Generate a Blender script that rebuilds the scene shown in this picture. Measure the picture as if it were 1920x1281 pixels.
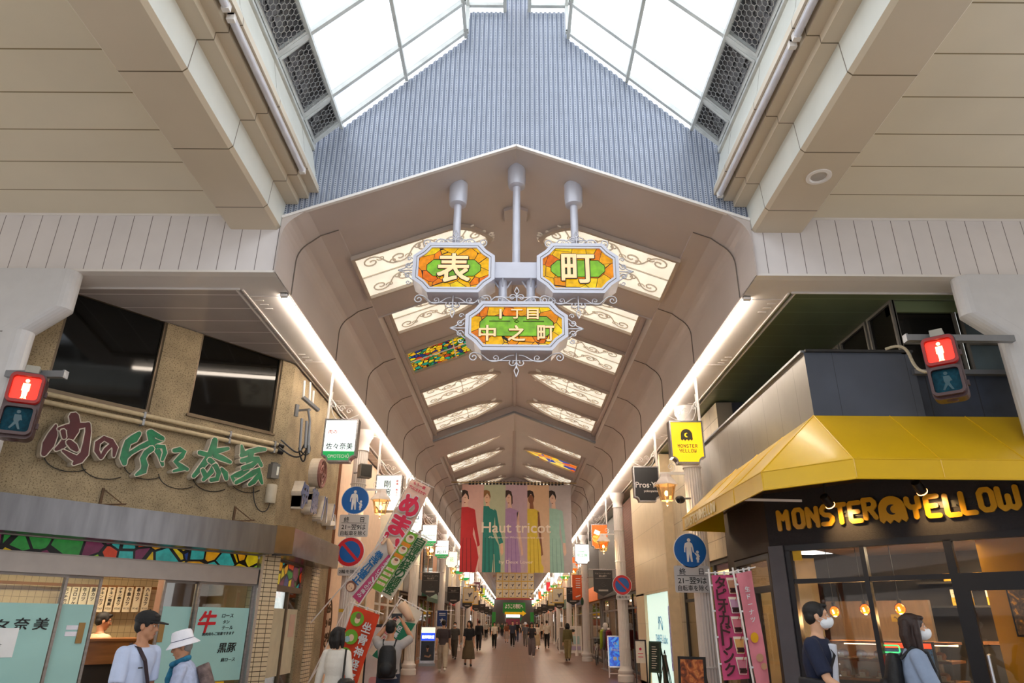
import bpy, math, random
from mathutils import Matrix, Vector
random.seed(7)
sc = bpy.context.scene
for o in list(bpy.data.objects): bpy.data.objects.remove(o)
COL = sc.collection
PI = math.pi

# ------------------------------------------------------------------ camera
F = 1280.0
PITCH, YAW, ROLL, EYE = math.radians(22.4), math.radians(.26), math.radians(.5), 1.6
def _basis():
    cy, sy = math.cos(YAW), math.sin(YAW)
    f = Vector((-sy*math.cos(PITCH), cy*math.cos(PITCH), math.sin(PITCH)))
    r = Vector((cy, sy, 0)); u = r.cross(f)
    c, s = math.cos(ROLL), math.sin(ROLL)
    return c*r + s*u, -s*r + c*u, f
CR, CU, CF = _basis()
cam = bpy.data.cameras.new('camera'); cam_o = bpy.data.objects.new('camera', cam); COL.objects.link(cam_o)
cam.sensor_width = 36; cam.lens = 36*F/1920; cam.clip_end = 500
m = Matrix((CR, CU, -CF)).transposed().to_4x4(); m.translation = (0, 0, EYE)
cam_o.matrix_world = m
sc.camera = cam_o

# ------------------------------------------------------------------ sky, exposure
sc.view_settings.view_transform = 'Standard'; sc.view_settings.look = 'None'
sc.view_settings.exposure = 0.22; sc.view_settings.gamma = 1; sc.view_settings.use_curve_mapping = False
sc.cycles.use_denoising = True
sc.cycles.max_bounces = 8; sc.cycles.diffuse_bounces = 4; sc.cycles.glossy_bounces = 4
sc.cycles.transparent_max_bounces = 12; sc.cycles.sample_clamp_indirect = 6
w = bpy.data.worlds.new('sky'); sc.world = w; w.use_nodes = True
nt = w.node_tree; nt.nodes.clear()
tc = nt.nodes.new('ShaderNodeTexCoord'); nz = nt.nodes.new('ShaderNodeTexNoise'); rp = nt.nodes.new('ShaderNodeValToRGB')
bg = nt.nodes.new('ShaderNodeBackground'); wo = nt.nodes.new('ShaderNodeOutputWorld')
nz.inputs['Scale'].default_value = 2.6; nz.inputs['Detail'].default_value = 5
rp.color_ramp.elements[0].position = .36; rp.color_ramp.elements[0].color = (.50, .58, .72, 1)
rp.color_ramp.elements[1].position = .52; rp.color_ramp.elements[1].color = (1, 1, 1, 1)
nt.links.new(tc.outputs['Generated'], nz.inputs['Vector']); nt.links.new(nz.outputs['Fac'], rp.inputs['Fac'])
nt.links.new(rp.outputs['Color'], bg.inputs['Color']); nt.links.new(bg.outputs[0], wo.inputs[0])
SKY = 2.8
bg.inputs['Strength'].default_value = SKY

# ------------------------------------------------------------------ pixel <-> place helpers (1920 x 1281 frame)
def ray(px, py):
    return CF + (px-960)/F*CR + (640.5-py)/F*CU
def atX(px, py, X): d = ray(px, py); t = X/d.x; return Vector((X, t*d.y, EYE+t*d.z))
def atY(px, py, Y): d = ray(px, py); t = Y/d.y; return Vector((t*d.x, Y, EYE+t*d.z))
def atZ(px, py, Z): d = ray(px, py); t = (Z-EYE)/d.z; return Vector((t*d.x, t*d.y, Z))
class Facade:
    """a vertical wall: local x runs along it, local -y points out of it"""
    def __init__(s, A, ang): s.A, s.ang = A, ang; s.u = (math.cos(ang), math.sin(ang)); s.n = (math.sin(ang), -math.cos(ang))
    def at(s, px, py, off=0):
        d = ray(px, py); t = (s.A[0]*s.n[0]+s.A[1]*s.n[1]+off)/(d.x*s.n[0]+d.y*s.n[1])
        return ((t*d.x-s.A[0])*s.u[0]+(t*d.y-s.A[1])*s.u[1], EYE+t*d.z)

# ------------------------------------------------------------------ materials
def lin(h):
    if isinstance(h, tuple): return tuple(h[:3])
    h = h.lstrip('#'); c = [int(h[i:i+2], 16)/255 for i in (0, 2, 4)]
    return tuple(x/12.92 if x <= .04045 else ((x+.055)/1.055)**2.4 for x in c)
MATS = {}
def M(name, col=None, rough=.5, metal=0, var=.08, scale=6, bump=0, bscale=60, emit=None, es=0, trans=0, alpha=1, coat=0, stretch=None):
    """procedural principled material: noise varies the colour, a finer noise bumps it"""
    if name in MATS: return MATS[name]
    m = bpy.data.materials.new(name); m.use_nodes = True; nt = m.node_tree; N = nt.nodes; L = nt.links
    b = N['Principled BSDF']; b.inputs['Roughness'].default_value = rough; b.inputs['Metallic'].default_value = metal
    c = lin(col or '#808080')
    tc = N.new('ShaderNodeTexCoord'); vec = tc.outputs['Object']
    if stretch:
        mp = N.new('ShaderNodeMapping'); mp.inputs['Scale'].default_value = stretch; L.new(vec, mp.inputs['Vector']); vec = mp.outputs['Vector']
    nz = N.new('ShaderNodeTexNoise'); nz.inputs['Scale'].default_value = scale; nz.inputs['Detail'].default_value = 4
    L.new(vec, nz.inputs['Vector'])
    rp = N.new('ShaderNodeValToRGB'); e = rp.color_ramp.elements
    e[0].position = .3; e[1].position = .7
    e[0].color = tuple(x*(1-var) for x in c)+(1,); e[1].color = tuple(min(1, x*(1+var)) for x in c)+(1,)
    L.new(nz.outputs['Fac'], rp.inputs['Fac']); L.new(rp.outputs['Color'], b.inputs['Base Color'])
    if bump:
        n2 = N.new('ShaderNodeTexNoise'); n2.inputs['Scale'].default_value = bscale; n2.inputs['Detail'].default_value = 3; L.new(vec, n2.inputs['Vector'])
        bp = N.new('ShaderNodeBump'); bp.inputs['Strength'].default_value = bump; bp.inputs['Distance'].default_value = .01
        L.new(n2.outputs['Fac'], bp.inputs['Height']); L.new(bp.outputs['Normal'], b.inputs['Normal'])
    if es:
        if emit is None: L.new(rp.outputs['Color'], b.inputs['Emission Color'])
        else: b.inputs['Emission Color'].default_value = lin(emit)+(1,)
        b.inputs['Emission Strength'].default_value = es
    if trans: b.inputs['Transmission Weight'].default_value = trans
    if coat: b.inputs['Coat Weight'].default_value = coat; b.inputs['Coat Roughness'].default_value = .15
    b.inputs['Alpha'].default_value = alpha
    MATS[name] = m; return m
def glass(name, tint='#ffffff', refl=1.0, rough=.02, base=.04):
    """clear pane: a see-through sheet with a fresnel reflection"""
    if name in MATS: return MATS[name]
    m = bpy.data.materials.new(name); m.use_nodes = True; nt = m.node_tree; N = nt.nodes; L = nt.links; N.clear()
    o = N.new('ShaderNodeOutputMaterial'); mx = N.new('ShaderNodeMixShader'); t = N.new('ShaderNodeBsdfTransparent'); g = N.new('ShaderNodeBsdfGlossy')
    fr = N.new('ShaderNodeLayerWeight'); fr.inputs['Blend'].default_value = .25
    mp = N.new('ShaderNodeMath'); mp.operation = 'MULTIPLY_ADD'; mp.inputs[1].default_value = refl*.9; mp.inputs[2].default_value = base
    t.inputs['Color'].default_value = lin(tint)+(1,); g.inputs['Roughness'].default_value = rough
    L.new(fr.outputs['Fresnel'], mp.inputs[0]); L.new(mp.outputs[0], mx.inputs[0]); L.new(t.outputs[0], mx.inputs[1]); L.new(g.outputs[0], mx.inputs[2]); L.new(mx.outputs[0], o.inputs[0])
    MATS[name] = m; return m
def lines_mat(name, col, seam, axis, step, width, off=0, rough=.5, var=.05, axis2=None, step2=1, width2=0, off2=0, stagger=0, metal=0, bump=.25, coat=0, scale=3):
    """panels, boards, bricks or tiles: seam lines every STEP metres along AXIS (and every STEP2 along AXIS2), in object space"""
    if name in MATS: return MATS[name]
    m = M(name, col, rough=rough, var=var, metal=metal, coat=coat, scale=scale); nt = m.node_tree; N = nt.nodes; L = nt.links; b = N['Principled BSDF']
    src = b.inputs['Base Color'].links[0].from_socket
    tc = N.new('ShaderNodeTexCoord'); sx = N.new('ShaderNodeSeparateXYZ'); L.new(tc.outputs['Object'], sx.inputs[0])
    def math_(op, a, bb=None):
        n = N.new('ShaderNodeMath'); n.operation = op
        for i, v in enumerate((a, bb)):
            if v is None: continue
            if hasattr(v, 'links'): L.new(v, n.inputs[i])
            else: n.inputs[i].default_value = v
        return n.outputs[0]
    def line(ax, st, wd, of, shift=None):
        v = math_('ADD', sx.outputs[ax], 1000*st-of)
        if shift is not None: v = math_('ADD', v, shift)
        fr = math_('FRACT', math_('DIVIDE', v, st))
        return math_('LESS_THAN', fr, wd/st)
    f2 = None
    if axis2 is not None:
        f2 = line(axis2, step2, width2, off2)
    sh = None
    if stagger and axis2 is not None:
        row = math_('FLOOR', math_('DIVIDE', math_('ADD', sx.outputs[axis2], 1000*step2-off2), step2))
        sh = math_('MULTIPLY', math_('MODULO', row, 2), step*stagger)
    f = line(axis, step, width, off, sh)
    if f2 is not None: f = math_('MAXIMUM', f, f2)
    mx = N.new('ShaderNodeMix'); mx.data_type = 'RGBA'
    L.new(f, mx.inputs[0]); L.new(src, mx.inputs[6]); mx.inputs[7].default_value = lin(seam)+(1,)
    L.new(mx.outputs[2], b.inputs['Base Color'])
    if bump:
        bp = N.new('ShaderNodeBump'); bp.inputs['Strength'].default_value = bump; bp.inputs['Distance'].default_value = .008; bp.invert = True
        L.new(f, bp.inputs['Height']); L.new(bp.outputs['Normal'], b.inputs['Normal'])
    return m
def voronoi_glass(name, cols, scale=8, edge=.06, es=1.0, lead='#1a1208', jitter=1.0, spots=False, rough=.25):
    """leaded coloured glass lit from behind: cells of random colour between dark leads"""
    if name in MATS: return MATS[name]
    m = bpy.data.materials.new(name); m.use_nodes = True; nt = m.node_tree; N = nt.nodes; L = nt.links; b = N['Principled BSDF']
    tc = N.new('ShaderNodeTexCoord')
    v = N.new('ShaderNodeTexVoronoi'); v.inputs['Scale'].default_value = scale; v.inputs['Randomness'].default_value = jitter
    d = N.new('ShaderNodeTexVoronoi'); d.feature = 'DISTANCE_TO_EDGE'; d.inputs['Scale'].default_value = scale; d.inputs['Randomness'].default_value = jitter
    L.new(tc.outputs['Object'], v.inputs['Vector']); L.new(tc.outputs['Object'], d.inputs['Vector'])
    wn = N.new('ShaderNodeTexWhiteNoise'); L.new(v.outputs['Color'], wn.inputs['Vector'])
    rp = N.new('ShaderNodeValToRGB'); rp.color_ramp.interpolation = 'CONSTANT'; e = rp.color_ramp.elements
    for i, c in enumerate(cols):
        p = i/len(cols)
        el = e[0] if i == 0 else e[1] if i == 1 else e.new(p)
        el.position = p; el.color = lin(c)+(1,)
    L.new(wn.outputs['Value'], rp.inputs['Fac'])
    nz = N.new('ShaderNodeTexNoise'); nz.inputs['Scale'].default_value = scale*3; L.new(tc.outputs['Object'], nz.inputs['Vector'])
    mr = N.new('ShaderNodeMapRange'); mr.inputs[1].default_value = .3; mr.inputs[2].default_value = .7; mr.inputs[3].default_value = .75; mr.inputs[4].default_value = 1.15
    L.new(nz.outputs['Fac'], mr.inputs[0])
    mm = N.new('ShaderNodeMix'); mm.data_type = 'RGBA'; mm.blend_type = 'MULTIPLY'; mm.inputs[0].default_value = 1
    L.new(rp.outputs['Color'], mm.inputs[6]); L.new(mr.outputs[0], mm.inputs[7])
    lt = N.new('ShaderNodeMath'); lt.operation = 'LESS_THAN'; lt.inputs[1].default_value = edge; L.new(d.outputs['Distance'], lt.inputs[0])
    mx = N.new('ShaderNodeMix'); mx.data_type = 'RGBA'; L.new(lt.outputs[0], mx.inputs[0]); L.new(mm.outputs[2], mx.inputs[6]); mx.inputs[7].default_value = lin(lead)+(1,)
    bd = N.new('ShaderNodeMix'); bd.data_type = 'RGBA'; bd.blend_type = 'MULTIPLY'; bd.inputs[0].default_value = 1; bd.inputs[7].default_value = (.10, .10, .10, 1); L.new(mx.outputs[2], bd.inputs[6])
    L.new(bd.outputs[2], b.inputs['Base Color']); L.new(mx.outputs[2], b.inputs['Emission Color']); b.inputs['Emission Strength'].default_value = es
    b.inputs['Roughness'].default_value = rough; b.inputs['Specular IOR Level'].default_value = .2
    MATS[name] = m; return m

# ------------------------------------------------------------------ mesh builder
_TXT = {}
def text_geo(s, bold=0.0, extrude=.02):
    k = (s, bold, extrude)
    if k in _TXT: return _TXT[k]
    c = bpy.data.curves.new('lettering', 'FONT'); c.body = s; c.extrude = extrude; c.offset = bold; c.resolution_u = 3
    o = bpy.data.objects.new('lettering', c); COL.objects.link(o)
    dg = bpy.context.evaluated_depsgraph_get(); me = bpy.data.meshes.new_from_object(o.evaluated_get(dg))
    vs = [v.co.copy() for v in me.vertices]; fs = [tuple(p.vertices) for p in me.polygons]
    bpy.data.objects.remove(o); bpy.data.curves.remove(c); bpy.data.meshes.remove(me)
    x0 = min(v.x for v in vs); x1 = max(v.x for v in vs); y0 = min(v.y for v in vs); y1 = max(v.y for v in vs)
    _TXT[k] = (vs, fs, (x0, x1, y0, y1)); return _TXT[k]
class MB:
    def __init__(s): s.v = []; s.f = []; s.m = []
    def add(s, vs, fs, m=0, X=None):
        b = len(s.v)
        for p in vs:
            p = Vector(p); s.v.append(X @ p if X is not None else p)
        for f in fs: s.f.append(tuple(b+i for i in f)); s.m.append(m)
        return s
    def quad(s, a, b, c, d, m=0): return s.add((a, b, c, d), ((0, 1, 2, 3),), m)
    def poly(s, pts, m=0): return s.add(pts, (tuple(range(len(pts))),), m)
    def box(s, c, d, m=0, X=None):
        x, y, z = (k/2 for k in d); cx, cy, cz = c
        vs = [(cx+i*x, cy+j*y, cz+k*z) for i in (-1, 1) for j in (-1, 1) for k in (-1, 1)]
        return s.add(vs, ((0, 1, 3, 2), (4, 6, 7, 5), (0, 4, 5, 1), (2, 3, 7, 6), (0, 2, 6, 4), (1, 5, 7, 3)), m, X)
    def bx(s, a, b, m=0):   # two opposite corners
        return s.box([(a[i]+b[i])/2 for i in range(3)], [abs(b[i]-a[i]) for i in range(3)], m)
    def tube(s, pts, r, n=8, m=0, caps=True, closed=False):
        pts = [Vector(p) for p in pts]; k = len(pts); rs = r if isinstance(r, (list, tuple)) else [r]*k
        b = len(s.v); ref = None
        for i, p in enumerate(pts):
            t = (pts[(i+1) % k]-pts[i-1]) if closed else (pts[min(i+1, k-1)]-pts[max(i-1, 0)])
            if t.length < 1e-9: t = Vector((0, 0, 1))
            t.normalize()
            if ref is None: ref = Vector((0, 0, 1)) if abs(t.z) < .9 else Vector((1, 0, 0))
            a = ref - t*ref.dot(t)
            if a.length < 1e-6: a = t.orthogonal()
            a.normalize(); ref = a; c = t.cross(a)
            for j in range(n):
                q = 2*PI*j/n; s.v.append(p + a*(math.cos(q)*rs[i]) + c*(math.sin(q)*rs[i]))
        for i in range(k if closed else k-1):
            for j in range(n):
                i2 = (i+1) % k
                s.f.append((b+i*n+j, b+i*n+(j+1) % n, b+i2*n+(j+1) % n, b+i2*n+j)); s.m.append(m)
        if caps and not closed:
            s.f.append(tuple(b+j for j in reversed(range(n)))); s.m.append(m)
            s.f.append(tuple(b+(k-1)*n+j for j in range(n))); s.m.append(m)
        return s
    def bar(s, p, q, wd, ht, m=0, up=(0, 0, 1)):
        p, q = Vector(p), Vector(q); t = (q-p).normalized(); up = Vector(up); a = t.cross(up)
        if a.length < 1e-6: a = t.cross(Vector((0, 1, 0)))
        a.normalize(); c = a.cross(t)
        vs = [e+a*(i*wd/2)+c*(j*ht/2) for e in (p, q) for i, j in ((-1, -1), (1, -1), (1, 1), (-1, 1))]
        return s.add(vs, ((3, 2, 1, 0), (4, 5, 6, 7), (0, 1, 5, 4), (1, 2, 6, 5), (2, 3, 7, 6), (3, 0, 4, 7)), m)
    def lathe(s, prof, c=(0, 0, 0), n=20, m=0, X=None, flute=0):
        b = len(s.v); c = Vector(c)
        for r, z in prof:
            for j in range(n):
                q = 2*PI*j/n; rr = r*(1-flute*(j % 2)); p = c+Vector((rr*math.cos(q), rr*math.sin(q), z)); s.v.append(X @ p if X is not None else p)
        for i in range(len(prof)-1):
            for j in range(n): s.f.append((b+i*n+j, b+i*n+(j+1) % n, b+(i+1)*n+(j+1) % n, b+(i+1)*n+j)); s.m.append(m)
        for i, rev in ((0, True), (len(prof)-1, False)):
            if prof[i][0] > 1e-5:
                q = [b+i*n+j for j in range(n)]; s.f.append(tuple(reversed(q) if rev else q)); s.m.append(m)
        return s
    def ball(s, c, r, n=12, m=0, X=None, k=8):
        r = r if isinstance(r, (list, tuple)) else (r, r, r)
        vs = [(c[0], c[1], c[2]-r[2])]; fs = []
        for i in range(1, k):
            a = -PI/2+PI*i/k
            for j in range(n): q = 2*PI*j/n; vs.append((c[0]+r[0]*math.cos(a)*math.cos(q), c[1]+r[1]*math.cos(a)*math.sin(q), c[2]+r[2]*math.sin(a)))
        vs.append((c[0], c[1], c[2]+r[2])); last = len(vs)-1
        for j in range(n): fs.append((0, 1+(j+1) % n, 1+j)); fs.append((last, last-n+j, last-n+(j+1) % n))
        for i in range(k-2):
            for j in range(n): fs.append((1+i*n+j, 1+i*n+(j+1) % n, 1+(i+1)*n+(j+1) % n, 1+(i+1)*n+j))
        return s.add(vs, fs, m, X)
    def ext(s, poly, o, u, v, d, m=0, side=None):
        """a polygon (list of (a, b)) in the plane o + a*u + b*v, given thickness by the vector d"""
        o, u, v, d = Vector(o), Vector(u), Vector(v), Vector(d); k = len(poly)
        A = [o+u*a+v*b for a, b in poly]; B = [p+d for p in A]
        s.poly(A, m); s.poly(list(reversed(B)), m)
        for i in range(k): s.quad(A[i], B[i], B[(i+1) % k], A[(i+1) % k], m if side is None else side)
        return s
    def ring(s, outer, inner, o, u, v, d, m=0):
        """a frame between two outlines with the same number of points"""
        o, u, v, d = Vector(o), Vector(u), Vector(v), Vector(d); k = len(outer)
        A = [o+u*a+v*b for a, b in outer]; B = [o+u*a+v*b for a, b in inner]
        for i in range(k):
            j = (i+1) % k
            s.quad(A[i], A[j], B[j], B[i], m); s.quad(A[i]+d, B[i]+d, B[j]+d, A[j]+d, m)
            s.quad(A[i], A[i]+d, A[j]+d, A[j], m); s.quad(B[i], B[j], B[j]+d, B[i]+d, m)
        return s
    def text(s, t, o, u, v, h=None, wd=None, depth=.004, bold=0.0, m=0, align='c', fit=False):
        """lettering on the plane o + a*u + b*v, centred on o (align l: starts at o); depth rises along u x v"""
        vs, fs, (x0, x1, y0, y1) = text_geo(t, 0, .02)
        o, u, v = Vector(o), Vector(u), Vector(v); n = u.cross(v).normalized()
        sx = sy = None
        if h: sy = h/max(y1-y0, .01)
        if wd: sx = wd/max(x1-x0, .01)
        if sx is None: sx = sy
        if sy is None: sy = sx
        if fit and h and wd: sx = sy = min(sx, sy)
        cx = (x0+x1)/2 if align == 'c' else x0; cy = (y0+y1)/2
        k = 0 if bold <= 0 else 4 if bold < .03 else 8
        for j, (da, db) in enumerate([(bold*math.cos(2*PI*(i+.5)/k), bold*math.sin(2*PI*(i+.5)/k)) for i in range(k)]+[(0, 0)]):
            s.add([o+u*((p.x-cx+da)*sx)+v*((p.y-cy+db)*sy)+n*((p.z+.02)/.04*(depth+.0004*j)) for p in vs], fs, m)
        return s
    def vtext(s, t, o, u, v, ch, gap=1.12, depth=.004, bold=0.0, m=0, cw=None):
        """characters stacked downward from o (centre of the first)"""
        o, v = Vector(o), Vector(v)
        for i, c in enumerate(t):
            if c != ' ':
                vs, fs, (x0, x1, y0, y1) = text_geo(c, 0, .02)
                kw = dict(h=ch*min(1, max(.1, (y1-y0)/.9)), wd=(cw or ch)*min(1, max(.1, (x1-x0)/.9)))
                s.text(c, o-v*(ch*gap*i), u, v, depth=depth, bold=bold, m=m, **kw)
        return s
    def join(s, other, X=None):
        b = len(s.v); s.v += [X @ p if X is not None else p for p in other.v]
        s.f += [tuple(b+i for i in f) for f in other.f]; s.m += other.m; return s
    def moved(s, X): return MB().join(s, X)
    def mesh(s, name, mats, smooth=False):
        me = bpy.data.meshes.new(name); me.from_pydata([tuple(p) for p in s.v], [], s.f)
        for mt in (mats if isinstance(mats, (list, tuple)) else [mats]): me.materials.append(mt)
        if len(me.polygons) == len(s.m): me.polygons.foreach_set('material_index', s.m)
        if smooth is True: me.polygons.foreach_set('use_smooth', [True]*len(me.polygons))
        elif smooth:
            me.polygons.foreach_set('use_smooth', [True]*len(me.polygons)); me.set_sharp_from_angle(angle=math.radians(smooth))
        me.update(); return me
    def build(s, name, mats, parent=None, smooth=False, label=None):
        o = bpy.data.objects.new(name, s.mesh(name, mats, smooth)); COL.objects.link(o)
        if parent is not None: o.parent = parent
        if label: o['label'] = label
        return o
def thing(name, label, cat, loc=(0, 0, 0), rz=0, group=None):
    o = bpy.data.objects.new(name, None); COL.objects.link(o); o.empty_display_size = .1
    o.location = loc; o.rotation_euler = (0, 0, rz); o['label'] = label; o['category'] = cat; o['kind'] = 'thing'
    if group: o['group'] = group
    return o
def tag(o, label, cat, group=None, kind='thing'):
    o['label'] = label; o['category'] = cat; o['kind'] = kind
    if group: o['group'] = group
    return o
def struct(o, label=None, cat=None):
    o['kind'] = 'structure'
    if label: o['label'] = label
    if cat: o['category'] = cat
    return o
def dup(root, loc=None, rz=None, label=None, group=None):
    r = root.copy(); COL.objects.link(r)
    if loc is not None: r.location = loc
    if rz is not None: r.rotation_euler = (0, 0, rz)
    if label: r['label'] = label
    if group: r['group'] = group
    for ch in list(root.children):
        c = ch.copy(); COL.objects.link(c); c.parent = r
        for g in list(ch.children):
            d = g.copy(); COL.objects.link(d); d.parent = c
    return r
def spiral(cx, cy, r, turns=1.4, a0=0.0, sgn=1, n=22, r1=.18):
    """points of a flat scroll that winds in from radius r"""
    return [(cx+(r*(1-t)+r*r1*t)*math.cos(a0+sgn*2*PI*turns*t), cy+(r*(1-t)+r*r1*t)*math.sin(a0+sgn*2*PI*turns*t)) for t in (i/n for i in range(n+1))]
def bez(a, b, c, d, n=10):
    return [tuple((1-t)**3*a[i]+3*(1-t)**2*t*b[i]+3*(1-t)*t*t*c[i]+t**3*d[i] for i in range(len(a))) for t in (k/n for k in range(n+1))]
ORD = ['first', 'second', 'third', 'fourth', 'fifth', 'sixth', 'seventh', 'eighth', 'ninth', 'tenth', 'eleventh', 'twelfth', 'thirteenth', 'fourteenth', 'fifteenth', 'sixteenth', 'seventeenth', 'eighteenth', 'nineteenth', 'twentieth']
# ================================================================== SETTING
ZS = 5.56            # soffit over the shops / bottom of the fascia
YF = 7.45            # front plane of the arcade roof
ZB = 6.18            # underside of the box beams
ZC = 6.40            # flat ceiling over the crossing
def zr(x, up=0): return 7.48-.383*abs(x)+up
WHITE = M('white_paint', '#e9e4e0', rough=.35, var=.03)
CREAM = M('cream_paint', '#cfc3ad', rough=.4, var=.05, scale=1.2)
SOFFIT = M('soffit_paint', '#e2dcd8', rough=.32, var=.04, scale=1)
CEIL = M('arcade_ceiling_paint', '#c4b8b2', rough=.4, var=.04, scale=1.2)
GREY = M('grey_metal', '#8e9094', rough=.4, metal=.6)
DARK = M('dark_metal', '#2a2a2c', rough=.5)
BLACK = M('black_plastic', '#141416', rough=.45)
STEEL = M('brushed_steel', '#b5b4b6', rough=.3, metal=.9, stretch=(1, 1, 14), scale=10)
SEAM = M('dark_joint', '#6d6259', rough=.8)
# ---- ground
mb = MB(); mb.quad((-30, -14, 0), (30, -14, 0), (30, 7.6, 0), (-30, 7.6, 0))
struct(mb.build('road', M('crossing_paving', '#aca69f', rough=.8, scale=12, var=.12, bump=.2)))  # out of view; tone raised so it bounces light up to the ceilings
mb = MB(); mb.quad((-9, 7.6, .004), (9, 7.6, .004), (9, 135, .004), (-9, 135, .004))
pav = lines_mat('brown_paving', '#6c4534', '#46291f', 1, .2, .012, axis2=0, step2=.2, width2=.012, rough=.32, var=.22, scale=1.3, bump=.15)
struct(mb.build('floor', pav))
# ---- flat ceilings over the two halves of the crossing
for side, sg in (('left', -1), ('right', 1)):
    cm = lines_mat('ceiling_boards', '#dfd4bd', '#86754f', 1, .55, .016, off=YF+.02, rough=.38, var=.05, scale=.8, bump=.3)
    mb = MB(); x0, x1 = sorted((sg*3.6, sg*15)); mb.bx((x0, -8, ZC), (x1, YF, ZC+.1))
    struct(mb.build('ceiling_'+side, cm))
    fm = lines_mat('fascia_panels', '#e4dfdf', '#77706e', 0, .235, .009, off=.06, rough=.35, var=.03, bump=.3)
    mb = MB(); x0, x1 = sorted((sg*2.96, sg*15)); mb.bx((x0, YF, ZS+.03), (x1, YF+.06, ZC+.02)); struct(mb.build('fascia_'+side, fm))
    mb = MB(); mb.bx((x0, YF-.02, ZS), (x1, YF+.1, ZS+.03)); mb.bx((x0, YF-.015, ZC-.03), (x1, YF+.02, ZC)); struct(mb.build('trim_1' if sg < 0 else 'trim_2', WHITE))
    # soffit strip with the light slot, border along the front, and the outer soffit
    mb = MB(); a, b_ = sorted((sg*2.965, sg*3.55)); mb.bx((a, YF+.101, ZS), (b_, 130, ZS+.08))
    a, b_ = sorted((sg*3.55, sg*15)); mb.bx((a, YF+.101, ZS), (b_, 7.86, ZS+.08))
    for e in (3.52, 3.6): mb.bar((sg*e, 7.9, ZS-.005), (sg*e, 130, ZS-.005), .02, .03)
    mb.bar((sg*3.55, 7.88, ZS-.005), (sg*15, 7.88, ZS-.005), .02, .03)
    y = 8.1
    while y < 60:
        mb.bar((sg*3.1, y, ZS-.004), (sg*3.5, y, ZS-.004), .02, .012); y += 2.45
    for y0 in (8.22, 10.2, 12.7, 15.1):
        for k in range(3): mb.bar((sg*(3.47-.02*k), y0+.13*k, ZS-.004), (sg*(3.36-.02*k), y0+.13*k, ZS-.004), .015, .012)
    struct(mb.build('soffit_'+side+'_strip', SOFFIT))
    om = lines_mat('soffit_boards', '#b9b1ae', '#f2eeec', 1, .42, .02, off=.1, rough=.25, var=.04, bump=.2) if sg < 0 else \
        lines_mat('green_soffit_boards', '#6b7556', '#8a9470', 1, .42, .014, off=.1, rough=.28, var=.06, bump=.2)
    mb = MB(); a, b_ = sorted((sg*3.55, sg*15)); mb.bx((a, 7.86, ZS+.012), (b_, 130, ZS+.08)); struct(mb.build('soffit_'+side, om))
    # stepped box beam running over the crossing beside the glass roof
    bm = lines_mat('beam_panels', '#d0c2ac', '#6e604a', 1, 1.09, .014, off=5.85, rough=.36, var=.05, scale=.8, bump=.3)
    prof = [(3.63, ZC), (3.63, ZB+.03), (3.6, ZB), (3.02, ZB), (2.98, ZB+.04), (2.96, 6.56), (2.8, 6.56), (2.8, 6.65), (2.68, 6.65), (2.68, 6.74), (2.56, 6.74), (2.57, 6.84), (2.63, 7.0), (2.71, 7.38), (2.8, 7.4), (2.8, ZC+.6), (3.63, ZC+.6)]
    mb = MB()
    for i in range(len(prof)):
        (xa, za), (xb, zb) = prof[i], prof[(i+1) % len(prof)]
        mt = 1 if i in (4, 11, 12) else 0
        mb.quad((sg*xa, -8, za), (sg*xb, -8, zb), (sg*xb, YF, zb), (sg*xa, YF, za), mt)
    mb.poly([(sg*x, YF-.001, z) for x, z in prof])
    wm = lines_mat('beam_white_panels', '#dfe0d8', '#7a7466', 1, 1.09, .014, off=5.85, rough=.36, var=.04, bump=.3)
    struct(mb.build('beam_'+side, [bm, wm]))
# ---- corrugated, perforated gable wall
def gable_material():
    m = M('perforated_sheet', '#a9b0be', rough=.45, metal=.25, var=.04); nt = m.node_tree; N, L = nt.nodes, nt.links; b = N['Principled BSDF']
    src = b.inputs['Base Color'].links[0].from_socket
    tc = N.new('ShaderNodeTexCoord'); mp = N.new('ShaderNodeMapping'); mp.inputs['Scale'].default_value = (1/.033, 0, 1/.03); L.new(tc.outputs['Object'], mp.inputs['Vector'])
    fr = N.new('ShaderNodeVectorMath'); fr.operation = 'FRACTION'; L.new(mp.outputs[0], fr.inputs[0])
    sb = N.new('ShaderNodeVectorMath'); sb.operation = 'DISTANCE'; sb.inputs[1].default_value = (.5, 0, .5); L.new(fr.outputs[0], sb.inputs[0])
    lt = N.new('ShaderNodeMath'); lt.operation = 'LESS_THAN'; lt.inputs[1].default_value = .24; L.new(sb.outputs['Value'], lt.inputs[0])
    mx = N.new('ShaderNodeMix'); mx.data_type = 'RGBA'; L.new(lt.outputs[0], mx.inputs[0]); L.new(src, mx.inputs[6]); mx.inputs[7].default_value = (.06, .07, .10, 1)
    L.new(mx.outputs[2], b.inputs['Base Color']); return m
def ztop(x):
    x = abs(x)
    return 10.6 if x < .18 else 9.93 if x < .72 else 10.15-x if x < 2.36 else 10.30-x
mb = MB(); per = .066; k = -46
xs = []
while k <= 45:
    x = k*per; xs += [(x, 0), (x+.036, 0), (x+.042, .02), (x+.060, .02)]; k += 1
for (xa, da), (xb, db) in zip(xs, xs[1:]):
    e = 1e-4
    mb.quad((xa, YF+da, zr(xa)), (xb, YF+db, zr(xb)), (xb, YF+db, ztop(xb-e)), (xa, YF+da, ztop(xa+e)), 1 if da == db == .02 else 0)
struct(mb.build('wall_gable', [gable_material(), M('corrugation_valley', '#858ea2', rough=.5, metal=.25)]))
mb = MB()
for sg in (-1, 1):
    mb.bar((0, YF-.02, zr(0)+.005), (sg*2.97, YF-.02, zr(2.97)+.005), .05, .035, up=(0, 0, 1))
struct(mb.build('trim_3', WHITE))
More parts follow.
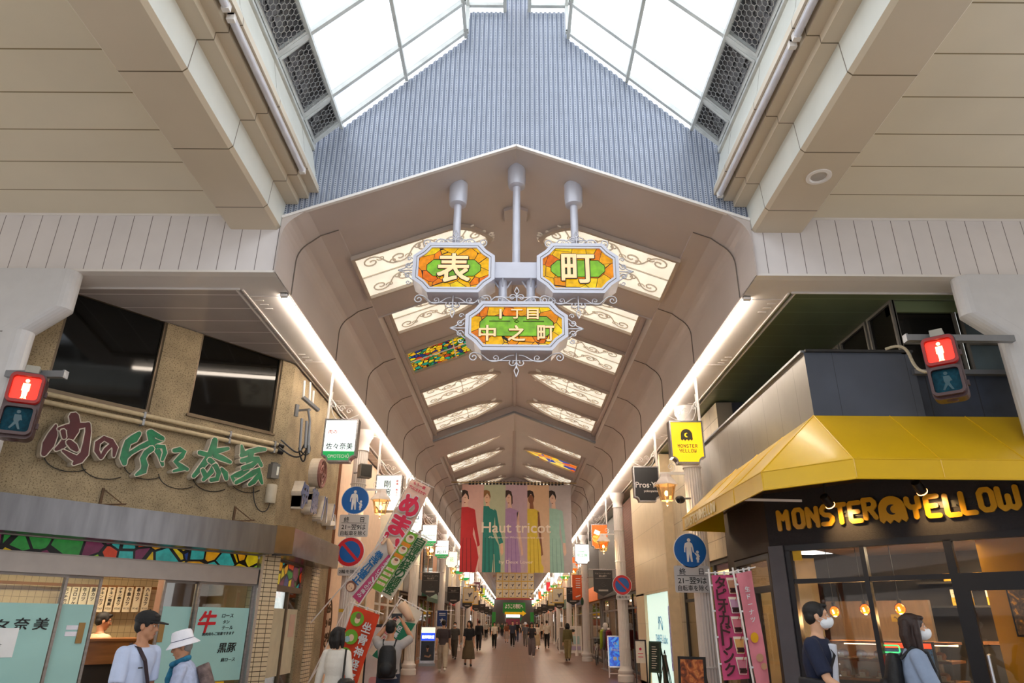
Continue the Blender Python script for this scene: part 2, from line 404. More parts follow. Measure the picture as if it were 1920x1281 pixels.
# ---- long arcade ceiling with sunken bays
def arcprof(lift=0):
    R = [(2.95, ZS), (2.95, 6.05)]
    for i in range(1, 7):
        a = i/7*math.radians(69); R.append((2.95-.36*(1-math.cos(a)), 6.05+.36*math.sin(a)*1.02))
    R.append((2.66, zr(2.66)))
    return R
BAYS = [(11.0, 20.0)]
y = 22.0
while y < 118: BAYS.append((y, y+9)); y += 11
mb = MB(); UP = .27; XR = 2.42
def span(y0, y1, prof, m=0):
    for sg in (-1, 1):
        for (xa, za), (xb, zb) in zip(prof, prof[1:]): mb.quad((sg*xa, y0, za), (sg*xa, y1, za), (sg*xb, y1, zb), (sg*xb, y0, zb), m)
side = arcprof()
span(YF-.03, 130, side+[(XR, zr(XR))])
lo = [(XR, zr(XR)), (0.0, zr(0))]; hi = [(XR, zr(XR)), (XR, zr(XR, UP)), (0.0, zr(0, UP))]
span(YF-.03, 8.08, [(XR, zr(XR)), (0, zr(0))]); span(8.08, 11, [(XR, zr(XR)), (XR-.001, zr(XR, .03)), (0, zr(0, .03))])
prev = 11
for y0, y1 in BAYS:
    if y0 > prev: span(prev, y0, lo)
    span(y0, y1, hi)
    for yy in (y0, y1):
        for sg in (-1, 1): mb.quad((sg*XR, yy, zr(XR)), (sg*XR, yy, zr(XR, UP)), (0, yy, zr(0, UP)), (0, yy, zr(0)))
    prev = y1
span(prev, 130, lo)
# joints of the panels round the cove, ridge batten and the steel rim at the end of each bay
yy = 8.05
while yy < 70:
    for sg in (-1, 1):
        p = [(sg*(x-.006), yy, z-.004) for x, z in side]+[(sg*XR, yy, zr(XR)-.004)]
        mb.tube(p, .009, 5, 1)
    yy += 2.45
for y0, y1 in BAYS[:5]:
    mb.bar((0, y0, zr(0, UP)-.02), (0, y1, zr(0, UP)-.02), .09, .05, 0)
    for sg in (-1, 1):
        mb.bar((0, y1-.06, zr(0, .02)), (sg*XR, y1-.06, zr(XR, .02)), .12, .05, 2)
        mb.bar((sg*(XR-.06), y0, zr(XR, UP)-.03), (sg*(XR-.06), y1, zr(XR, UP)-.03), .1, .04, 0)
for sg in (-1, 1):
    c = [(2.97, ZS), (2.97, zr(2.97)+.03)]+[(x, zr(x)+.02) for x in (2.8, 2.6)]+list(reversed(side))
    mb.poly([(sg*x, YF-.028, z) for x, z in c], 0); mb.poly([(sg*x, YF+.05, z) for x, z in c], 0)
struct(mb.build('ceiling_arcade', [CEIL, SEAM, GREY], smooth=25))
# far end of the arcade: plain brown wall closing the street
mb = MB(); mb.quad((-9, 131, 0), (9, 131, 0), (9, 131, 9), (-9, 131, 9)); struct(mb.build('wall_far', M('far_street_haze', '#6a5e54', rough=.9)))
# ---- glass roof over the crossing
FRAME = M('roof_frame_paint', '#cfd3d2', rough=.4, var=.12, scale=5)
def zroof(x): return 10.17-abs(x)
RAFT = [7.36, 6.86, 5.86, 4.86, 3.86, 2.86, 1.86, .86, -.14, -1.14, -2.14, -3.14, -4.14, -5.14, -6.14, -7.14, -8]
n_ = 1
for sg in (-1, 1):
    mb = MB()
    for yv in RAFT:
        mb.bar((sg*2.74, yv, zroof(2.74)+.02), (sg*.72, yv, zroof(.72)+.02), .05, .07)
        mb.bar((sg*.72, yv, 9.42), (sg*.72, yv, 9.97), .05, .05); mb.bar((sg*.72, yv, 9.96), (sg*.16, yv, 9.96), .05, .06)
    for x in (2.37, 1.54, .74): mb.bar((sg*x, -8, zroof(x)), (sg*x, YF, zroof(x)), .045, .06)
    mb.bar((sg*2.72, -8, zroof(2.72)), (sg*2.72, YF, zroof(2.72)), .07, .08)
    for x, z in ((.72, 9.95), (.18, 9.95), (.18, 10.6)): mb.bar((sg*x, -8, z), (sg*x, YF, z), .05, .06)
    r_ = struct(mb.build('window_%d_frame' % n_, FRAME))
    mb = MB()
    mb.quad((sg*2.4, -8, zroof(2.4)+.04), (sg*.72, -8, zroof(.72)+.04), (sg*.72, YF, zroof(.72)+.04), (sg*2.4, YF, zroof(2.4)+.04))
    mb.quad((sg*.73, -8, 9.45), (sg*.73, -8, 9.95), (sg*.73, YF, 9.95), (sg*.73, YF, 9.45))
    mb.quad((sg*.72, -8, 9.99), (sg*.18, -8, 9.99), (sg*.18, YF, 9.99), (sg*.72, YF, 9.99))
    struct(mb.build('window_%d' % n_, glass('roof_glass', '#f4f8fa', refl=.35, rough=.05)))
    n_ += 1
mb = MB(); mb.bx((-.2, -8, 10.6), (.2, YF, 10.68)); struct(mb.build('trim_4', WHITE))
# wire-guarded trays along the foot of the glass
TRAY = M('tray_grey', '#85868a', rough=.7, var=.2, scale=14, bump=.6, bscale=18); WIRE = M('guard_wire', '#b9bab8', rough=.4, metal=.5)
def tray(L):
    t = thing('guarded_tray', '', 'guard tray')
    W = .47
    fr = MB(); o = [(0, 0), (W, 0), (W, L), (0, L)]; i_ = [(.03, .03), (W-.03, .03), (W-.03, L-.03), (.03, L-.03)]
    fr.ring(o, i_, (0, 0, 0), (1, 0, 0), (0, 1, 0), (0, 0, .05)); fr.build('frame', FRAME, t)
    bk = MB()
    for a in range(3):
        for b in range(int(L/.13)):
            bk.box((.04+(a+.5)*.13, .05+(b+.5)*(L-.1)/int(L/.13), .15+.02*((a+b) % 2)), (.118, (L-.1)/int(L/.13)-.012, .03))
    bk.bx((.0, 0, .19), (W, L, .2)); bk.bx((0, 0, .05), (.01, L, .2)); bk.bx((W-.01, 0, .05), (W, L, .2)); bk.bx((0, 0, .05), (W, .01, .2)); bk.bx((0, L-.01, .05), (W, L, .2))
    bk.build('tray', TRAY, t)
    wr = MB(); s = .045; y = .03; row = 0
    while y < L-.05:
        x = .03
        while x < W-.06:
            for a, b in (((x, y), (x+s*.45, y+s*.8)), ((x+s*.45, y+s*.8), (x+s*1.35, y+s*.8)), ((x+s*1.35, y+s*.8), (x+s*1.8, y)), ((x+s*1.8, y), (x+s*2.7, y)), ((x, y), (x+s*.45, y-s*.8)), ((x+s*1.8, y), (x+s*1.35, y-s*.8))):
                if b[0] < W-.02 and .01 < b[1] < L-.01: wr.bar((a[0], a[1], 0), (b[0], b[1], 0), .006, .006)
            x += s*2.7
        y += s*1.6; row += 1
        if row > 60: break
    rr = [(.035, .035), (W-.035, .035), (W-.035, L-.035), (.035, L-.035)]
    wr.tube([(a, b, 0) for a, b in rr], .006, 5, closed=True)
    wr.build('wire_guard', WIRE, t); return t
TR = {L: tray(L) for L in (.44, .94)}; used = set(); nth = {}
for sg, sn in ((-1, 'left'), (1, 'right')):
    for k, (ya, yb) in enumerate(zip(RAFT[1:6], RAFT[:5])):
        L = .44 if k == 0 else .94
        t = TR[L] if L not in used else dup(TR[L]); used.add(L)
        # local x runs down the slope edge, local y along the street, local z up and out of the roof
        A = Vector((sg*2.36, (ya+yb)/2-L/2, 7.80)); B = Vector((sg*2.70, 0, 7.42)); u = Vector((B.x-A.x, 0, B.z-A.z)).normalized()
        v = Vector((0, 1, 0)); n = u.cross(v)
        if n.z < 0: v = -v; n = -n; A.y += L
        X = Matrix((u, v, n)).transposed().to_4x4(); X.translation = A; t.matrix_world = X
        t['label'] = 'wire-guarded grey tray under the %s glass slope, %s from the gable wall' % (sn, ORD[k])
        t['group'] = 'guarded trays below the glass roof'
# ---- buildings across the road, behind the viewpoint (they close the crossing and show in the panes)
mb = MB()
for sg in (-1, 1):
    a, b_ = sorted((sg*4.2, sg*60)); mb.bx((a, -9.5, 0), (b_, -8.6, 8.5))
struct(mb.build('wall_across_road', lines_mat('far_facade', '#a79d96', '#4d4a48', 2, 2.6, 1.2, off=.9, rough=.6, bump=0)))
# ================================================================== LIGHT STRIPS
LED = M('led_tube', '#fff4e2', es=32, emit='#ffeedb')
for sg, sn in ((-1, 'left'), (1, 'right')):
    t = thing('light_strip', 'long white light strip under the %s edge of the arcade ceiling' % sn, 'light strip', (sg*3.02, 8.05, ZS))
    mb = MB(); mb.bx((-.035, 0, -.05), (.035, 118, -.012)); mb.build('diffuser', LED, t)
    mb = MB(); mb.bx((-.045, -.06, -.012), (.045, 118, 0)); mb.bx((-.045, -.06, -.05), (.045, -.0, 0)); mb.build('housing', WHITE, t)

TUBE = M('unlit_tube', '#dcdce4', rough=.3); 
for k, (sg, y0, y1, lab) in enumerate(((-1, 4.62, 6.95, 'unlit white tube lamp along the left stepped beam, nearest the gable wall'), (-1, 2.2, 4.55, 'unlit white tube lamp along the left stepped beam, second from the gable wall'), (1, 4.9, 7.4, 'unlit white tube lamp along the right stepped beam, nearest the gable wall'), (1, 2.3, 4.85, 'unlit white tube lamp along the right stepped beam, second from the gable wall'))):
    t = thing('tube_lamp', lab, 'tube lamp', (sg*2.615, y0, 6.695), 0, 'unlit tube lamps')
    mb = MB(); mb.tube([(0, .05, 0), (0, y1-y0-.05, 0)], .034, 12); mb.build('tube', TUBE, t, smooth=40)
    mb = MB(); mb.bx((-.03, 0, .02), (.03, y1-y0, .04)); mb.bx((-.035, 0, -.035), (.035, .05, .04)); mb.bx((-.035, y1-y0-.05, -.035), (.035, y1-y0, .04)); mb.build('holder', WHITE, t)
c = atZ(1535, 331, ZB)
t = thing('downlight', 'round white recessed downlight under the right box beam', 'downlight', c)
mb = MB(); mb.lathe([(.135, .002), (.135, -.012), (.1, -.016), (.085, .0), (.075, .05)], n=28); mb.build('rim', WHITE, t, smooth=40)
mb = MB(); mb.lathe([(0, -.006), (.06, -.005), (.084, -.001)], n=24); mb.build('lens', M('dull_lens', '#b9b2aa', rough=.25, coat=.5), t)
# ================================================================== SKYLIGHTS
PANE = M('lit_frosted_pane', '#f8ecd8', rough=.6, var=.15, scale=3, es=.72)
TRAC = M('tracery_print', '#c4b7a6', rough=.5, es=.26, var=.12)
RIM = M('skylight_rim', '#bfb0a2', rough=.4, var=.03)
LEADED = voronoi_glass('leaded_floral', ['#d9b51d', '#c07814', '#1a7a3a', '#d8c020', '#12306e', '#b03418', '#1d8a72', '#e0a818'], scale=9, edge=.07, es=.9)
FLAME = voronoi_glass('flame_glass', ['#f08a12', '#f4c020', '#e05a10', '#173f9a', '#f6d060', '#e88a20', '#1a4aa8'], scale=3.2, edge=.0, es=.9)
def sky_outline(L, W, u0, n=8):
    top = [(u0+(L-u0)*i/n, W/2*(1-(i/n)**1.9)) for i in range(n)]
    return [(0, W/2)]+top+[(L, 0)]+[(u, -v) for u, v in reversed(top)]+[(0, -W/2)]
def skylight(L, W, u0, pane):
    """local x runs up the slope, y along the street, -z hangs below the ceiling"""
    t = thing('skylight', '', 'skylight')
    o = sky_outline(L, W, u0); inn = [(max(.05, u-.05) if u < L-.01 else L-.09, v*(1-.1/W)) for u, v in o]
    fr = MB(); fr.ring(o, inn, (0, 0, 0), (1, 0, 0), (0, 1, 0), (0, 0, -.07)); fr.build('frame', RIM, t)
    pn = MB(); pn.ext(inn, (0, 0, -.008), (1, 0, 0), (0, 1, 0), (0, 0, -.006)); pn.build('pane', pane, t)
    bars = MB(); bars.bar((.04, 0, -.02), (L-.1, 0, -.02), .02, .025); wc = W/2*.93*(1 if L*.5 < u0 else 1-((L*.5-u0)/(L-u0))**1.9)
    bars.bar((L*.5, -wc, -.02), (L*.5, wc, -.02), .018, .022); bars.build('glazing_bar', TRAC, t)
    if pane is PANE:
        tr = MB()
        for sg in (-1, 1):
            x = .1; fl_ = sg
            while x < L-.35:
                lim = W/2 if x+.2 < u0 else W/2*(1-((min(x+.2, L-.02)-u0)/(L-u0))**1.9)
                r = min(.17, lim*.40)
                if r < .045: break
                cy = sg*lim*.5
                tr.tube([(a, b, -.022) for a, b in spiral(x+r, cy+fl_*r*.25, r*.8, 1.15, PI/2*fl_, fl_, 14)], .014, 5)
                tr.tube([(a, b, -.022) for a, b in bez((x+r, cy+fl_*r*1.05), (x+r*2.2, cy+fl_*r*1.1), (x+r*2.0, cy-fl_*r*1.1), (x+r*3.2, cy-fl_*r*1.0), 8)], .013, 5)
                tr.tube([(a, b, -.022) for a, b in spiral(x+r*1.9, cy+fl_*r*.5, r*.4, 1.0, PI, fl_, 10)], .011, 5)
                tr.tube([(a, b, -.022) for a, b in spiral(x+r*2.9, cy-fl_*r*.55, r*.42, 1.0, -PI/2*fl_, -fl_, 10)], .012, 5)
                x += r*2.5; fl_ = -fl_
        tr.build('scroll_grille', TRAC, t)
    return t
SL = math.atan(.383)
def put_sky(t, side, y, lift, xo):
    u = Vector((-side*math.cos(SL), 0, math.sin(SL))); v = Vector((0, 1, 0)); n = u.cross(v)
    if n.z < 0: v = -v; n = -n
    X = Matrix((u, v, n)).transposed().to_4x4(); X.translation = Vector((side*xo, y, zr(xo, lift)-.003)); t.matrix_world = X
front = skylight(2.2, 1.36, 1.55, PANE); put_sky(front, -1, 9.5, .025, 2.44)
front['label'] = 'largest rounded frosted skylight with scroll tracery, behind the left octagonal town sign'
d_ = dup(front); put_sky(d_, 1, 9.5, .025, 2.44); d_['label'] = 'largest rounded frosted skylight with scroll tracery, behind the right octagonal town sign'
plain = None; leaf = None; fire = None
for b, (y0, y1) in enumerate(BAYS[:4]):
    for k, dy in enumerate((.68, 2.98, 5.6, 8.05)):
        for side, sn in ((-1, 'left'), (1, 'right')):
            if b == 0 and k == 1 and side == -1:
                t = skylight(2.1, 1.3, 1.1, LEADED); t['label'] = 'stained glass skylight of yellow and green flowers on the left roof slope'
            elif b == 1 and k == 1 and side == 1:
                t = skylight(2.1, 1.3, 1.1, FLAME); t['label'] = 'orange, yellow and blue stained glass skylight above the right end of the fashion banner'
            else:
                if plain is None: plain = skylight(2.1, 1.3, 1.1, PANE); t = plain
                else: t = dup(plain)
                t['label'] = 'pointed frosted skylight, %s on the %s slope of the %s sunken ceiling bay' % (ORD[k], sn, ORD[b])
            t['group'] = 'skylights of the arcade ceiling'
            put_sky(t, side, y0+dy, UP, 2.33)
front['group'] = d_['group'] = 'skylights of the arcade ceiling'

# ================================================================== HANGING TOWN SIGN
LAV = M('sign_enamel', '#c9cad6', rough=.35, metal=.15, var=.03)
SILVER = M('wrought_silver', '#b9b7bc', rough=.35, metal=.7)
AMBER = voronoi_glass('amber_glass', ['#f09000', '#f8bc00', '#f4a400', '#ec7c00', '#fcd410', '#e46c00', '#f8b800'], scale=5.6, edge=.018, es=.78)
LIME = M('lime_glass', '#679a0c', rough=.5, var=.3, scale=9, es=.5)
IVORY = M('ivory_letters', '#f4cf9c', rough=.5, es=.34, var=.04)
LEAD = M('lead_line', '#20180c', rough=.6)
def octo(w, h, c, k=.0):
    # octagon whose cut corners curve inward
    P = []
    for sx, sy in ((1, 1), (1, -1), (-1, -1), (-1, 1)):
        a = (sx*w/2, sy*(h/2-c)); b = (sx*(w/2-c*1.05), sy*h/2); mid = (sx*(w/2-c*.52-k), sy*(h/2-c*.5-k))
        P += [b, mid, a] if sx*sy > 0 else [a, mid, b]
    return P
t = thing('hanging_town_sign', 'three octagonal stained glass town signs hung together from the front arch', 'hanging sign', (0, 7.7, 4.6))
YS = 7.7
def L_(x, y, z): return Vector((x, y-YS, z-4.6))
def scrollwork(mb, cx, z, half, up, fleur=.16, y=.1):
    """a bar of C scrolls along an edge, with a fleuron at the middle; up = +1 above a sign, -1 below"""
    def P(pts): return [L_(cx+a, YS+y, z+up*b) for a, b in pts]
    for s in (-1, 1):
        mb.tube(P([(s*a, b) for a, b in spiral(half*.86, .055, .06, 1.3, -PI/2, 1, 16)]), .009, 6)
        mb.tube(P([(s*a, b) for a, b in bez((half*.86, -.005), (half*.62, .0), (half*.62, .13), (half*.42, .11), 8)]), .009, 6)
        mb.tube(P([(s*a, b) for a, b in spiral(half*.42, .065, .045, 1.2, PI/2, 1, 12)]), .008, 6)
        mb.tube(P([(s*a, b) for a, b in bez((half*.42, .11), (half*.25, .1), (half*.2, .02), (.03, .03), 8)]), .009, 6)
        mb.tube(P([(s*a, b) for a, b in spiral(.055, fleur*.62, .05, 1.2, PI, -1, 12)]), .008, 6)
        mb.tube(P([(s*.004, fleur*.9), (s*.028, fleur*1.15), (0, fleur*1.55)]), .008, 6)
    mb.tube(P([(-half*.55, .1), (half*.55, .1)]), .008, 6)
    mb.tube(P([(0, 0), (0, fleur*1.0)]), .01, 6)
def sidework(mb, x, z, s, y=.1):
    def P(pts): return [L_(x+s*a, YS+y, z+b) for a, b in pts]
    for q in (-1, 1):
        mb.tube(P([(a, q*b) for a, b in spiral(.07, .075, .05, 1.2, PI, 1, 12)]), .009, 6)
        mb.tube(P([(a, q*b) for a, b in spiral(.06, .17, .035, 1.1, PI, -1, 10)]), .008, 6)
        mb.tube(P([(0, q*.14), (.05, q*.1), (.12, q*.03), (.2, 0)]), .009, 6)
    mb.tube(P([(.0, 0), (.2, 0)]), .009, 6)
def sign_box(cx, cz, w, h, rows, lab):
    body = MB(); o = octo(w, h, .19, .012); inn = octo(w-.15, h-.15, .155, .01)
    A = L_(cx, YS, cz); u, v = (1, 0, 0), (0, 0, 1)
    body.ring(o, inn, A, u, v, (0, .04, 0)); body.ext(o, A+Vector((0, .04, 0)), u, v, (0, .33, 0))
    in2 = octo(w-.1, h-.1, .165, .01); in3 = octo(w-.088, h-.088, .165, .01)
    body.ring(in2, in3, A+Vector((0, -.002, 0)), u, v, (0, .002, 0), 1)
    b = body.build('sign_box', [LAV, SEAM], t, smooth=30, label=lab)
    g = MB(); g.ext(octo(w-.15, h-.15, .155, .01), A+Vector((0, .03, 0)), u, v, (0, .006, 0)); g.build('glass_panel', AMBER, b, label='amber leaded glass')
    gw, gh = (w-.36, .24) if len(rows) == 1 else (w-.36, .27)
    g2 = MB(); A2 = A+Vector((0, .024, 0)); g2.ext(octo(gw, gh, .08), A2, u, v, (0, .005, 0)); g2.build('green_panel', LIME, b, label='green glass centre')
    ld = MB(); ld.tube([A2+Vector((p, 0, q)) for p, q in octo(gw, gh, .08)], .005, 4, closed=True)
    if len(rows) > 1:
        for s in (-1, 1): ld.bar(A2+Vector((s*.08, -.003, .065)), A2+Vector((s*.34, -.003, .065)), .006, .008)
        ld.tube([A2+Vector((.028*math.cos(q), -.003, .065+.02*math.sin(q))) for q in (0, PI/2, PI, 3*PI/2)], .006, 4, closed=True)
    ld.build('lead_line', LEAD, b)
    for txt, zz, hh, gap in rows:
        tx = MB(); sh = MB(); n = len(txt)
        for i, ch in enumerate(txt):
            p = A+Vector(((i-(n-1)/2)*gap, .018, zz))
            sc_ = 1 if ch not in 'I丁' else .92
            wd = hh*(.16 if ch == 'I' else 1.02)
            tx.text(ch, p, u, v, h=hh*sc_, wd=wd, depth=.012, bold=.024); sh.text(ch, p+Vector((0, .004, 0)), u, v, h=hh*sc_, wd=wd, depth=.006, bold=.048)
        sh.build('letter_outline', LEAD, b); tx.build('lettering', IVORY, b)
    return b
b1 = sign_box(-.79, 5.80, 1.05, .72, [('表', -.005, .4, 1)], 'left octagonal box')
b2 = sign_box(.80, 5.80, 1.05, .72, [('町', -.005, .4, 1)], 'right octagonal box')
b3 = sign_box(.02, 4.99, 1.27, .66, [('I丁目', .16, .135, .2), ('中之町', -.10, .2, .36)], 'lower octagonal box')
for b, cx, cz, w, h, tops in ((b1, -.79, 5.80, 1.05, .72, 1), (b2, .80, 5.80, 1.05, .72, 1), (b3, .02, 4.99, 1.27, .66, 1)):
    sw = MB(); scrollwork(sw, cx, cz+h/2, w*.4, 1); scrollwork(sw, cx, cz-h/2, w*.48, -1, .2)
    for s in (-1, 1):
        if b is b3 or (b is b1 and s < 0) or (b is b2 and s > 0): sidework(sw, cx+s*w/2, cz, s)
    sw.build('scrollwork_grille', SILVER, b)
mb = MB(); mb.bx(L_(-.29, YS+.1, 5.70), L_(.29, YS+.3, 5.93)); mb.build('crossbar', LAV, t)
for x in (-.16, .2):
    mb = MB(); mb.lathe([(.055, -.38), (.055, 0)], L_(x, YS+.2, 5.72), 14)
    for a in range(4): mb.tube([L_(x, YS+.2, 5.6)+Vector((.05*math.cos(a*PI/2), .05*math.sin(a*PI/2), 0)), L_(x, YS+.2, 5.7)+Vector((.11*math.cos(a*PI/2), .11*math.sin(a*PI/2), 0))], .012, 5)
    mb.build('post', LAV, t, smooth=40)
for x, zt, zb in ((.01, zr(.01), 5.92), (-.79, zr(.79), 6.14), (.79, zr(.79), 6.14)):
    mb = MB(); mb.lathe([(.052, 0), (.052, zt-zb-.05)], L_(x, YS+.2, zb), 16); r_ = mb.build('rod', LAV, t, smooth=40)
    mb = MB(); mb.lathe([(.07, -.33), (.115, -.31), (.125, -.2), (.125, .02)], L_(x, YS+.2, zt), 20); mb.build('ceiling_collar', LAV, t, smooth=40)
# small pitched hatch in the ceiling behind the rod
mb = MB()
for s in (-1, 1): mb.bar((0, 9.0, zr(0)-.0), (s*.18, 9.0, zr(.18)-.0), .3, .05)
tag(mb.build('ceiling_hatch', CEIL), 'small pitched hatch cover on the ridge behind the middle hanging rod', 'hatch')

# ================================================================== COLUMNS
FLUTE = M('column_paint', '#d9d2cc', rough=.38, var=.03)
def arcade_column():
    t = thing('arcade_column', '', 'column')
    mb = MB(); mb.lathe([(.25, 0), (.25, .16), (.21, .2), (.235, .24), (.235, .3), (.19, .34), (.175, .42)], n=32); mb.build('base', FLUTE, t, smooth=40)
    mb = MB(); mb.lathe([(.17, .4), (.165, 2), (.155, 5.1)], n=40, flute=.075)
    for z in (.9, 3.4, 4.35): mb.lathe([(.17, z), (.175, z+.015), (.17, z+.03)], n=32)
    mb.build('shaft', FLUTE, t)
    mb = MB(); mb.lathe([(.16, 5.08), (.175, 5.1), (.16, 5.13), (.16, 5.28), (.18, 5.31), (.2, 5.38), (.23, 5.42), (.23, ZS-.005)], n=32); mb.build('capital', FLUTE, t, smooth=40)
    return t
colm = arcade_column(); first = True
LCOL = [15.0, 24.7, 34.5, 45, 56, 67, 78, 90]; RCOL = [13.0, 22.7, 34.3, 44.5, 55, 66, 77, 89]
for sg, sn, ys in ((-1, 'left', LCOL), (1, 'right', RCOL)):
    for k, y in enumerate(ys):
        t = colm if first else dup(colm); first = False
        t.location = (sg*3.4, y, .004); t['group'] = 'fluted arcade columns'
        t['label'] = 'white fluted column, %s from the crossing on the %s of the arcade' % (ORD[k], sn)

# ================================================================== BIG CRANKED CORNER POSTS AND SIGNALS
POST = M('post_paint', '#d3d3d6', rough=.36, var=.03)
def corner_post(sg, lab):
    t = thing('cranked_post', lab, 'post', (sg*6.0, 7.5, 0))
    X = lambda x: sg*(x-6.0)
    path = [(5.38, ZS), (5.38, 5.06), (5.76, 4.76), (5.76, 0)]
    # rounded inner edge as a half pipe, then a wide flat face outward of it
    mb = MB()
    sec = [(.30, -.16)]+[(.16-.16*math.cos(a), -.16*math.sin(a)) for a in [PI/2-i*PI/8 for i in range(9)]][0:9]+[(.30, .16)]
    sec = [(.28, -.14)]+[(.14-.14*math.sin(i*PI/10), -.14*math.cos(i*PI/10)) for i in range(11)]+[(.28, .14)]
    rings = []
    for x, z in path: rings.append([(X(x+a), b, z) for a, b in sec])
    for r0, r1 in zip(rings, rings[1:]):
        for i in range(len(sec)-1): mb.quad(r0[i], r0[i+1], r1[i+1], r1[i])
    mb.build('rounded_edge', POST, t, smooth=35)
    mb = MB(); xo = 6.75
    fp = [(x+.28, z) for x, z in path]+[(xo, 0), (xo, ZS)]
    mb.ext([(X(x), z) for x, z in fp], (0, -.141, 0), (1, 0, 0), (0, 0, 1), (0, .28, 0))
    for z in (4.72, 3.2): mb.bar((X(6.02), -.143, z), (X(xo), -.143, z), .004, .008, 1)
    mb.build('shaft', [POST, SEAM], t)
    return t
corner_post(-1, 'white cranked corner post under the left fascia, beside the butcher shop')
corner_post(1, 'white cranked corner post under the right fascia, beside the yellow awning')
HOUS = M('signal_housing', '#4a2f30', rough=.4, var=.1); REDG = M('red_lens', '#c82a1c', rough=.5, es=1.0, emit='#ff3a2a', var=.15, scale=30)
REDM = M('lit_figure', '#fff3c0', es=5, emit='#ffd98a'); BLUEG = M('dark_green_lens', '#083c4c', rough=.6, var=.3, scale=25); BLUEG.node_tree.nodes['Principled BSDF'].inputs['Specular IOR Level'].default_value = .15; FIGD = M('unlit_figure', '#124854', rough=.3)
RIMLIT = M('red_rim', '#6e1410', rough=.4, es=.10, emit='#ff1808')  # housing rim; the red lamp's spill is put into its colour and glow
def rrect(w, h, r, n=4):
    P = []
    for cx, cy, a0 in ((w/2-r, h/2-r, 0), (-w/2+r, h/2-r, PI/2), (-w/2+r, -h/2+r, PI), (w/2-r, -h/2+r, 3*PI/2)):
        for i in range(n+1): a = a0+PI/2*i/n; P.append((cx+r*math.cos(a), cy+r*math.sin(a)))
    return P
def signal(px, py, arm_sg, lab, yaw):
    c = atY(px, py, 7.2)
    t = thing('pedestrian_signal', lab, 'traffic signal', c, yaw)
    mb = MB(); mb.ext(rrect(.34, .74, .07), (0, .1, 0), (1, 0, 0), (0, 0, 1), (0, -.2, 0))
    for z in (.18, -.18): mb.box((.18, 0, z-.02), (.03, .04, .06))
    mb.ball((0, .0, -.37), (.06, .05, .02)); mb.build('housing', HOUS, t, smooth=35)
    for z, rimm, lens, fig, nm in ((.175, RIMLIT, REDG, REDM, 'red_lamp'), (-.175, HOUS, BLUEG, FIGD, 'green_lamp')):
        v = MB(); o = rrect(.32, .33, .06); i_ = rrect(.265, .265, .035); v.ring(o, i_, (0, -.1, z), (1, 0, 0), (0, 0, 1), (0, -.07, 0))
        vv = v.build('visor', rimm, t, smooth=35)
        l = MB(); l.ext(rrect(.262, .262, .035), (0, -.115, z), (1, 0, 0), (0, 0, 1), (0, .01, 0)); ll = l.build(nm, lens, t)
        f = MB(); n = Vector((0, -.118, z))
        f.ext([(.02*math.cos(a), .09+.02*math.sin(a)) for a in [k*PI/5 for k in range(10)]], n, (1, 0, 0), (0, 0, 1), (0, .003, 0))
        body = [(-.034, .06), (.034, .06), (.036, -.02), (.026, -.03), (.022, -.1), (.03, -.11), (.004, -.11), (0, -.04), (-.004, -.11), (-.03, -.11), (-.022, -.1), (-.026, -.03), (-.036, -.02)] if z > 0 else \
            [(-.03, .06), (.03, .06), (.05, 0), (.03, .0), (.02, -.02), (.05, -.1), (.03, -.1), (0, -.045), (-.04, -.1), (-.055, -.09), (-.02, -.02), (-.03, .0)]
        f.ext(body, n, (1, 0, 0), (0, 0, 1), (0, .003, 0)); f.build('figure', fig, ll)
    mb = MB(); R = Matrix.Rotation(-yaw, 4, 'Z')
    a0 = R @ Vector((-arm_sg*.28, .12, .42)); a1 = R @ Vector((arm_sg*(5.76-abs(c.x)+.02), .12, .42))
    mb.bar(a0, a1, .07, .075); mb.bar(a0-R @ Vector((arm_sg*.02, 0, 0)), a0, .085, .09); mb.build('arm', M('arm_galvanised', '#8c9098', rough=.4, metal=.6), t)
    mb = MB(); mb.box((0, .06, .415), (.13, .2, .11)); mb.build('bracket', M('bracket_grey', '#a3a095', rough=.5, metal=.2), t)
    return t
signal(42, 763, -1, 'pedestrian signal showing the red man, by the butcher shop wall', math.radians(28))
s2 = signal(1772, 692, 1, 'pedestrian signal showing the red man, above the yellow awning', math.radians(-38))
c = atY(1772, 692, 7.2)
mb = MB()
mb.tube(bez(*[tuple(atY(x, y, Y)) for x, y, Y in ((1660, 655, 7.95), (1722, 630, 7.8), (1692, 700, 7.5), (1744, 698, 7.34))], 16), .018, 8)
tag(mb.build('cable_sleeve', M('beige_sleeve', '#b5aa92', rough=.5, var=.2, scale=60)), 'beige corrugated cable sleeve curling from the parapet to the signal', 'cable')
# ================================================================== BUTCHER'S SHOP ON THE LEFT CORNER
AL_ = (-5.8, 8.0); aL = math.atan2(2.6, 2.1); FL = Facade(AL_, aL)
STUCCO = M('stained_stucco', '#9c8b6e', rough=.9, var=.22, scale=3.5, bump=.9, bscale=90)
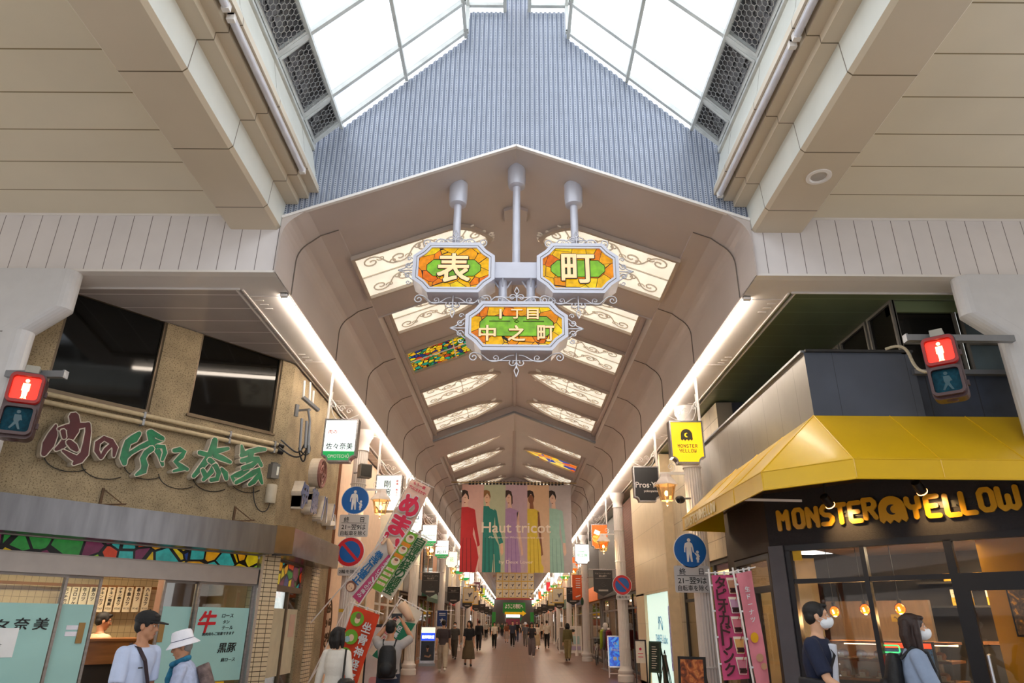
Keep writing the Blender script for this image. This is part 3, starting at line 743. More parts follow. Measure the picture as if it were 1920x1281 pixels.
# speckle and rain stains of the old stucco
_nt = STUCCO.node_tree; _b = _nt.nodes['Principled BSDF']; _src = _b.inputs['Base Color'].links[0].from_socket
_n = _nt.nodes.new('ShaderNodeTexNoise'); _n.inputs['Scale'].default_value = 55; _n.inputs['Detail'].default_value = 2
_tc = _nt.nodes.new('ShaderNodeTexCoord'); _nt.links.new(_tc.outputs['Object'], _n.inputs['Vector'])
_r = _nt.nodes.new('ShaderNodeValToRGB'); _r.color_ramp.elements[0].position = .36; _r.color_ramp.elements[0].color = (.35, .32, .28, 1); _r.color_ramp.elements[1].position = .46; _r.color_ramp.elements[1].color = (1, 1, 1, 1)
_nt.links.new(_n.outputs['Fac'], _r.inputs['Fac'])
_m = _nt.nodes.new('ShaderNodeMix'); _m.data_type = 'RGBA'; _m.blend_type = 'MULTIPLY'; _m.inputs[0].default_value = .8
_nt.links.new(_src, _m.inputs[6]); _nt.links.new(_r.outputs['Color'], _m.inputs[7]); _nt.links.new(_m.outputs[2], _b.inputs['Base Color'])
ALU = M('aged_aluminium', '#8d8580', rough=.42, metal=.55, var=.15, stretch=(1, 1, 8), scale=4)
BRONZE = M('bronze_frame', '#6d5d4a', rough=.4, metal=.5)
DGLASS = M('dark_window', '#0d0c0a', rough=.06, var=.3, scale=1.5)
DGLASS.node_tree.nodes['Principled BSDF'].inputs['Specular IOR Level'].default_value = .3
CLEAR = glass('shop_glass', '#eef2f0', refl=.8)
FROST = M('frosted_film', '#93bdb8', rough=.35, var=.05, scale=2, es=.06)
root = lambda n, lab, cat, grp=None: thing(n, lab, cat, (AL_[0], AL_[1], 0), aL, grp)
def place(o): o.location = (AL_[0], AL_[1], 0); o.rotation_euler = (0, 0, aL); return o
mb = MB()   # chamfered front (local frame: x along the wall, -y towards the street)
T = .25
for x0, x1, z0, z1 in ((-.32, 0, 2.5, 5.56), (0, 1.28, 2.5, 4.22), (1.28, 1.8, 2.5, 5.56), (1.8, 3.19, 2.5, 4.32), (3.19, 3.42, 2.5, 5.56)):
    mb.bx((x0, 0, z0), (x1, T, z1))
struct(place(mb.build('wall_butcher_front', STUCCO)))
mb = MB(); E0 = (-5.8-.32*math.cos(aL), 8.0-.32*math.sin(aL)); mb.bx((-12, E0[1], 0), (E0[0], E0[1]+.25, 5.56)); struct(mb.build('wall_butcher_road', M('stucco_lit_face', '#bdb09a', rough=.9, bump=.8, bscale=90, var=.12)))  # same stucco as the front, coloured paler as the face the light falls on
XL = -3.655; YA, YB = 10.66, 14.2
mb = MB(); mb.bx((XL-.25, YA, 2.55), (XL, YB, 5.56)); mb.bx((XL-.25, 12.6, 0), (XL, YB, 2.55)); struct(mb.build('wall_butcher_side', STUCCO))
for k, (x0, x1, z0) in enumerate(((0, 1.28, 4.22), (1.8, 3.19, 4.32))):
    f = MB(); f.ring([(x0, z0), (x1, z0), (x1, 5.6), (x0, 5.6)], [(x0+.035, z0+.035), (x1-.035, z0+.035), (x1-.035, 5.57), (x0+.035, 5.57)], (0, .03, 0), (1, 0, 0), (0, 0, 1), (0, .06, 0)); f.bx((x0-.02, -.03, z0-.03), (x1+.02, .04, z0))
    struct(place(f.build('window_%d_frame' % (n_+k), BRONZE)))
    g = MB(); g.bx((x0, .07, z0), (x1, .09, 5.57)); struct(place(g.build('window_%d' % (n_+k), DGLASS)))
n_ += 2
# conduits under the windows
for k, (z, lab) in enumerate(((4.15, 'upper of two beige conduits under the dark upstairs windows'), (4.05, 'lower of two beige conduits under the dark upstairs windows'))):
    t = root('conduit', lab, 'pipe', 'conduits on the stucco wall')
    mb = MB(); mb.tube([(-.3, -.06, z), (3.28, -.06, z+.0)], .032, 10); mb.build('pipe', M('beige_conduit', '#b3a383', rough=.55, var=.12, scale=20), t, smooth=40)
    mb = MB(); mb.tube([(3.26, -.06, z), (3.36, -.06, z-.01)], .036, 10); mb.build('end_cap', BLACK, t, smooth=40)
    for x in (1.2, 2.45, 3.2):
        mb = MB(); mb.box((x, -.05, z), (.03, .09, .085)); mb.build('clamp', GREY, t)
# big shop lettering
CREAMSIDE = M('letter_return', '#c9bfae', rough=.6, var=.15); MAROON = M('maroon_face', '#4c0c12', rough=.25, var=.15); GREENF = M('green_face', '#066a40', rough=.25, var=.3, scale=9, coat=.1)
BR3 = lambda x, y: (50+x/6.4, 760+y/6.4)
BR4 = lambda x, y: (320+x/5.82, 780+y/5.82)
BRUSH = [('big maroon meat character at the start of the shop name on stucco', MAROON, BR3, 6.4, [[(352, 238, 8), (315, 350, 88), (260, 470, 112), (205, 590, 40)], [(565, 122, 90), (580, 200, 95), (560, 300, 110), (500, 400, 90), (410, 495, 60), (352, 530, 25)], [(385, 285, 25), (480, 265, 55), (600, 250, 65), (720, 236, 36)], [(732, 225, 40), (735, 320, 48), (715, 450, 58), (690, 580, 78), (620, 655, 88), (562, 705, 20)], [(600, 650, 66), (520, 605, 46), (430, 545, 12)], [(500, 440, 50), (560, 500, 68), (598, 542, 30)], [(430, 310, 40), (445, 390, 30)]]),
  ('small maroon character between the big maroon and green ones', MAROON, BR3, 6.4, [[(892, 636, 16), (842, 545, 42), (852, 452, 44), (930, 396, 44), (1010, 432, 54), (1064, 512, 48), (1046, 612, 14)], [(1030, 462, 30), (950, 535, 36), (892, 632, 24)]]),
  ('first green brush character of the shop name, after the maroon pair', GREENF, BR3, 6.4, [[(1355, 335, 36), (1290, 400, 84), (1215, 445, 66), (1190, 520, 66), (1165, 640, 76), (1175, 705, 36)], [(1175, 640, 40), (1250, 572, 34), (1350, 510, 40), (1480, 452, 58), (1635, 412, 34)], [(1470, 320, 50), (1495, 400, 66), (1540, 500, 58), (1600, 600, 48), (1630, 722, 18)], [(1480, 318, 50), (1570, 370, 46), (1632, 402, 36)], [(1560, 494, 34), (1640, 500, 40), (1655, 570, 38), (1622, 660, 20)], [(1500, 520, 54), (1430, 570, 54), (1390, 640, 54), (1410, 720, 64), (1395, 790, 70), (1308, 838, 18)]]),
  ('small green repeat-mark character in the middle of the shop name', GREENF, BR4, 5.82, [[(34, 378, 30), (100, 368, 46), (148, 392, 40), (118, 440, 46), (55, 500, 42), (105, 545, 44), (186, 584, 22)], [(150, 572, 30), (30, 604, 12)]]),
  ('green brush character before the last of the shop name', GREENF, BR4, 5.82, [[(485, 258, 50), (470, 330, 64), (430, 440, 72), (350, 540, 52), (250, 660, 30)], [(312, 400, 36), (400, 425, 46), (500, 385, 54), (630, 356, 22)], [(480, 430, 46), (560, 462, 52), (652, 506, 26)], [(420, 480, 46), (480, 530, 52), (440, 610, 44), (352, 700, 26)], [(345, 590, 34), (375, 650, 44)], [(480, 540, 44), (520, 620, 44), (500, 690, 44), (432, 702, 34)], [(548, 575, 16), (590, 630, 50), (602, 690, 34)]]),
  ('last green brush character of the shop name, beside the meter boxes', GREENF, BR4, 5.82, [[(775, 322, 14), (790, 400, 52), (780, 438, 34)], [(770, 432, 36), (860, 392, 46), (960, 366, 46), (1034, 366, 26)], [(880, 400, 54), (860, 480, 54), (840, 560, 62), (795, 622, 66), (720, 648, 50), (668, 662, 30), (702, 732, 28)], [(770, 490, 36), (850, 472, 44), (950, 470, 46), (988, 545, 28)], [(780, 572, 36), (880, 542, 46), (935, 500, 28)], [(705, 732, 28), (800, 682, 38), (900, 620, 54), (955, 592, 54), (960, 650, 52), (992, 738, 16)], [(950, 650, 38), (900, 718, 46), (850, 752, 26)]])]
def ribbon(mb, pts, y, d, grow, k):
    """a brush stroke of changing width as one flat slab"""
    P = [Vector((a, b)) for a, b, _ in pts]; L = []; Rr = []; n = len(P)
    for i, p in enumerate(P):
        t = (P[min(i+1, n-1)]-P[max(i-1, 0)]).normalized(); q = Vector((-t.y, t.x)); w = pts[i][2]/2+grow
        if i == 0: L.append(p-t*(w*.6+grow*.3)+q*w*.5); Rr.append(p-t*(w*.6+grow*.3)-q*w*.5)
        L.append(p+q*w); Rr.append(p-q*w)
        if i == n-1: L.append(p+t*(w*.6+grow*.3)+q*w*.5); Rr.append(p+t*(w*.6+grow*.3)-q*w*.5)
    for a in range(len(L)-1):
        A, B, C, D = L[a], L[a+1], Rr[a+1], Rr[a]; dd = d+.0003*(k*11+a)
        f = [(p.x, y, p.y) for p in (A, B, C, D)]; g = [(p.x, y-dd, p.y) for p in (A, B, C, D)]
        mb.quad(*g); mb.quad(f[0], f[1], g[1], g[0]); mb.quad(f[3], g[3], g[2], f[2])
        if a == 0: mb.quad(f[0], g[0], g[3], f[3])
        if a == len(L)-2: mb.quad(f[1], f[2], g[2], g[1])
for lab, mt, fn, sc_, strokes in BRUSH:
    conv = []
    for st in strokes:
        row = []
        for x, y, wd in st:
            px, py = fn(x, y); a, z = FL.at(px, py, .14); a2, z2 = FL.at(px, py+4, .14); row.append((a, z, wd/sc_*abs(z-z2)/4))
        conv.append(row)
    cx = sum(r[0] for q in conv for r in q)/sum(len(q) for q in conv); cz = sum(r[1] for q in conv for r in q)/sum(len(q) for q in conv)
    t = thing('sign_character', lab, 'sign letter', (AL_[0]+cx*math.cos(aL), AL_[1]+cx*math.sin(aL), cz), aL, 'raised shop name characters on the stucco wall')
    a = MB(); b = MB()
    for k, q in enumerate(conv):
        q = [(x-cx, z-cz, w_) for x, z, w_ in q]; ribbon(a, q, -.01, .125, .021, k); ribbon(b, q, -.137, .004, .008, k)
    a.build('return', CREAMSIDE, t); b.build('face', mt, t)
    c = MB(); c.tube(bez((-.2, -.02, -.2), (-.15, -.02, -.38), (.15, -.02, -.4), (.3, -.02, -.3), 8), .006, 5); c.build('cable', BLACK, t)
# steel band over the shop front, wrapping the corner
BAND = M('band_steel', '#6e6e72', rough=.3, metal=.85, var=.18, scale=3, stretch=(3, 1, .4)); BRASSY = M('band_bronze', '#85735a', rough=.3, metal=.8)
t = root('steel_fascia_band', 'dented brushed steel band across the butcher shop front under the name', 'fascia band')
mb = MB(); mb.bx((-.3, -.3, 2.5), (3.3, 0, 2.9)); mb.build('front_panel', BAND, t)
mb = MB(); P = [(3.3, -.3), (3.62, -.28), (3.62, .0), (3.3, .0)]; mb.ext([(a, b) for a, b in P], (0, 0, 2.52), (1, 0, 0), (0, 1, 0), (0, 0, .39)); mb.build('corner_panel', BRASSY, t)
R = Matrix.Rotation(-aL, 4, 'Z') @ Matrix.Translation((-AL_[0], -AL_[1], 0))
mb = MB()
c0 = Matrix.Translation((AL_[0], AL_[1], 0)) @ Matrix.Rotation(aL, 4, 'Z') @ Vector((3.62, -.28, 0))
mb.ext([(XL, YA), (c0.x, c0.y), (-3.26, 13.3), (XL, 13.3)], (0, 0, 2.5), (1, 0, 0), (0, 1, 0), (0, 0, .40)); mb = mb.moved(R); mb.build('side_panel', M('band_side', '#8b8688', rough=.25, metal=.85, var=.2), t)
# wall bits
def fx(mbx, name, lab, cat, mat, grp=None, smooth=False): return tag(place(mbx.build(name, mat, None, smooth)), lab, cat, grp)
t = root('meter_box', 'grey meter box with pale window on the stucco beside the last green character', 'meter box')
mb = MB(); mb.bx((3.19, -.12, 3.62), (3.32, 0, 3.84)); mb.lathe([(.05, 0), (.06, .02)], (3.255, -.06, 3.84), 12); mb.build('body', M('meter_grey', '#6b6a66', rough=.5), t)
mb = MB(); mb.bx((3.27, -.125, 3.67), (3.305, -.119, 3.80)); mb.build('dial_window', M('pale_dial', '#d8d8cc', rough=.3), t)
t = root('transformer_can', 'beige ribbed transformer can under the grey meter box', 'transformer')
mb = MB(); mb.lathe([(.075, 0), (.08, .02), (.08, .26), (.07, .28)], (3.24, -.1, 3.24), 16); mb.build('can', M('can_beige', '#b4aa96', rough=.5), t, smooth=40)
mb = MB(); mb.tube(bez((3.24, -.1, 3.24), (3.24, -.1, 3.02), (3.0, -.05, 3.05), (2.98, -.03, 3.45), 10), .008, 5); mb.build('cable', BLACK, t)
for x, lab in ((.93, 'rusty triangular wall bracket above the steel band, below the maroon characters'), (2.75, 'rusty triangular wall bracket above the steel band, below the last green characters')):
    mb = MB(); mb.bar((x, -.01, 2.92), (x, -.01, 3.14), .03, .02); mb.bar((x, -.01, 3.13), (x+.22, -.12, 2.96), .012, .012); mb.bar((x, -.01, 2.93), (x+.26, -.14, 2.96), .018, .018)
    fx(mb, 'wall_bracket', lab, 'bracket', M('rust', '#5d4632', rough=.9, var=.4, scale=20), 'rusty wall brackets')
# shop front: transom glass, lintel, posts, tiles
t = root('stained_glass_transom', 'bright leaded glass strip under the steel band of the butcher shop', 'stained glass')
mb = MB(); mb.bx((-.3, .05, 2.31), (3.27, .07, 2.5))
TRG = voronoi_glass('transom_glass', ['#e8c81c', '#d8b010', '#2f8f3a', '#3ab0a8', '#d8421c', '#143a7a', '#e8a018', '#8ab82c', '#7a2c50', '#3ab0a8'], scale=4.2, edge=.055, es=.35, lead='#0a0806')
mb.build('glass', TRG, t)
mb = MB(); mb.bx((-.3, .0, 2.485), (3.3, .06, 2.52)); mb.bx((-.3, .0, 2.29), (3.3, .06, 2.32)); mb.build('frame', ALU, t)
mb = MB(); mb.bx((-.3, -.02, 2.09), (3.27, .12, 2.3)); struct(place(mb.build('trim_5', M('lintel_metal', '#9a918c', rough=.4, metal=.4, var=.06))))
TILE = lines_mat('glazed_tile', '#cdbb9c', '#3c3226', 2, .062, .009, axis2=0, step2=.125, width2=.009, rough=.2, var=.08, bump=.4)
mb = MB(); mb.bx((3.335, -.03, 0), (3.6, .25, 2.54)); struct(place(mb.build('pillar_tiled', TILE)))
mb = MB(); mb.bx((XL-.2, 13.05, 0), (XL+.03, 13.5, 2.52)); mb.bx((XL-.2, 10.7, 0), (XL+.02, 10.86, 2.52)); struct(mb.build('pillar_tiled_side', lines_mat('glazed_tile_side', '#cdbb9c', '#3c3226', 2, .062, .009, axis2=1, step2=.125, width2=.009, rough=.2, bump=.4)))
# glazing: fixed window, two sliding leaves, fixed window
INK = M('black_ink', '#0c0c0e', rough=.5); REDI = M('red_ink', '#c01220', rough=.5); PAPER = M('white_paper', '#e6e8ea', rough=.8, var=.03); PURPLE = M('purple_ink', '#4a2a7a'); GREENI = M('green_ink', '#1f7a3a')
def leaf(name, lab, x0, x1, y, cat, frost=(.84, 1.765), post=.03, z0=.06):
    t = root(name, lab, cat)
    f = MB(); f.ring([(x0, z0), (x1, z0), (x1, 2.09), (x0, 2.09)], [(x0+post, z0+.08), (x1-post, z0+.08), (x1-post, 2.06), (x0+post, 2.06)], (0, y-.018, 0), (1, 0, 0), (0, 0, 1), (0, .036, 0)); f.build('frame', ALU, t)
    g = MB(); g.bx((x0+post, y-.004, z0+.08), (x1-post, y+.004, 2.06)); g.build('pane', CLEAR, t)
    h = MB(); h.bx((x0+post+.01, y-.008, frost[0]), (x1-post-.01, y-.005, frost[1])); h.build('frosted_film', FROST, t); return t
w1 = leaf('shop_window', 'butcher shop window with brushed black characters and a handwritten notice', -.3, .8, .06, 'window')
tx = MB()
for i, ch in enumerate('佐々奈美'): tx.text(ch, (.03+.2*i, .048, 1.545), (1, 0, .0), (.12, 0, 1), h=.125 if ch != '々' else .09, wd=.15, depth=.002, bold=.02)
tx.build('lettering', INK, w1)
pp = MB(); pp.bx((-.3, .044, 1.2), (.42, .047, 1.5)); pb = pp.build('paper_notice', PAPER, w1, label='white handwritten notice')
tx = MB()
for i, s in enumerate(('本日は一人', '二つまで', 'おねがいします', 'します。')): tx.text(s, (.12, .042, 1.46-.07*i), (1, 0, 0), (0, 0, 1), h=.045, depth=.001)
tx.build('handwriting', INK, pb)
t = leaf('sliding_door', 'left frosted sliding door leaf, pushed open beside the counter', .78, 1.22, .14, 'door', (.3, 1.765))
mb = MB(); mb.bx((1.06, .115, 1.33), (1.13, .13, 1.56)); mb.build('pull_plate', M('brass_pull', '#8a6a3c', rough=.3, metal=.6), t, label='brass pull plate')
mb = MB(); mb.bx((.93, .127, 1.48), (1.07, .131, 1.53)); mb.bx((.93, .127, 1.41), (1.06, .131, 1.46)); mb.build('sticker', M('sticker_white', '#e8e6f0'), t)
t = leaf('sliding_door', 'right frosted sliding door leaf beside the red beef character', 2.0, 2.47, .14, 'door', (.3, 1.765))
mb = MB(); mb.bx((2.03, .115, 1.33), (2.1, .13, 1.56)); mb.build('pull_plate', MATS['brass_pull'], t, label='brass pull plate')
w2 = leaf('shop_window', 'butcher shop window with the red beef character and black menu words', 2.44, 3.29, .06, 'window')
tx = MB(); tx.text('牛', (2.64, .048, 1.58), (1, 0, .02), (.15, 0, 1), h=.27, wd=.24, depth=.002, bold=.03); tx.build('lettering', REDI, w2)
tx = MB()
for s, x, z, h in (('ロース', 2.93, 1.66, .045), ('タン', 2.92, 1.58, .045), ('テール', 2.95, 1.505, .045), ('焼肉用もご用意できます', 2.83, 1.43, .04), ('黒豚', 2.99, 1.25, .12), ('肩ロース', 3.03, 1.1, .05)):
    tx.text(s, (x, .048, z), (1, 0, .03), (.12, 0, 1), h=h, depth=.002, bold=.02)
tx.build('lettering', INK, w2)
mb = MB(); mb.bx((2.84, .044, .78), (3.02, .048, .83)); mb.build('sticker', M('sticker_yellow', '#d8b020'), w2)
mb = MB(); mb.bx((3.29, -.03, 0), (3.335, .1, 2.5)); struct(place(mb.build('trim_6', STEEL)))
# inside the shop
INW = lines_mat('inside_tiles', '#cbb88f', '#8a7a5c', 2, .1, .006, axis2=0, step2=.1, width2=.006, rough=.35, bump=.1)
mb = MB(); mb.bx((-2.2, 2.9, 0), (3.3, 3.0, 2.6)); struct(place(mb.build('wall_shop_back', INW)))
mb = MB(); mb.bx((-.25, .3, 2.44), (3.3, 3, 2.5)); struct(place(mb.build('ceiling_shop', CREAM)))
mb = MB(); mb.bx((-.25, .1, 0), (3.3, 3, .02)); struct(place(mb.build('floor_shop', M('shop_floor', '#6b5b4a'))))
mb = MB(); mb.bx((3.2, .1, 0), (3.3, 1.2, 2.45)); struct(place(mb.build('wall_shop_side', INW)))
t = root('shop_lamp', 'flat white ceiling lamp inside the butcher shop, seen at the top of the doorway', 'ceiling lamp')
mb = MB(); mb.bx((.3, 1.3, 2.39), (2.4, 1.6, 2.43)); mb.build('diffuser', M('shop_lamp', '#fff0d8', es=22, emit='#ffe6c4'), t)
mb = MB(); mb.bx((.26, 1.26, 2.42), (2.44, 1.64, 2.44)); mb.build('housing', WHITE, t)
WOOD = M('honey_wood', '#a4622a', rough=.4, var=.2, scale=3, stretch=(1, 1, 8))
t = root('wooden_counter', 'honey coloured wooden counter across the butcher shop doorway', 'counter')
mb = MB(); mb.bx((.6, .95, 1.05), (3.0, 1.0, 1.33)); mb.build('front_panel', WOOD, t)
mb = MB(); mb.bx((.6, .9, 1.33), (3.0, 1.5, 1.36)); mb.build('counter_top', WOOD, t)
mb = MB(); mb.bx((.6, 1.05, .02), (3.0, 1.45, 1.05)); mb.build('base', M('counter_base', '#3a2a1c'), t)
mb = MB(); mb.bx((2.05, .85, .02), (2.1, .9, 1.3)); fx(mb, 'door_post', 'thin honey wood post at the edge of the shop doorway', 'post', WOOD)
SLIP = M('menu_slip_paper', '#e9ddbf', rough=.8, var=.04)
slips = ['ハムカツ', '串カツ', '牛串カツ', 'チキン串カツ', 'チキン南蛮', 'チキンカツ', '豚カツ', '牛カツ', 'コロッケ', 'ミンチカツ']
proto = None
for i, s in enumerate(slips):
    px = 278-16.8*i; a, za = FL.at(px, 1101, -2.6); b, zb = FL.at(px-2, 1148, -2.6)
    t = thing('menu_slip', 'hanging paper menu slip, %s from the right along the shop rail' % ORD[i], 'menu slip', (AL_[0]+a*math.cos(aL)-2.6*math.sin(aL), AL_[1]+a*math.sin(aL)+2.6*math.cos(aL), za), aL, 'paper menu slips over the butcher counter')
    hh = za-zb
    mb = MB(); mb.bx((-.055, -.004, -hh), (.055, 0, 0)); mb.build('slip', SLIP, t)
    tx = MB(); c = hh*.74/max(4, len(s)); tx.vtext(s, (0, -.005, -c*.6), (1, 0, 0), (0, 0, 1), c*.9, gap=1.1, depth=.001, bold=.03, cw=.055)
    tx.text('¥%d0' % (11+i*3), (0, -.005, -hh*.86), (1, 0, 0), (0, 0, 1), h=.03, depth=.001); tx.build('lettering', INK, t)
mb = MB(); za = FL.at(278, 1103, -2.65)[1]; mb.bx((-1.2, 2.65, za-.02), (3.2, 2.7, za+.02)); fx(mb, 'menu_rail', 'wooden rail on the shop back wall carrying the menu slips', 'rail', M('rail_wood', '#8a5a2c', rough=.5))
a, za = FL.at(318, 1115, -1.6); b, zb = FL.at(300, 1158, -1.6)
t = root('black_menu_board', 'narrow black menu board with white writing by the right sliding door', 'menu board')
mb = MB(); mb.bx((a-.09, 1.58, zb), (a+.09, 1.6, za)); mb.build('board', BLACK, t)
tx = MB(); tx.vtext('サービスコーナー', (a, 1.575, za-.06), (1, 0, 0), (0, 0, 1), .045, depth=.001, bold=.03); tx.build('lettering', WHITE, t)
# blue maker's letters and round emblem on the arcade side
BLUEF = M('faded_blue', '#2f4a80', rough=.4, var=.15); RUSTP = M('faded_red', '#8c5f58', rough=.6, var=.2)
u_, v_ = Vector((0, 1, 0)), Vector((0, 0, 1))
for ch, px, py, lab in (('伊', 553, 930, 'first'), ('藤', 573, 940, 'second'), ('ハ', 593, 955, 'third'), ('ム', 610, 968, 'last')):
    c = atX(px, py, XL); top = .36
    t = thing('blue_sign_character', '%s of four faded blue characters on the stucco facing the arcade' % lab, 'sign letter', c, 0, 'faded blue characters')
    a = MB(); a.text(ch, (0, 0, 0), u_, v_, h=.42, wd=.40, depth=.16, bold=.05); a.build('return', CREAMSIDE, t)
    a = MB(); a.text(ch, (.161, 0, 0), u_, v_, h=.41, wd=.39, depth=.006, bold=.04); a.build('face', BLUEF, t)
c = atX(586, 888, XL)
t = thing('round_emblem', 'round rusty red emblem above the faded blue characters', 'emblem', c)
X = Matrix.Rotation(PI/2, 4, 'Y'); mb = MB(); mb.lathe([(.27, 0), (.27, .16)], n=28, X=X); mb.build('return', CREAMSIDE, t)
mb = MB(); mb.tube([(.17, .24*math.cos(a*PI/14), .24*math.sin(a*PI/14)) for a in range(28)], .03, 6, closed=True); mb.tube([(.17, .13*math.cos(a*PI/10), .13*math.sin(a*PI/10)) for a in range(20)], .025, 6, closed=True); mb.bar((.17, -.24, 0), (.17, .24, 0), .03, .05); mb.bar((.17, 0, -.2), (.17, 0, .2), .03, .05, up=(0, 1, 0)); mb.build('face', RUSTP, t)
# side door with its own transom
t = thing('side_door', 'bronze framed glass side door of the butcher shop with cream film', 'door', (XL, 10.9, 0))
mb = MB(); mb.ring([(0, 0), (2.1, 0), (2.1, 2.5), (0, 2.5)], [(.06, .06), (2.04, .06), (2.04, 2.46), (.06, 2.46)], (-.08, 0, 0), (0, 1, 0), (0, 0, 1), (.06, 0, 0)); mb.bx((-.08, .06, 2.03), (-.02, 2.04, 2.12)); mb.bx((-.08, 1.0, .06), (-.02, 1.06, 2.04)); mb.build('frame', BRONZE, t)
mb = MB(); mb.bx((-.06, .06, .06), (-.05, 2.04, 2.03)); mb.build('pane', CLEAR, t)
mb = MB(); mb.bx((-.06, .06, 2.12), (-.05, 2.04, 2.46)); mb.build('transom_glass', TRG, t)
mb = MB(); mb.bx((-.048, .1, .8), (-.045, .98, 1.78)); mb.bx((-.048, 1.1, .8), (-.045, 2.0, 1.78)); mb.build('film', M('cream_film', '#c9c0a4', rough=.4, es=.05), t)
tx = MB(); tx.vtext('鶏', (-.044, .3, 1.55), (0, 1, 0), (0, 0, 1), .25, depth=.001, bold=.03); tx.build('lettering', PURPLE, t)
tx = MB(); tx.vtext('鴨', (-.044, .22, 1.2), (0, 1, 0), (0, 0, 1), .2, depth=.001, bold=.03); tx.build('green_lettering', GREENI, t)
mb = MB(); mb.bx((-.044, 1.3, 1.35), (-.04, 1.6, 1.7)); mb.build('paper_notice', M('pink_paper', '#d8b8a8'), t)
mb = MB(); mb.bx((XL-1.6, 10.7, 0), (XL-1.5, 13.4, 2.6)); struct(mb.build('wall_shop_inner', M('inner_dim', '#8a6a58', rough=.7)))
# aerials and cable boxes by the corner window
t = root('aerial_cluster', 'cluster of white aerial rods and cable joints on the corner of the stucco wall', 'aerials')
def cp(px, py, off=.3): a, z = FL.at(px, py, off); return (a, -off, z)
mb = MB(); mb.bar(cp(560, 770, 0), cp(582, 768), .03, .03); mb.bx(tuple(Vector(cp(556, 770, 0))-Vector((.03, .02, .1))), tuple(Vector(cp(556, 770, 0))+Vector((.03, .02, .1)))); mb.tube([cp(578, 768), cp(581, 790), cp(577, 835)], .02, 8); mb.build('arm', GREY, t)
mb = MB(); mb.bar(cp(568, 745), cp(597, 770), .06, .05); mb.build('rail', GREY, t)
for a, b in (((571, 714), (569, 745)), ((582, 717), (580, 752)), ((588, 733), (586, 760))):
    mb = MB(); mb.tube([cp(*a), cp(*b)], .018, 8); mb.build('rod', WHITE, t)
for a, b in (((566, 785), (562, 845)), ((580, 800), (578, 850)), ((575, 790), (572, 840))):
    mb = MB(); mb.tube([cp(*a), cp(*b)], .022, 8); mb.build('cable_joint', GREY, t)
for a in (((527, 825), (555, 850), (560, 860), (572, 830)), ((523, 838), (550, 862), (566, 866), (578, 835)), ((560, 840), (566, 880), (575, 870), (574, 830)), ((578, 830), (590, 850), (566, 868), (562, 835))):
    mb = MB(); mb.tube(bez(*[cp(x, y, .15 if i < 1 else .28) for i, (x, y) in enumerate(a)], 12), .013, 6); mb.build('cable', BLACK, t)
# ================================================================== CAKE AND TAPIOCA SHOP ON THE RIGHT CORNER
AR_ = (3.75, 10.4); aR = -PI/4; FR = Facade(AR_, aR)
def placeR(o): o.location = (AR_[0], AR_[1], 0); o.rotation_euler = (0, 0, aR); return o
rootR = lambda n, lab, cat, grp=None: thing(n, lab, cat, (AR_[0], AR_[1], 0), aR, grp)
CHAR = M('charcoal_render', '#2e2b2e', rough=.75, var=.15, scale=30, bump=.3); CHARF = M('charcoal_frame', '#232226', rough=.35, metal=.3); SLATE = M('slate_grey_column', '#5b5a60', rough=.5)
PARF = lines_mat('slate_blue_panels', '#4c525f', '#353a44', 0, .92, .008, off=.35, rough=.5, var=.12, bump=.2, scale=1.5)
PARS = lines_mat('bronze_grey_panels', '#8b857c', '#6a655d', 1, .6, .01, off=.1, rough=.35, metal=.25, var=.06, bump=.2)
XP, YP = 3.68, 8.1
mb = MB(); mb.quad((XP, YP, 3.6), (5.05, YP, 3.6), (5.05, YP, 4.82), (XP, YP, 4.82), 0); mb.quad((XP, YP, 3.6), (XP, YP, 4.82), (XP, 14.2, 4.82), (XP, 14.2, 3.6), 1)
mb.bx((XP+.01, YP+.01, 4.76), (5.0, 14.2, 4.80), 2); mb.bar((XP+.01, YP-.01, 4.83), (5.05, YP-.01, 4.83), .06, .03, 2); mb.bar((XP-.01, YP, 4.83), (XP-.01, 14.2, 4.83), .06, .03, 3); mb.quad((5.05, YP, 3.6), (5.05, YP+.1, 3.6), (5.05, YP+.1, 4.82), (5.05, YP, 4.82), 0)
struct(mb.build('wall_parapet', [PARF, PARS, DARK, GREY]))
mb = MB(); mb.bx((5.05, YP+.02, 3.4), (9, YP+.25, 4.52)); struct(mb.build('wall_road_right', lines_mat('dark_blue_boards', '#2c3342', '#15181f', 0, .62, .012, off=.2, rough=.55, var=.3, scale=3, bump=.3)))
mb = MB(); mb.bx((5.0, YP-.06, 4.52), (9, YP+.25, 4.58)); struct(mb.build('trim_7', M('ledge_grey', '#7a7c82', rough=.4, metal=.4)))
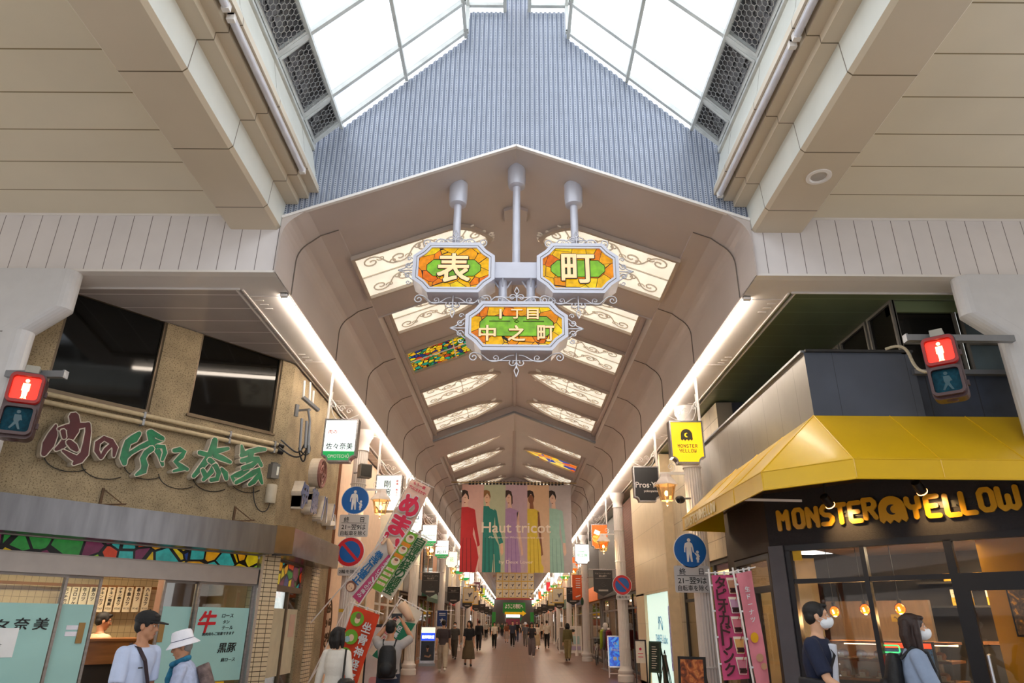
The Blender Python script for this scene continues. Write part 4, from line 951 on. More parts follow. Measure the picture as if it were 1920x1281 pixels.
# upstairs windows: along the arcade and along the road
XU = 4.92
OLDF = M('weathered_frame', '#5f5a52', rough=.6, var=.2); MILKY = M('milky_window', '#5c6a70', rough=.25, var=.2, scale=2, coat=.4)
f = MB(); g = MB()
for y0, y1 in ((8.1, 8.75), (8.8, 9.6), (9.65, 10.8), (10.85, 12.5)):
    f.ring([(y0, 4.8), (y1, 4.8), (y1, 5.57), (y0, 5.57)], [(y0+.04, 4.84), (y1-.04, 4.84), (y1-.04, 5.53), (y0+.04, 5.53)], (XU, 0, 0), (0, 1, 0), (0, 0, 1), (.06, 0, 0)); g.bx((XU+.03, y0, 4.8), (XU+.05, y1, 5.57))
struct(f.build('window_%d_frame' % n_, OLDF)); struct(g.build('window_%d' % n_, DGLASS)); n_ += 1
f = MB(); g = MB(); g2 = MB()
for x0, x1, gg in ((4.95, 5.75, g), (5.8, 6.6, g2), (6.65, 7.6, g2)):
    for z0, z1 in ((4.58, 4.98), (4.98, 5.54)):
        f.ring([(x0, z0), (x1, z0), (x1, z1), (x0, z1)], [(x0+.035, z0+.03), (x1-.035, z0+.03), (x1-.035, z1-.03), (x0+.035, z1-.03)], (0, YP+.02, 0), (1, 0, 0), (0, 0, 1), (0, .06, 0))
    gg.bx((x0, YP+.05, 4.58), (x1, YP+.07, 5.54))
struct(f.build('window_%d_frame' % n_, OLDF)); struct(g.build('window_%d' % n_, DGLASS)); n_ += 1; struct(g2.build('window_%d' % n_, MILKY)); n_ += 1
mb = MB(); mb.bx((3.95, 12.6, 4.8), (4.97, 14.2, 5.56)); struct(mb.build('wall_upper_navy', M('navy_render', '#2a2c34', rough=.7)))
mb = MB(); mb.bx((4.95, YP+.01, 5.40), (9, YP+.2, 5.56)); struct(mb.build('trim_8', MATS['green_soffit_boards']))
# ground floor
mb = MB(); mb.bx((0, 0, 2.64), (3.9, .2, 3.42)); struct(placeR(mb.build('wall_shopfront_right', CHAR)))
mb = MB(); mb.bx((3.75, 10.4, 2.6), (3.95, 12.5, 4.0)); mb.bx((3.75, 10.4, 0), (3.9, 10.5, 2.6)); mb.bx((3.75, 12.15, 0), (3.95, 12.5, 2.6)); struct(mb.build('wall_shop_side_right', M('dark_brown_render', '#40362f', rough=.8)))
mb = MB(); mb.poly([(XP, YP, 3.42), (7.5, YP, 3.42), (7.5, 10.4, 3.42), (3.75, 12.5, 3.42), (XP, 12.5, 3.42)]); struct(mb.build('ceiling_shopfront', M('awning_lining', '#4a3a28', rough=.7)))
mb = MB(); mb.bx((0, -.05, 0), (.22, .2, 2.66)); struct(placeR(mb.build('pillar_shopfront', SLATE)))
# glazed front
BGLASS = glass('cafe_glass', '#f0eeea', refl=.45, base=.03)
t = rootR('shop_window', 'wide black framed shop window showing the cake counter and glowing bulbs', 'window')
f = MB(); f.bx((.22, -.02, 2.58), (2.34, .1, 2.66)); f.bx((.22, -.02, 0), (.3, .1, 2.6)); f.bx((.22, -.01, 2.14), (2.3, .06, 2.2)); f.bx((1.25, -.02, .1), (1.31, .08, 2.6)); f.bx((2.25, -.02, 0), (2.34, .1, 2.6)); f.bx((.22, -.02, 0), (2.3, .08, .35)); f.build('frame', CHARF, t)
g = MB(); g.bx((.3, .02, .35), (1.26, .03, 2.15)); g.bx((1.3, .02, .35), (2.26, .03, 2.15)); g.bx((.3, .02, 2.19), (1.26, .03, 2.59)); g.bx((1.3, .02, 2.19), (2.26, .03, 2.59)); g.build('pane', BGLASS, t)
mb = MB(); mb.bx((.33, .0, 2.45), (.45, .018, 2.58)); mb.build('sticker', M('sticker_amber', '#e0b418', rough=.5), t, label='square yellow sticker')
t = rootR('entrance_door', 'black framed glass entrance door with a long bar handle', 'door')
f = MB(); f.ring([(2.34, 0), (3.5, 0), (3.5, 2.12), (2.34, 2.12)], [(2.42, .12), (3.42, .12), (3.42, 2.0), (2.42, 2.0)], (0, -.02, 0), (1, 0, 0), (0, 0, 1), (0, .06, 0)); f.bx((2.34, -.02, 2.12), (3.6, .1, 2.2)); f.bx((2.34, -.02, 2.58), (3.9, .1, 2.66)); f.build('frame', CHARF, t)
g = MB(); g.bx((2.42, .01, .12), (3.42, .02, 2.0)); g.bx((2.34, .02, 2.2), (3.6, .03, 2.59)); g.build('pane', BGLASS, t)
mb = MB(); mb.tube([(2.47, -.02, 1.3), (2.47, -.09, 1.3), (2.47, -.09, .4), (2.47, -.02, .4)], .018, 8); mb.build('handle', STEEL, t, label='long steel bar handle')
# raised shop lettering with the little ghost emblem
YEL = M('mustard_letter', '#e0a418', rough=.3, var=.05)
u_, v_ = Vector((1, 0, 0)), Vector((0, 0, 1))
GHOST = [(.5*math.cos(a)*1.0, .12+.5*math.sin(a)) for a in [i*PI/12 for i in range(13)]]+[(-.52, -.3), (-.40, -.42), (-.28, -.3), (-.16, -.44), (0, -.3), (.16, -.44), (.28, -.3), (.42, -.42), (.52, -.3)]
def moon(r=.2):
    P = [(r*math.cos(a), r*math.sin(a)) for a in [math.radians(60+i*240/14) for i in range(15)]]
    Q = [(.09+r*.72*math.cos(a), r*.78*math.sin(a)) for a in [math.radians(285-i*210/12) for i in range(13)]]
    return P+Q[1:-1]
# letters drawn as thick rounded strokes on a 4 x 6 grid
STROKE = {'M': [[(0, 0), (0, 6), (2, 3.4), (4, 6), (4, 0)]], 'O': [[(0, 1), (0, 5), (1, 6), (3, 6), (4, 5), (4, 1), (3, 0), (1, 0), (0, 1)]], 'N': [[(0, 0), (0, 6), (4, 1), (4, 0)], [(4, 1), (4, 6)]], 'S': [[(4, 6), (1, 6), (0, 5), (0, 4), (1, 3.1), (3, 3), (4, 2), (4, 1), (3, 0), (0, 0)]],
          'T': [[(0, 6), (4, 6)], [(2, 6), (2, 0)]], 'E': [[(4, 6), (.5, 6), (0, 5.5), (0, .5), (.5, 0), (4, 0)], [(0, 3.1), (3.2, 3.1)]], 'R': [[(0, 0), (0, 6), (3, 6), (4, 5), (4, 4), (3, 3), (0, 3)], [(2, 3), (4, 0)]], 'Y': [[(0, 6), (0, 4.4), (1, 3.2), (4, 3.2)], [(4, 6), (4, 3.2)], [(2.6, 3.2), (2.6, 0)]],
          'L': [[(0, 6), (0, .6), (.6, 0), (3.8, 0)]], 'W': [[(0, 6), (0, 1), (.8, 0), (2, .8), (3.2, 0), (4, 1), (4, 6)], [(2, .8), (2, 3.6)]]}
def fat(mb, ch, o, u, v, w, h, th, d, m=0):
    """one rounded letter: fat strokes as flat slabs"""
    o, u, v = Vector(o), Vector(u), Vector(v); n = u.cross(v).normalized()
    q_ = 0
    for st in STROKE[ch]:
        P = [(a/4*(w-th)+th/2-w/2, b/6*(h-th)+th/2-h/2) for a, b in st]
        for (a, b), (c, e) in zip(P, P[1:]):
            L = math.hypot(c-a, e-b) or 1e-6; dx, dy = (c-a)/L*th/2, (e-b)/L*th/2
            ang = math.atan2(e-b, c-a)
            poly = [(c+th/2*math.cos(ang-PI/2+i*PI/6), e+th/2*math.sin(ang-PI/2+i*PI/6)) for i in range(7)]+[(a+th/2*math.cos(ang+PI/2+i*PI/6), b+th/2*math.sin(ang+PI/2+i*PI/6)) for i in range(7)]
            q_ += 1; mb.ext(poly, o, u, v, n*(d+.0005*q_), m)
px0 = [(1468, 976, 'M'), (1497, 972, 'O'), (1523, 970, 'N'), (1550, 966, 'S'), (1576, 963, 'T'), (1603, 960, 'E'), (1630, 954, 'R'), (1673, 960, '@'), (1712, 952, 'Y'), (1748, 949, 'E'), (1785, 947, 'L'), (1815, 943, 'L'), (1849, 937, 'O'), (1890, 934, 'W')]
for px, py, ch in px0:
    x, z = FR.at(px, py, .06)
    t = thing('shop_letter' if ch != '@' else 'ghost_emblem', '', 'sign letter' if ch != '@' else 'emblem', (AR_[0]+x*math.cos(aR), AR_[1]+x*math.sin(aR), z), aR, 'mustard yellow letters of the shop name')
    f = MB(); s = MB()
    if ch == '@':
        f.ext([(a*.33, b*.33) for a, b in GHOST], (0, -.06, .0), u_, v_, (0, .03, 0)); s.ext([(a*.33, b*.33+.03) for a, b in moon(.2)], (0, -.064, 0), u_, v_, (0, .003, 0)); s.build('moon_eye', CHAR, t)
        t['label'] = 'mustard ghost-shaped emblem with a crescent eye in the middle of the shop name'
    else:
        fat(f, ch, (0, -.03, 0), u_, v_, .19 if ch != 'W' else .245, .30, .062, .03)
    f.build('face', YEL, t)
    b = MB(); b.bar((-.04, .0, 0), (-.04, -.05, 0), .012, .012); b.bar((.04, .0, 0), (.04, -.05, 0), .012, .012); b.build('standoff', BLACK, t)
names = {'M': 'letter M, start of the mustard shop name', 'N': 'letter N of the mustard shop name', 'S': 'letter S of the mustard shop name', 'T': 'letter T of the mustard shop name', 'R': 'letter R of the mustard shop name, left of the ghost', 'Y': 'letter Y of the mustard shop name, right of the ghost', 'W': 'letter W, end of the mustard shop name'}
seen = {}
for o in [o for o in COL.objects if o.name.startswith('shop_letter') and o.type == 'EMPTY']: seen[o] = 1
for o, (px, py, ch) in zip([o for o in COL.objects if o.name.startswith('shop_letter') and o.type == 'EMPTY'], [p for p in px0 if p[2] != '@']):
    o['label'] = 'raised '+(names.get(ch) or {'O1': 'first letter O of the mustard shop name', 'O2': 'last letter O of the mustard shop name, before the W', 'E1': 'letter E left of the ghost in the mustard shop name', 'E2': 'letter E right of the ghost in the mustard shop name', 'L1': 'first of two letters L in the mustard shop name', 'L2': 'second of two letters L in the mustard shop name'}[ch+('1' if (px < 1640 or (ch == 'L' and px < 1800)) else '2')])
mb = MB(); mb.bx((.16, -.012, 2.98), (3.3, 0, 3.06)); tag(placeR(mb.build('sign_rail', BLACK)), 'thin black rail behind the mustard shop letters', 'rail')
# spotlights over the letters
for px, py, lab in ((1550, 938, 'black spotlight over the letters left of the ghost emblem'), (1722, 912, 'black spotlight over the letters right of the ghost emblem')):
    x, z = FR.at(px, py, .5)
    t = thing('spotlight', lab, 'spotlight', (AR_[0]+x*math.cos(aR)+.5*math.sin(aR), AR_[1]+x*math.sin(aR)-.5*math.cos(aR), z), aR, 'spotlights under the awning')
    mb = MB(); mb.box((0, 0, 3.40-z), (.1, .06, .04)); mb.tube([(0, 0, 3.4-z), (0, 0, .06)], .018, 8); mb.build('stem', BLACK, t)
    d = Vector((.05, .35, -.3)).normalized(); X = d.to_track_quat('Z', 'Y').to_matrix().to_4x4()
    mb = MB(); mb.lathe([(.035, -.08), (.055, -.07), (.06, .0), (.06, .1)], n=16, X=X); mb.build('lamp_head', BLACK, t, smooth=40)
    mb = MB(); mb.lathe([(.0, .095), (.052, .095), (.062, .102), (.064, .09)], n=16, X=X); mb.build('lens', M('warm_lens', '#ffd9a0', es=10, emit='#ffb060'), t)
    l = bpy.data.lights.new('spot', 'SPOT'); l.energy = 34; l.color = (1, .62, .25); l.spot_size = 1.5; l.spot_blend = .8; l.shadow_soft_size = .05
    lo_ = bpy.data.objects.new('spot_beam', l); COL.objects.link(lo_); lo_.parent = t; lo_.location = d*.13; lo_.rotation_euler = d.to_track_quat('-Z', 'Y').to_euler()
# yellow awning
YAW_ = M('awning_vinyl', '#e0b416', rough=.34, var=.06, scale=1.5, coat=.25)
t = thing('awning', 'glossy yellow vinyl awning wrapping the chamfered shop corner', 'awning', (XP, YP, 3.98))
O_ = Vector((XP, YP, 3.98)); V3 = lambda *a: Vector(a)-O_
TA, TB, TC = (3.70, 12.3, 3.98), (XP-.01, YP-.01, 3.98), (8.6, YP-.01, 3.98)
LA, LB, LC, LD = (2.92, 12.1, 3.30), (2.92, 8.04, 3.27), (3.66, 7.3, 3.27), (8.6, 7.3, 3.27)
dz = (0, 0, -.21); dn = lambda p: (p[0], p[1], p[2]-.21)
mb = MB(); mb.poly([V3(*TA), V3(*LA), V3(*LB), V3(*TB)]); mb.poly([V3(*TB), V3(*LB), V3(*LC)]); mb.poly([V3(*TB), V3(*LC), V3(*LD), V3(*TC)])
mb.poly([V3(*TA), V3(3.7, 12.3, 3.3), V3(*LA)]); mb.build('canopy', YAW_, t)
va = MB()
for a, b in ((LA, LB), (LB, LC), (LC, LD), ((3.7, 12.3, 3.3), LA)): va.quad(V3(*a), V3(*b), V3(*dn(b)), V3(*dn(a)))
for a, b in ((LA, LB), (LB, LC), (LC, LD)): va.tube([V3(*dn(a)), V3(*dn(b))], .012, 6); va.tube([V3(*a), V3(*b)], .008, 6)
va.build('valance', YAW_, t)
sm = MB()
for k in range(1, 5):
    f_ = k/5; x = XP+f_*4.6
    sm.tube([V3(x, YP-.012, 3.983), V3(x-.0, 7.3, 3.275), V3(x, 7.295, 3.07)], .006, 5)
for k in range(1, 4):
    y = 8.1+k*1.05; sm.tube([V3(XP-.0, y, 3.983), V3(2.917, y, 3.275), V3(2.915, y, 3.07)], .006, 5)
for b in (LB, LC): sm.tube([V3(*TB), V3(*b), V3(*dn(b))], .009, 5)
sm.build('seam_pattern', YAW_, t)
tx = MB(); x = 11.85
for ch in 'MONSTER@YELLOW':
    p = V3(2.91, x, 3.185)
    if ch == '@': tx.ext([(a*.15, b*.15) for a, b in GHOST], p, (0, -1, 0), (0, 0, 1), (-.002, 0, 0))
    else: fat(tx, ch, p+Vector((.0, 0, 0)), (0, -1, 0), (0, 0, 1), .105, .15, .03, .003)
    x -= .135
tx.build('lettering', M('cream_lettering', '#f2e2b0', rough=.5), t)
br = MB()
br.bar(V3(3.7, 8.9, 3.08), V3(2.95, 8.9, 3.09), .03, .03)
br.build('bracket', WHITE, t)
# arcade side: dark door with a tall pane
t = thing('side_door', 'tall dark framed glass door beside the pink tapioca flags', 'door', (3.75, 10.5, 0))
mb = MB(); mb.ring([(0, 0), (1.65, 0), (1.65, 2.58), (0, 2.58)], [(.08, .1), (1.57, .1), (1.57, 2.5), (.08, 2.5)], (.0, 0, 0), (0, 1, 0), (0, 0, 1), (.08, 0, 0)); mb.bx((0, .08, 2.05), (.08, 1.57, 2.14)); mb.bx((0, .75, .1), (.08, .85, 2.05)); mb.build('frame', CHARF, t)
mb = MB(); mb.bx((.03, .08, .1), (.04, 1.57, 2.5)); mb.build('pane', BGLASS, t)
# inside
CHALK = M('chalkboard_wall', '#2c2724', rough=.7, var=.2); GOLDW = M('mustard_wall', '#c8900f', rough=.6, var=.05)
IW = M('inside_grey', '#5a4c40', rough=.7, var=.15, scale=4, stretch=(8, 1, 1))
mb = MB(); mb.bx((-.6, 2.6, 0), (4.5, 2.7, 2.75)); struct(placeR(mb.build('wall_cafe_back', CHALK)))
mb = MB(); mb.bx((.2, .2, 2.68), (4.5, 2.7, 2.75)); struct(placeR(mb.build('ceiling_cafe', M('cafe_ceiling', '#6a5a4a', rough=.7))))
mb = MB(); mb.bx((.0, .05, 0), (4.5, 2.7, .02)); struct(placeR(mb.build('floor_cafe', M('cafe_floor', '#3a332e', rough=.5))))
mb = MB(); mb.bx((.05, 1.6, 0), (1.5, 1.7, 1.95)); struct(placeR(mb.build('wall_cafe_planks', IW)))
sY = FR.at(1841, 1071, -1.0)[0]
mb = MB(); mb.bx((sY, 1.0, .02), (sY+1.6, 1.08, 2.68)); struct(placeR(mb.build('wall_cafe_yellow', GOLDW)))
BULB = M('amber_bulb', '#ffb040', rough=.1, es=2.2, emit='#ff9a1c'); HOT = M('filament', '#fff0c0', es=22, emit='#ffd080')
for px, py, lab in ((1565, 1147, 'leftmost'), (1622, 1143, 'middle'), (1688, 1142, 'rightmost')):
    x, z = FR.at(px, py, -.75)
    t = thing('pendant_bulb', lab+' of three glowing amber bulbs hanging over the cake counter', 'pendant lamp', (AR_[0]+x*math.cos(aR)-.75*math.sin(aR), AR_[1]+x*math.sin(aR)+.75*math.cos(aR), z), aR, 'amber pendant bulbs in the cake shop')
    mb = MB(); mb.ball((0, 0, 0), (.072, .072, .075), 16, k=10); mb.build('bulb', glass('bulb_glass', '#ffb850', refl=.6, base=.03), t, smooth=True)
    mb = MB(); mb.ball((0, 0, 0), (.06, .06, .063), 14, k=8); mb.build('glow', BULB, t, smooth=True)
    mb = MB(); mb.tube([(0, -.063, .02), (0.012, -.066, -.03)], .012, 6); mb.build('filament', HOT, t)
    mb = MB(); mb.lathe([(.03, .07), (.03, .12), (.008, .13), (.005, 2.68-z)], n=10); mb.build('cord', BLACK, t)
    l = bpy.data.lights.new('bulb', 'POINT'); l.energy = 22; l.color = (1, .6, .25); l.shadow_soft_size = .06; lo_ = bpy.data.objects.new('bulb_light', l); COL.objects.link(lo_); lo_.parent = t; lo_.location = (0, 0, -.12)
# showcase counter with wrapped cakes, shelf with boxes, screen
t = rootR('cake_showcase', 'glass cake showcase with wooden base behind the shop window', 'display case')
CW = M('counter_wood', '#8a5a30', rough=.45, var=.2, stretch=(8, 1, 1), scale=2)
mb = MB(); mb.bx((.4, .55, .02), (1.9, 1.15, .92)); mb.build('base', M('case_base', '#3b3026', rough=.6), t)
for z in (.92, 1.16, 1.38):
    mb = MB(); mb.bx((.38, .53, z), (1.92, 1.17, z+.03)); mb.build('shelf', CW, t)
mb = MB(); mb.bx((.38, .53, .95), (1.92, .54, 1.38)); mb.build('glass_front', BGLASS, t)
mb = MB(); mb.bx((.42, 1.1, 1.355), (1.88, 1.14, 1.375)); mb.build('case_lamp', M('case_lamp', '#fff0d0', es=7, emit='#ffd8a0'), t)
cake = None; CK = M('cake_crumb', '#c88a50', rough=.7, var=.35, scale=30); CKP = M('cake_tray', '#e8dcc4', rough=.6)
for i in range(12):
    t = thing('wrapped_cake', 'small wrapped cake, %s from the left on the %s shelf of the showcase' % (ORD[i % 6], 'upper' if i < 6 else 'lower'), 'cake') if cake is None else dup(cake, label='small wrapped cake, %s from the left on the %s shelf of the showcase' % (ORD[i % 6], 'upper' if i < 6 else 'lower'))
    if cake is None:
        mb = MB(); mb.lathe([(.05, .01), (.075, .05), (.06, .09), (.02, .105)], n=12); mb.build('cake', CK, t, smooth=True); mb = MB(); mb.box((0, 0, .006), (.16, .12, .012)); mb.box((0, -.07, .04), (.07, .005, .06)); mb.build('tray', CKP, t); cake = t
    x = .53+.245*(i % 6); y = .72; z = 1.19 if i < 6 else .95
    t.location = (AR_[0]+x*math.cos(aR)-y*math.sin(aR), AR_[1]+x*math.sin(aR)+y*math.cos(aR), z); t.rotation_euler = (0, 0, aR); t['group'] = 'wrapped cakes in the showcase'
BOXW = M('cake_box_white', '#e6dcc8', rough=.6); BOXY = M('cake_box_yellow', '#e0b030', rough=.6)
t = rootR('wall_shelf', 'long dark shelf of cake boxes on the back wall of the cake shop', 'shelf'); mb = MB()
mb.bx((1.2, 2.3, 1.86), (3.6, 2.6, 1.89)); mb.build('board', DARK, t); mb = MB(); mb.bx((1.2, 2.3, 2.2), (3.6, 2.6, 2.23)); mb.build('upper_board', DARK, t)
bxp = None; k = 0
for zsh, xs in ((1.89, ((1.75, 2), (2.2, 2), (2.45, 2), (2.8, 2), (3.2, 2))), (2.23, ((1.7, 1), (2.1, 1), (2.6, 1), (2.85, 1), (3.25, 1)))):
    for j, (x, n) in enumerate(xs):
        for q in range(n):
            lab = '%s cake box, %s from the left on the %s shelf' % ('lower yellow' if q == 0 and n == 2 else 'white', ORD[j], 'lower' if zsh < 2 else 'upper')
            t = thing('cake_box', lab, 'box', group='cake boxes on the wall shelf')
            mb = MB(); mb.box((0, 0, .055), (.24, .2, .11)); mb.build('carton', BOXY if q == 0 else BOXW, t)
            tx = MB(); tx.text('MONSTER YELLOW', (0, -.101, .05), u_, v_, wd=.19, depth=.001); tx.build('lettering', INK, t)
            t.location = (AR_[0]+x*math.cos(aR)-2.42*math.sin(aR), AR_[1]+x*math.sin(aR)+2.42*math.cos(aR), zsh+.002+q*.112); t.rotation_euler = (0, 0, aR); k += 1
x0, z1 = FR.at(1655, 1202, -.25); x1, _ = FR.at(1748, 1202, -.25)
t = rootR('advert_screen', 'bright upright advert screen with a red drink behind the shop window', 'screen')
mb = MB(); mb.bx((x0, .24, .3), (x1, .3, z1)); mb.build('case', BLACK, t)
def mixpic(name, stops, scale, es, axis=2, dist=2.0):
    m = M(name, '#000000'); nt = m.node_tree; N, L = nt.nodes, nt.links; b = N['Principled BSDF']
    tc = N.new('ShaderNodeTexCoord'); nz = N.new('ShaderNodeTexNoise'); nz.inputs['Scale'].default_value = scale; nz.inputs['Distortion'].default_value = dist; nz.inputs['Detail'].default_value = 3
    L.new(tc.outputs['Object'], nz.inputs['Vector']); rp = N.new('ShaderNodeValToRGB'); e = rp.color_ramp.elements
    for i, (p, c) in enumerate(stops):
        el = e[i] if i < 2 else e.new(p); el.position = p; el.color = lin(c)+(1,)
    L.new(nz.outputs['Fac'], rp.inputs['Fac']); L.new(rp.outputs['Color'], b.inputs['Base Color'])
    if es: L.new(rp.outputs['Color'], b.inputs['Emission Color']); b.inputs['Emission Strength'].default_value = es
    b.inputs['Roughness'].default_value = .3; return m
mb = MB(); mb.bx((x0+.02, .235, .34), (x1-.02, .239, z1-.09)); mb.build('display', mixpic('screen_blue', [(.3, '#0a1a2c'), (.5, '#1c4a6a'), (.6, '#10243c'), (.72, '#3c7a9a')], 5, .7), t)
mb = MB(); mb.bx((x0+.02, .234, z1-.08), (x1-.02, .239, z1-.02)); mb.build('header', M('screen_header', '#ff5a28', es=1.1, emit='#ff4a1c'), t)
mb = MB(); mb.lathe([(.11, 0), (.14, .2), (.15, .34)], n=16, X=Matrix.Translation(((x0+x1)/2-.12, .225, .92)) @ Matrix.Diagonal((1, .06, 1, 1))); mb.build('drink_picture', mixpic('red_drink', [(.35, '#7a0a0c'), (.5, '#e02820'), (.62, '#ff7a60'), (.75, '#d81818')], 14, .9), t)
mb = MB(); mb.tube([((x0+x1)/2-.2+a, .228, 1.33+b) for a, b in rrect(.2, .08, .02)], .008, 5, closed=True); mb.build('neon_outline', M('neon_green', '#40ff90', es=2.5, emit='#30e070'), t)
t = rootR('microwave', 'white microwave oven on the back counter of the cake shop', 'microwave'); mb = MB(); mb.bx((2.42, 2.2, 1.42), (2.8, 2.5, 1.66)); mb.build('body', WHITE, t); mb = MB(); mb.bx((2.47, 2.19, 1.46), (2.68, 2.2, 1.62)); mb.build('door', BLACK, t)
t = rootR('back_counter', 'dark back counter with wooden top inside the cake shop', 'counter'); mb = MB(); mb.bx((1.9, 2.1, .02), (3.4, 2.55, 1.36)); mb.build('base', DARK, t); mb = MB(); mb.bx((1.88, 2.05, 1.37), (3.42, 2.57, 1.41)); mb.build('counter_top', CW, t)
t = rootR('wall_picture', 'picture of warm lights on the yellow wall inside the door', 'picture'); sP, zP = FR.at(1884, 1100, -.98); zQ = FR.at(1900, 1194, -.98)[1]; mb = MB(); mb.bx((sP, .98, zQ), (sP+.5, .998, zP)); mb.build('frame', BLACK, t); mb = MB(); mb.bx((sP+.02, .972, zQ+.02), (sP+.48, .98, zP-.02)); mb.build('print', mixpic('warm_print', [(.4, '#5a4a3c'), (.55, '#8a6a4a'), (.62, '#ffb040'), (.7, '#6a5848')], 7, .1), t)
t = rootR('wood_sign', 'small olive sign on the plank wall behind the amber bulbs', 'sign'); mb = MB(); mb.bx((.98, 1.57, 1.66), (1.22, 1.59, 1.76)); mb.build('board', M('olive_board', '#7a6a14', rough=.6), t); tx = MB(); tx.text('OPEN', (1.1, 1.565, 1.71), u_, v_, h=.05, depth=.002); tx.build('lettering', BLACK, t)
bpy.data.objects.remove(t.children[1]); tx = MB(); tx.tube([(1.02+i*.012, 1.565, 1.71+.02*math.sin(i*1.3)) for i in range(14)], .004, 4); tx.build('pattern', BLACK, t)
l = bpy.data.lights.new('cafe_lamp', 'AREA'); l.energy = 75; l.color = (1, .78, .5); l.size = 1.2; l.size_y = .8; l.shape = 'RECTANGLE'; lo_ = bpy.data.objects.new('cafe_lamp', l); COL.objects.link(lo_); q = Matrix.Translation((AR_[0], AR_[1], 0)) @ Matrix.Rotation(aR, 4, 'Z') @ Vector((2.2, 1.4, 2.64)); lo_.location = q  # added fill light with no fixture, brightens the shop interior
# ================================================================== SHOP ROWS ALONG THE ARCADE
SHOPG = glass('row_glass', '#f0ece4', refl=.7)
LAMP = M('shop_ceiling_light', '#fff0d8', es=5, emit='#ffe0b8')
def inner(name, c): return M(name, c, rough=.7, var=.12, scale=3)
def shop(side, y0, y1, wall, label, band=None, btxt=None, bcol=None, inside='#c8a878', xf=3.95, frame=None, hz=2.6, awn=None, parts=2, upwin=False, lamp=True):
    t = thing('shop_building', label, 'shop', (side*xf, y0, 0)); L = y1-y0; s = side
    B = lambda mb, a, b: mb.bx((s*a[0], a[1], a[2]), (s*b[0], b[1], b[2]))
    mb = MB(); B(mb, (0, 0, hz), (.3, L, 5.54)); B(mb, (0, 0, 0), (.3, .22, hz)); B(mb, (0, L-.22, 0), (.3, L, hz)); B(mb, (0, .22, 0), (.2, L-.22, .12)); mb.build('wall', wall, t)
    fr = frame or ALU; f = MB(); g = MB(); n = parts; W = (L-.44)/n
    for i in range(n):
        a, b = .22+i*W, .22+(i+1)*W
        f.ring([(a, .12), (b, .12), (b, hz), (a, hz)], [(a+.05, .2), (b-.05, .2), (b-.05, hz-.08), (a+.05, hz-.08)], (s*.06, 0, 0), (0, 1, 0), (0, 0, 1), (s*.06, 0, 0)); B(g, (.085, a+.05, .2), (.095, b-.05, hz-.08))
    B(f, (.06, .22, 2.06), (.12, L-.22, 2.12)); f.build('window_frame', fr, t); g.build('pane', SHOPG, t)
    m = MB(); B(m, (2.2, -.0, 0), (2.3, L, hz)); B(m, (.3, 0, hz-.06), (2.2, L, hz)); B(m, (.3, 0, 0), (2.2, .04, hz)); B(m, (.3, L-.04, 0), (2.2, L, hz)); m.build('interior', inner('inside_'+inside, inside), t)
    if lamp: m = MB(); B(m, (.7, L*.15, hz-.1), (1.1, L*.85, hz-.07)); m.build('ceiling_lamp', LAMP, t)
    m = MB(); k = int(L/.8)
    for i in range(k):
        for zz in (.5, 1.0, 1.5): B(m, (1.9, .2+i*.8, zz), (2.19, .8+i*.8, zz+.03))
    m.build('shelving', WOOD, t)
    if band: m = MB(); B(m, (-.12, .05, hz), (0, L-.05, hz+.62)); m.build('sign_band', band, t)
    if btxt: m = MB(); m.text(btxt, (-s*.125, L/2, hz+.31), (0, -s*1.0, 0) if s > 0 else (0, 1, 0), (0, 0, 1), h=.36, wd=min(L*.8, .42*len(btxt)), depth=.02, bold=.03); m.build('lettering', bcol or WHITE, t)
    if awn: m = MB(); m.poly([(0, .1, 3.0), (0, L-.1, 3.0), (-s*.33, L-.1, 2.6), (-s*.33, .1, 2.6)]); m.poly([(-s*.33, .1, 2.6), (-s*.33, L-.1, 2.6), (-s*.33, L-.1, 2.42), (-s*.33, .1, 2.42)]); m.poly([(0, .1, 3.0), (-s*.33, .1, 2.6), (0, .1, 2.6)]); m.build('awning', awn, t)
    if upwin:
        m = MB()
        for i in range(max(1, int(L/2.2))): B(m, (-.02, .6+i*2.2, 3.6), (.05, 2.2+i*2.2, 5.0))
        m.build('upper_window', DGLASS, t)
    return t
PINKW = M('peach_render', '#e2c3a8', rough=.8, var=.05); STONE = lines_mat('stone_slabs', '#b9ab90', '#6a6152', 2, .72, .01, axis2=1, step2=.5, width2=.01, rough=.5, var=.12, off=.2, bump=.3)
BEIGE = lines_mat('beige_panels', '#d3c1a2', '#a89a80', 2, .8, .008, axis2=1, step2=2.6, width2=.008, rough=.5, var=.04)
BRICK = lines_mat('brown_brick', '#6d4434', '#4a3930', 2, .085, .014, axis2=1, step2=.22, width2=.012, rough=.8, var=.3, scale=9, bump=.5)
GREYW = M('grey_render', '#77736f', rough=.7); CREAMW = M('cream_render', '#d6c8ae', rough=.7); DARKW = M('dark_shopfront', '#2b2521', rough=.6); TERRA = M('terracotta_render', '#a87858', rough=.7); BLUEGR = M('bluegrey_render', '#8a929a', rough=.7)
GRNA = M('green_awning', '#174a34', rough=.6); REDS = M('red_sign', '#b0181c', rough=.5); NAVYS = M('navy_sign', '#1c2c5a', rough=.5); ORAS = M('orange_sign', '#e06a18', rough=.5, es=.15); GOLDS = M('gold_letters', '#d8b040', rough=.3, metal=.5)
